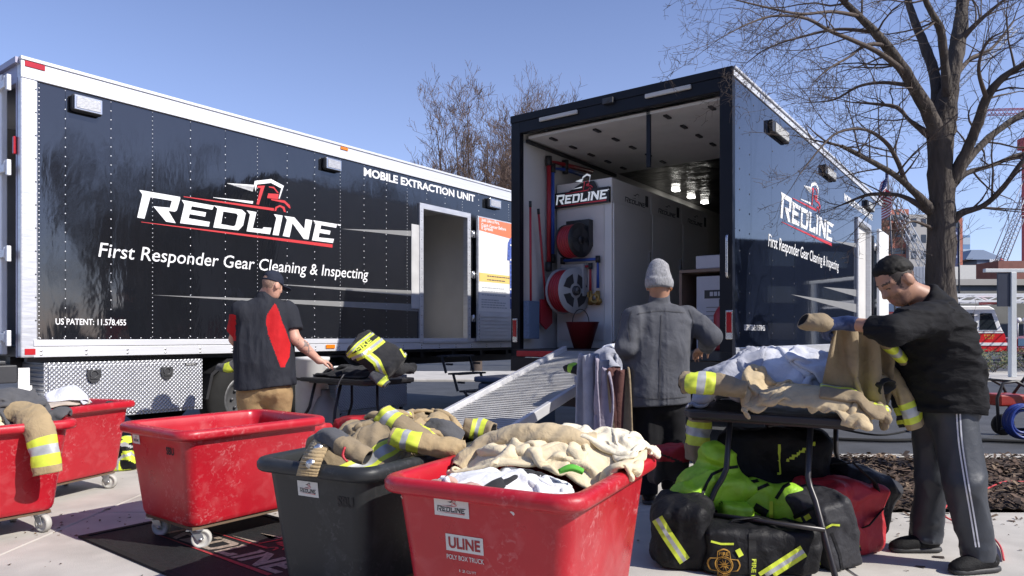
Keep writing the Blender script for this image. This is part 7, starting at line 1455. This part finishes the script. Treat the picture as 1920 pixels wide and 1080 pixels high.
for k, (x, y, w_, h_, mt_, lab) in enumerate(((-.1, -.1, .8, .8, cloth_mat('beige_cloth', (.45, .38, .32)), 'beige cloth lining the cart in front of the tool box'), (.05, .1, .42, .42, LGRY, 'stiff pale grey cloth tenting up in the cart by the tool box'), (-.22, -.2, .36, .36, WHC, 'white folded sheet sticking up in the cart by the tool box'), (-.2, .22, .5, .4, BLKC, 'black cloth at the back left of the cart by the tool box'), (.25, .33, .22, .2, BLKC, 'small black cloth on the far rim of the cart by the tool box'))):
    p = L1(x, y)
    if k in (1, 2): mound(hf, p.x, p.y, .16, .16, (.6, .80))
    V, F, uv = drape(w_, h_, .024, (*p.xy, .8), A1 + .7 * k, hf, (w_ * .36, h_ * .36), 31 + k, squeeze=(.7, .7), amp=.05); hf.splat(V); garment('cloth', lab, 'cloth', V, F, uv, [mt_], None, 'clothes in the left red carts')
# ---- right table
T, C, u, v = TR; hf = table_hf(TR, .94, 1.15, .80); LT = lambda x, y, z=0: C + u * x + v * y + Vector((0, 0, z)); AT = math.atan2(u.y, u.x); GT = 'coats on the right table'
p = LT(-.50, .55); mound(hf, p.x, p.y, .44, .30, (.80, 1.12), AT + .15); p = LT(-.70, .33); mound(hf, p.x, p.y, .2, .22, (.8, 1.02)); p = LT(-.30, .12); mound(hf, p.x, p.y, .32, .13, (.8, .925), AT)
p = LT(-.2, .75); mound(hf, p.x, p.y, .2, .3, (.8, .98))
sleeve('sleeve', 'banded tan sleeve with black cuff poking off the left end of the right table', 'sleeve', [(W(1284, 716, 3.92), .10), (W(1306, 716, 3.88), .108), (W(1345, 722, 3.86), .105), (W(1395, 730, 3.84), .085)], [KHAKI, FYEL, FSIL, BLKC], ((.0, .07, 3), (.20, .34, 1), (.34, .48, 2), (.48, .62, 1)), GT, .62, seed=41, up=(0, 0, 1))
V, F, uv = drape(1.45, 1.0, .022, (*LT(-.50, .52).xy, 1.2), AT + .12, hf, (.46, .36), 43, squeeze=(.62, .66), amp=.05, thick=.02, freq=4); hf.splat(V)
garment('coat', 'big pale grey coat heaped across the middle of the right table', 'coat', V, F, uv, [LGRY], None, GT, .022)
V, F, uv = drape(.62, .6, .02, (*LT(-.76, .26).xy, 1.1), AT, hf, (.20, .22), 47, squeeze=(.7, .75), amp=.05, freq=4); hf.splat(V)
garment('coat', 'grey coat flap folded over the striped sleeve on the right table', 'coat', V, F, uv, [GRYC], None, GT, .022)
V, F, uv = drape(.42, .36, .02, (*LT(-.26, .46).xy, 1.1), AT - .1, hf, (.17, .15), 49, squeeze=(.85, .85), amp=.02); hf.splat(V)
garment('coat', 'pale grey pocket of the coat hanging at its right end', 'coat', V, F, uv, [LGRY], None, GT, .022)
V, F, uv = drape(1.0, .52, .019, (*LT(-.29, .12).xy, 1.0), AT + .02, hf, (.335, .15), 51, squeeze=(.66, .56), amp=.07, freq=5, thick=.02); hf.splat(V)
def ptan(uu, vv): mi = np.zeros(len(uu), int); mi[(np.abs(uu - .34) < .03) & (np.abs(vv - .05) < .02)] = 1; return mi
garment('coat', 'light tan coat with a small purple patch, nearest on the right table', 'coat', V, F, uv, [cloth_mat('light_tan_cloth', (.49, .39, .245)), PURP], ptan, GT, .018)
sleeve('sleeve', "short banded sleeve with an open black cuff at the right table's right end", 'sleeve', [(W(1575, 706, 3.9), .05), (W(1600, 706, 3.85), .055), (W(1635, 712, 3.78), .06), (W(1665, 726, 3.70), .066)], [TAN, FYEL, FSIL, INN], ((.10, .24, 1), (.24, .36, 2), (.36, .48, 1), (.86, 1.0, 3)), GT, .7, seed=55)
sleeve('sleeve', "long tan sleeve with banded cuff hanging off the right table's right side", 'sleeve', [(W(1628, 668, 3.95), .06), (W(1655, 690, 3.86), .07), (W(1688, 728, 3.78), .066), (W(1706, 765, 3.76), .064), (W(1718, 800, 3.76), .06)], [TAN, FYEL, FSIL, INN], ((.0, .08, 2), (.66, .745, 1), (.745, .83, 2), (.83, .91, 1)), GT, .6, seed=57)
sleeve('sleeve', 'dark inner sleeve with yellow bands hanging behind the long tan one', 'sleeve', [(W(1660, 700, 4.1), .06), (W(1686, 740, 4.0), .06), (W(1702, 800, 3.95), .055)], [BLKC, FYEL, FSIL, INN], ((.7, .78, 1), (.86, .93, 1)), GT, .6, seed=59)
# coat lifted by the man: gathered at his glove and falling to the table
hd_ = J['lw'] + Vector((-.075, .02, -.01))
hp = np.array(hd_ + Vector((.03, .03, -.01)))
h2 = np.array(W(1672, 640, 3.80))
def pin_(U, V_):
    k = V_ > .40
    return k, lambda uu, vv: (lambda a: np.stack([hp[0] + (h2[0] - hp[0]) * a, hp[1] + (h2[1] - hp[1]) * a + .035 * np.sin(a * 17), hp[2] + (h2[2] - hp[2]) * a + (vv - .42) * .6 + .02 * np.sin(a * 11)], -1))((uu + .33) / .66)
V, F, uv = drape(.66, .92, .021, (*W(1630, 665, 3.84).xy, 1.22), -.4, hf, (.30, .36), 91, squeeze=(.55, .75), amp=.05, pin=pin_, steps=80, z0=.06)
garment('coat', 'banded tan turnout coat lifted off the table by the man in black', 'coat', V, F, uv, [KHAKI, FYEL, FSIL], bands(0, (('v', .02), ('v', -.30)), .085), None, .02)
sleeve('coat_tail', 'bunched end of the lifted tan coat beyond the blue glove', 'coat', [(hd_ + Vector((.0, .01, 0)), .04), (hd_ + Vector((-.055, -.0, .01)), .058), (hd_ + Vector((-.11, .0, .012)), .066), (hd_ + Vector((-.145, .0, .03)), .05)], [KHAKI, INN], (), None, .8, 26, seed=63, wr=.22)
sleeve('sleeve', 'second tan sleeve of the lifted coat with yellow bands in front of the black shirt', 'sleeve', [(W(1600, 612, 3.78), .05), (W(1640, 625, 3.74), .055), (W(1668, 650, 3.74), .056), (W(1700, 682, 3.78), .05)], [KHAKI, FYEL, FSIL, INN], ((.62, .71, 1), (.71, .79, 2), (.79, .88, 1)), None, .6, seed=65)
# leg of bunker trousers standing under the left end of the table
sleeve('trouser_leg', 'tan boot leg with two yellow bands hanging under the left end of the right table', 'trousers', [(W(1312, 782, 4.35), .085), (W(1311, 800, 4.35), .09), (W(1308, 830, 4.35), .092), (W(1306, 862, 4.35), .085)], [KHAKI, FYEL, FSIL, INN], ((.16, .34, 1), (.34, .52, 2), (.52, .70, 1)), None, .85, seed=67)
# ---- coats on the middle table
T, C, u, v = TM; hf = table_hf(TM, .62, 1.05, .84); LM = lambda x, y: C + u * x + v * y; AM = math.atan2(u.y, u.x); GM = 'coats on the middle table'
p = LM(-.36, .2); mound(hf, p.x, p.y, .2, .26, (.84, 1.12)); p = LM(-.3, .6); mound(hf, p.x, p.y, .2, .3, (.84, 1.0))
V, F, uv = drape(1.5, 1.5, .03, (*LM(-.42, .10).xy, 1.22), AM, hf, None, 71, squeeze=(.75, .8), amp=.06, steps=90, thick=.02); hf.splat(V)
garment('coat', 'pale grey coat draped over the middle table and hanging down its front', 'coat', V, F, uv, [GRYC, LGRY], None, GM, .02)
def hang(name, label, top, w, h, mats, paint, seed=0, group=None, sway=(0, 0), hf_=None):
    a, b = np.array(top[0]), np.array(top[1]); n_ = np.array([-.55, -.83, 0]); R9 = np.random.default_rng(seed)
    def edge(s, x): return a + (b - a) * s[..., None] + n_ * (.05 * np.sin(s * 14 + seed) + .03 * np.sin(s * 31 + 2 * seed))[..., None] + np.array([0, 0, 1.]) * (.015 * np.sin(s * 9 + seed))[..., None]
    def init(U, V_):
        s = (U / w + .5); t = (.5 - V_ / h); P = edge(s, 0) + t[..., None] * (np.array([sway[0], sway[1], -h * .93])) + n_ * (.03 + .05 * t + .05 * vnoise(np.stack([U * 7, V_ * 4, U * 0 + seed], -1), seed) * (t + .2))[..., None]; return P
    def pin(U, V_): k = V_ > h / 2 - .02; return k, lambda uu, vv: edge(uu / w + .5, 0)
    V, F, uv = drape(w, h, .022, (*a[:2], a[2]), 0, hf_ or hf, None, seed, 70, 9, mask=None, pin=pin, init=init, grav=.003)
    return garment(name, label, 'coat', V, F, uv, mats, paint, group, .018)
hfl = HF(1.0, 5.0, 1.2, lambda X, Y: X * 0)
hang('coat', 'grey coat hanging down the front of the middle table', (W(1086, 660, 5.20), W(1136, 672, 5.06)), .55, .62, [GRYC], None, 3, GM, (-.07, -.03), hfl)
hang('coat', 'lilac grey coat strip hanging beside the grey coat of the middle table', (W(1122, 672, 5.06), W(1146, 700, 5.02)), .26, .50, [cloth_mat('lilac_cloth', (.30, .27, .33))], None, 7, GM, (-.03, -.02), hfl)
hang('coat', 'brown lined coat hanging open beside the man in the beanie', (W(1138, 690, 5.06), W(1178, 690, 5.0)), .5, .45, [cloth_mat('maroon_brown_cloth', (.10, .045, .04)), KHAKI], lambda a, b: (np.abs(a) > .17).astype(int), 11, GM, (-.05, -.02), hfl)
V, F, uv = drape(.6, .5, .025, (*LM(-.3, .28).xy, 1.2), AM + .3, hf, (.2, .2), 77, squeeze=(.65, .65), amp=.06)
garment('coat', 'white cloth in the sun on top of the grey coats of the middle table', 'coat', V, F, uv, [cloth_mat('bluish_white_cloth', (.66, .68, .74))], None, GM, .02)
sleeve('glove', 'black glove with a lime patch lying at the left edge of the middle table', 'glove', [(W(1062, 690, 5.5), .04), (W(1075, 690, 5.45), .06), (W(1092, 700, 5.4), .05)], [BLKC, LIME, INN], ((.4, .6, 1),), None, .7, seed=79)
# ---- left table
T, C, u, v = TL; hf = table_hf(TL, 1.45, .70, .78); LL = lambda x, y, z=0: C + u * x + v * y + Vector((0, 0, z)); AL = math.atan2(u.y, u.x); GL = 'gear on the left table'
p = LL(-.55, .35); mound(hf, p.x, p.y, .6, .2, (.78, .86), AL)
V, F, uv = drape(1.0, .5, .026, (*LL(-.62, .28).xy, .95), AL, hf, (.42, .2), 81, squeeze=(.7, .65), amp=.06); hf.splat(V)
garment('trousers', 'black turnout trousers lying flat under the hand at the left table', 'trousers', V, F, uv, [BLKC], None, GL, .02)
V, F, uv = drape(.5, .45, .025, (*LL(-1.1, .4).xy, .95), AL + .3, hf, (.2, .2), 83, squeeze=(.7, .7), amp=.05); hf.splat(V)
garment('cloth', 'white cloth on the left table beside the khaki trousers', 'cloth', V, F, uv, [WHC], None, GL)
sleeve('trousers', 'rolled black turnout trousers at the right end of the left table', 'trousers', [(W(700, 700, 6.95), .075), (W(725, 696, 7.0), .085), (W(752, 692, 7.1), .08), (W(773, 690, 7.2), .075)], [BLKC, BLKC, BLKC, INN], (), GL, .8, seed=85, wr=.2)
cF = W(706, 664, 7.0); RF = rot(0, 0, 0) @ np.array(Matrix.Rotation(math.radians(-26), 3, 'Y') @ Matrix.Rotation(math.radians(24), 3, 'X') @ Matrix.Rotation(math.radians(-6), 3, 'Z'), np.float32)
RF = np.array(Matrix.Rotation(math.radians(28), 3, 'Y') @ Matrix.Rotation(math.radians(38), 3, 'X') @ Matrix.Rotation(math.radians(-8), 3, 'Z'), np.float32)
fF = lambda P: rbox_(P + .014 * np.stack([vnoise(P * 6, 1), vnoise(P * 6, 2), vnoise(P * 6, 3)], -1), cF, (.25, .19, .085), .05, RF) + .03 * (crease(P, 4.5, 3) - .4) + .01 * (crease(P, 13, 9) - .4)
ob, oF = soft('folded_coat', 'folded black turnout coat with yellow and silver stripes on the left table', 'coat', fF, cF - Vector((.42, .42, .34)), cF + Vector((.42, .42, .34)), [BLKC], .010, group=GL)
for pts, w_ in (([(652, 676), (680, 664), (712, 640), (728, 626)], 8), ([(686, 662), (706, 678), (716, 700), (722, 714)], 8), ([(733, 632), (752, 650), (763, 668)], 5), ([(650, 668), (672, 645), (700, 624)], 4)): sstrip(fF, pts, w_, [FYEL, FSIL], 'reflective_stripe', ob, oF, (0, 1, 0), d0=6.2, off=.004)
tv, tf = fit(text2d('FIRE', .03), 0, 0, 34, 10); ca_, sa_ = math.cos(math.radians(42)), math.sin(math.radians(42)); conform(fF, ([(x * ca_ - y * sa_, x * sa_ + y * ca_) for x, y in tv], tf), lambda x, y: (W(672 + x, 662 - y, 6.4), W(672 + x, 662 - y, 1) - Vector((0, 0, EYE))), oF, [FYEL], 'lettering', ob, off=.005)
sleeve('coat_flap', 'black coat tail hanging over the near edge of the left table', 'coat', [(W(700, 700, 6.85), .07), (W(714, 712, 6.8), .075), (W(726, 722, 6.78), .05)], [DKC, FYEL, FSIL, INN], ((.55, .8, 1),), GL, .5, seed=87, up=(.5, -1, .2))
m = MB(); m.tube([W(645, 702, 6.8), W(638, 712, 6.78), W(632, 726, 6.78), W(628, 732, 6.78)], .013, 6, flat=.3); tag(m.build('strap', [DKC]), 'thin strap hanging over the near edge of the left table', 'strap')
q = W(585, 690, 7.7); o = thing('white_bucket', 'white plastic drum standing behind the left table', 'drum', (q.x, q.y, 0)); MB().lathe([(0, 0), (.15, 0), (.17, .02), (.18, .95), (.19, .96), (.19, .99), (0, 1.0)], 24).build('drum_body', pm('white_plastic', (.7, .7, .68), .4), o)
q = W(610, 760, 7.6); o = thing('grey_jug', 'grey plastic jug under the left table behind the khaki trousers', 'jug', (q.x, q.y, 0)); MB().lathe([(0, 0), (.13, 0), (.15, .03), (.15, .42), (.09, .54), (.05, .58), (.05, .64), (0, .64)], 20).build('jug_body', pm('grey_jug_plastic', (.3, .3, .3), .5), o)
q = W(425, 690, 7.6); sleeve('gear_roll', 'yellow banded gear bundle at the trailer wheel left of the polo shirted man', 'gear', [(W(412, 688, 7.4), .05), (W(428, 690, 7.3), .075), (W(446, 680, 7.3), .07)], [DKC, FYEL, FSIL, INN], ((.5, .7, 1),), None, .8, seed=89)
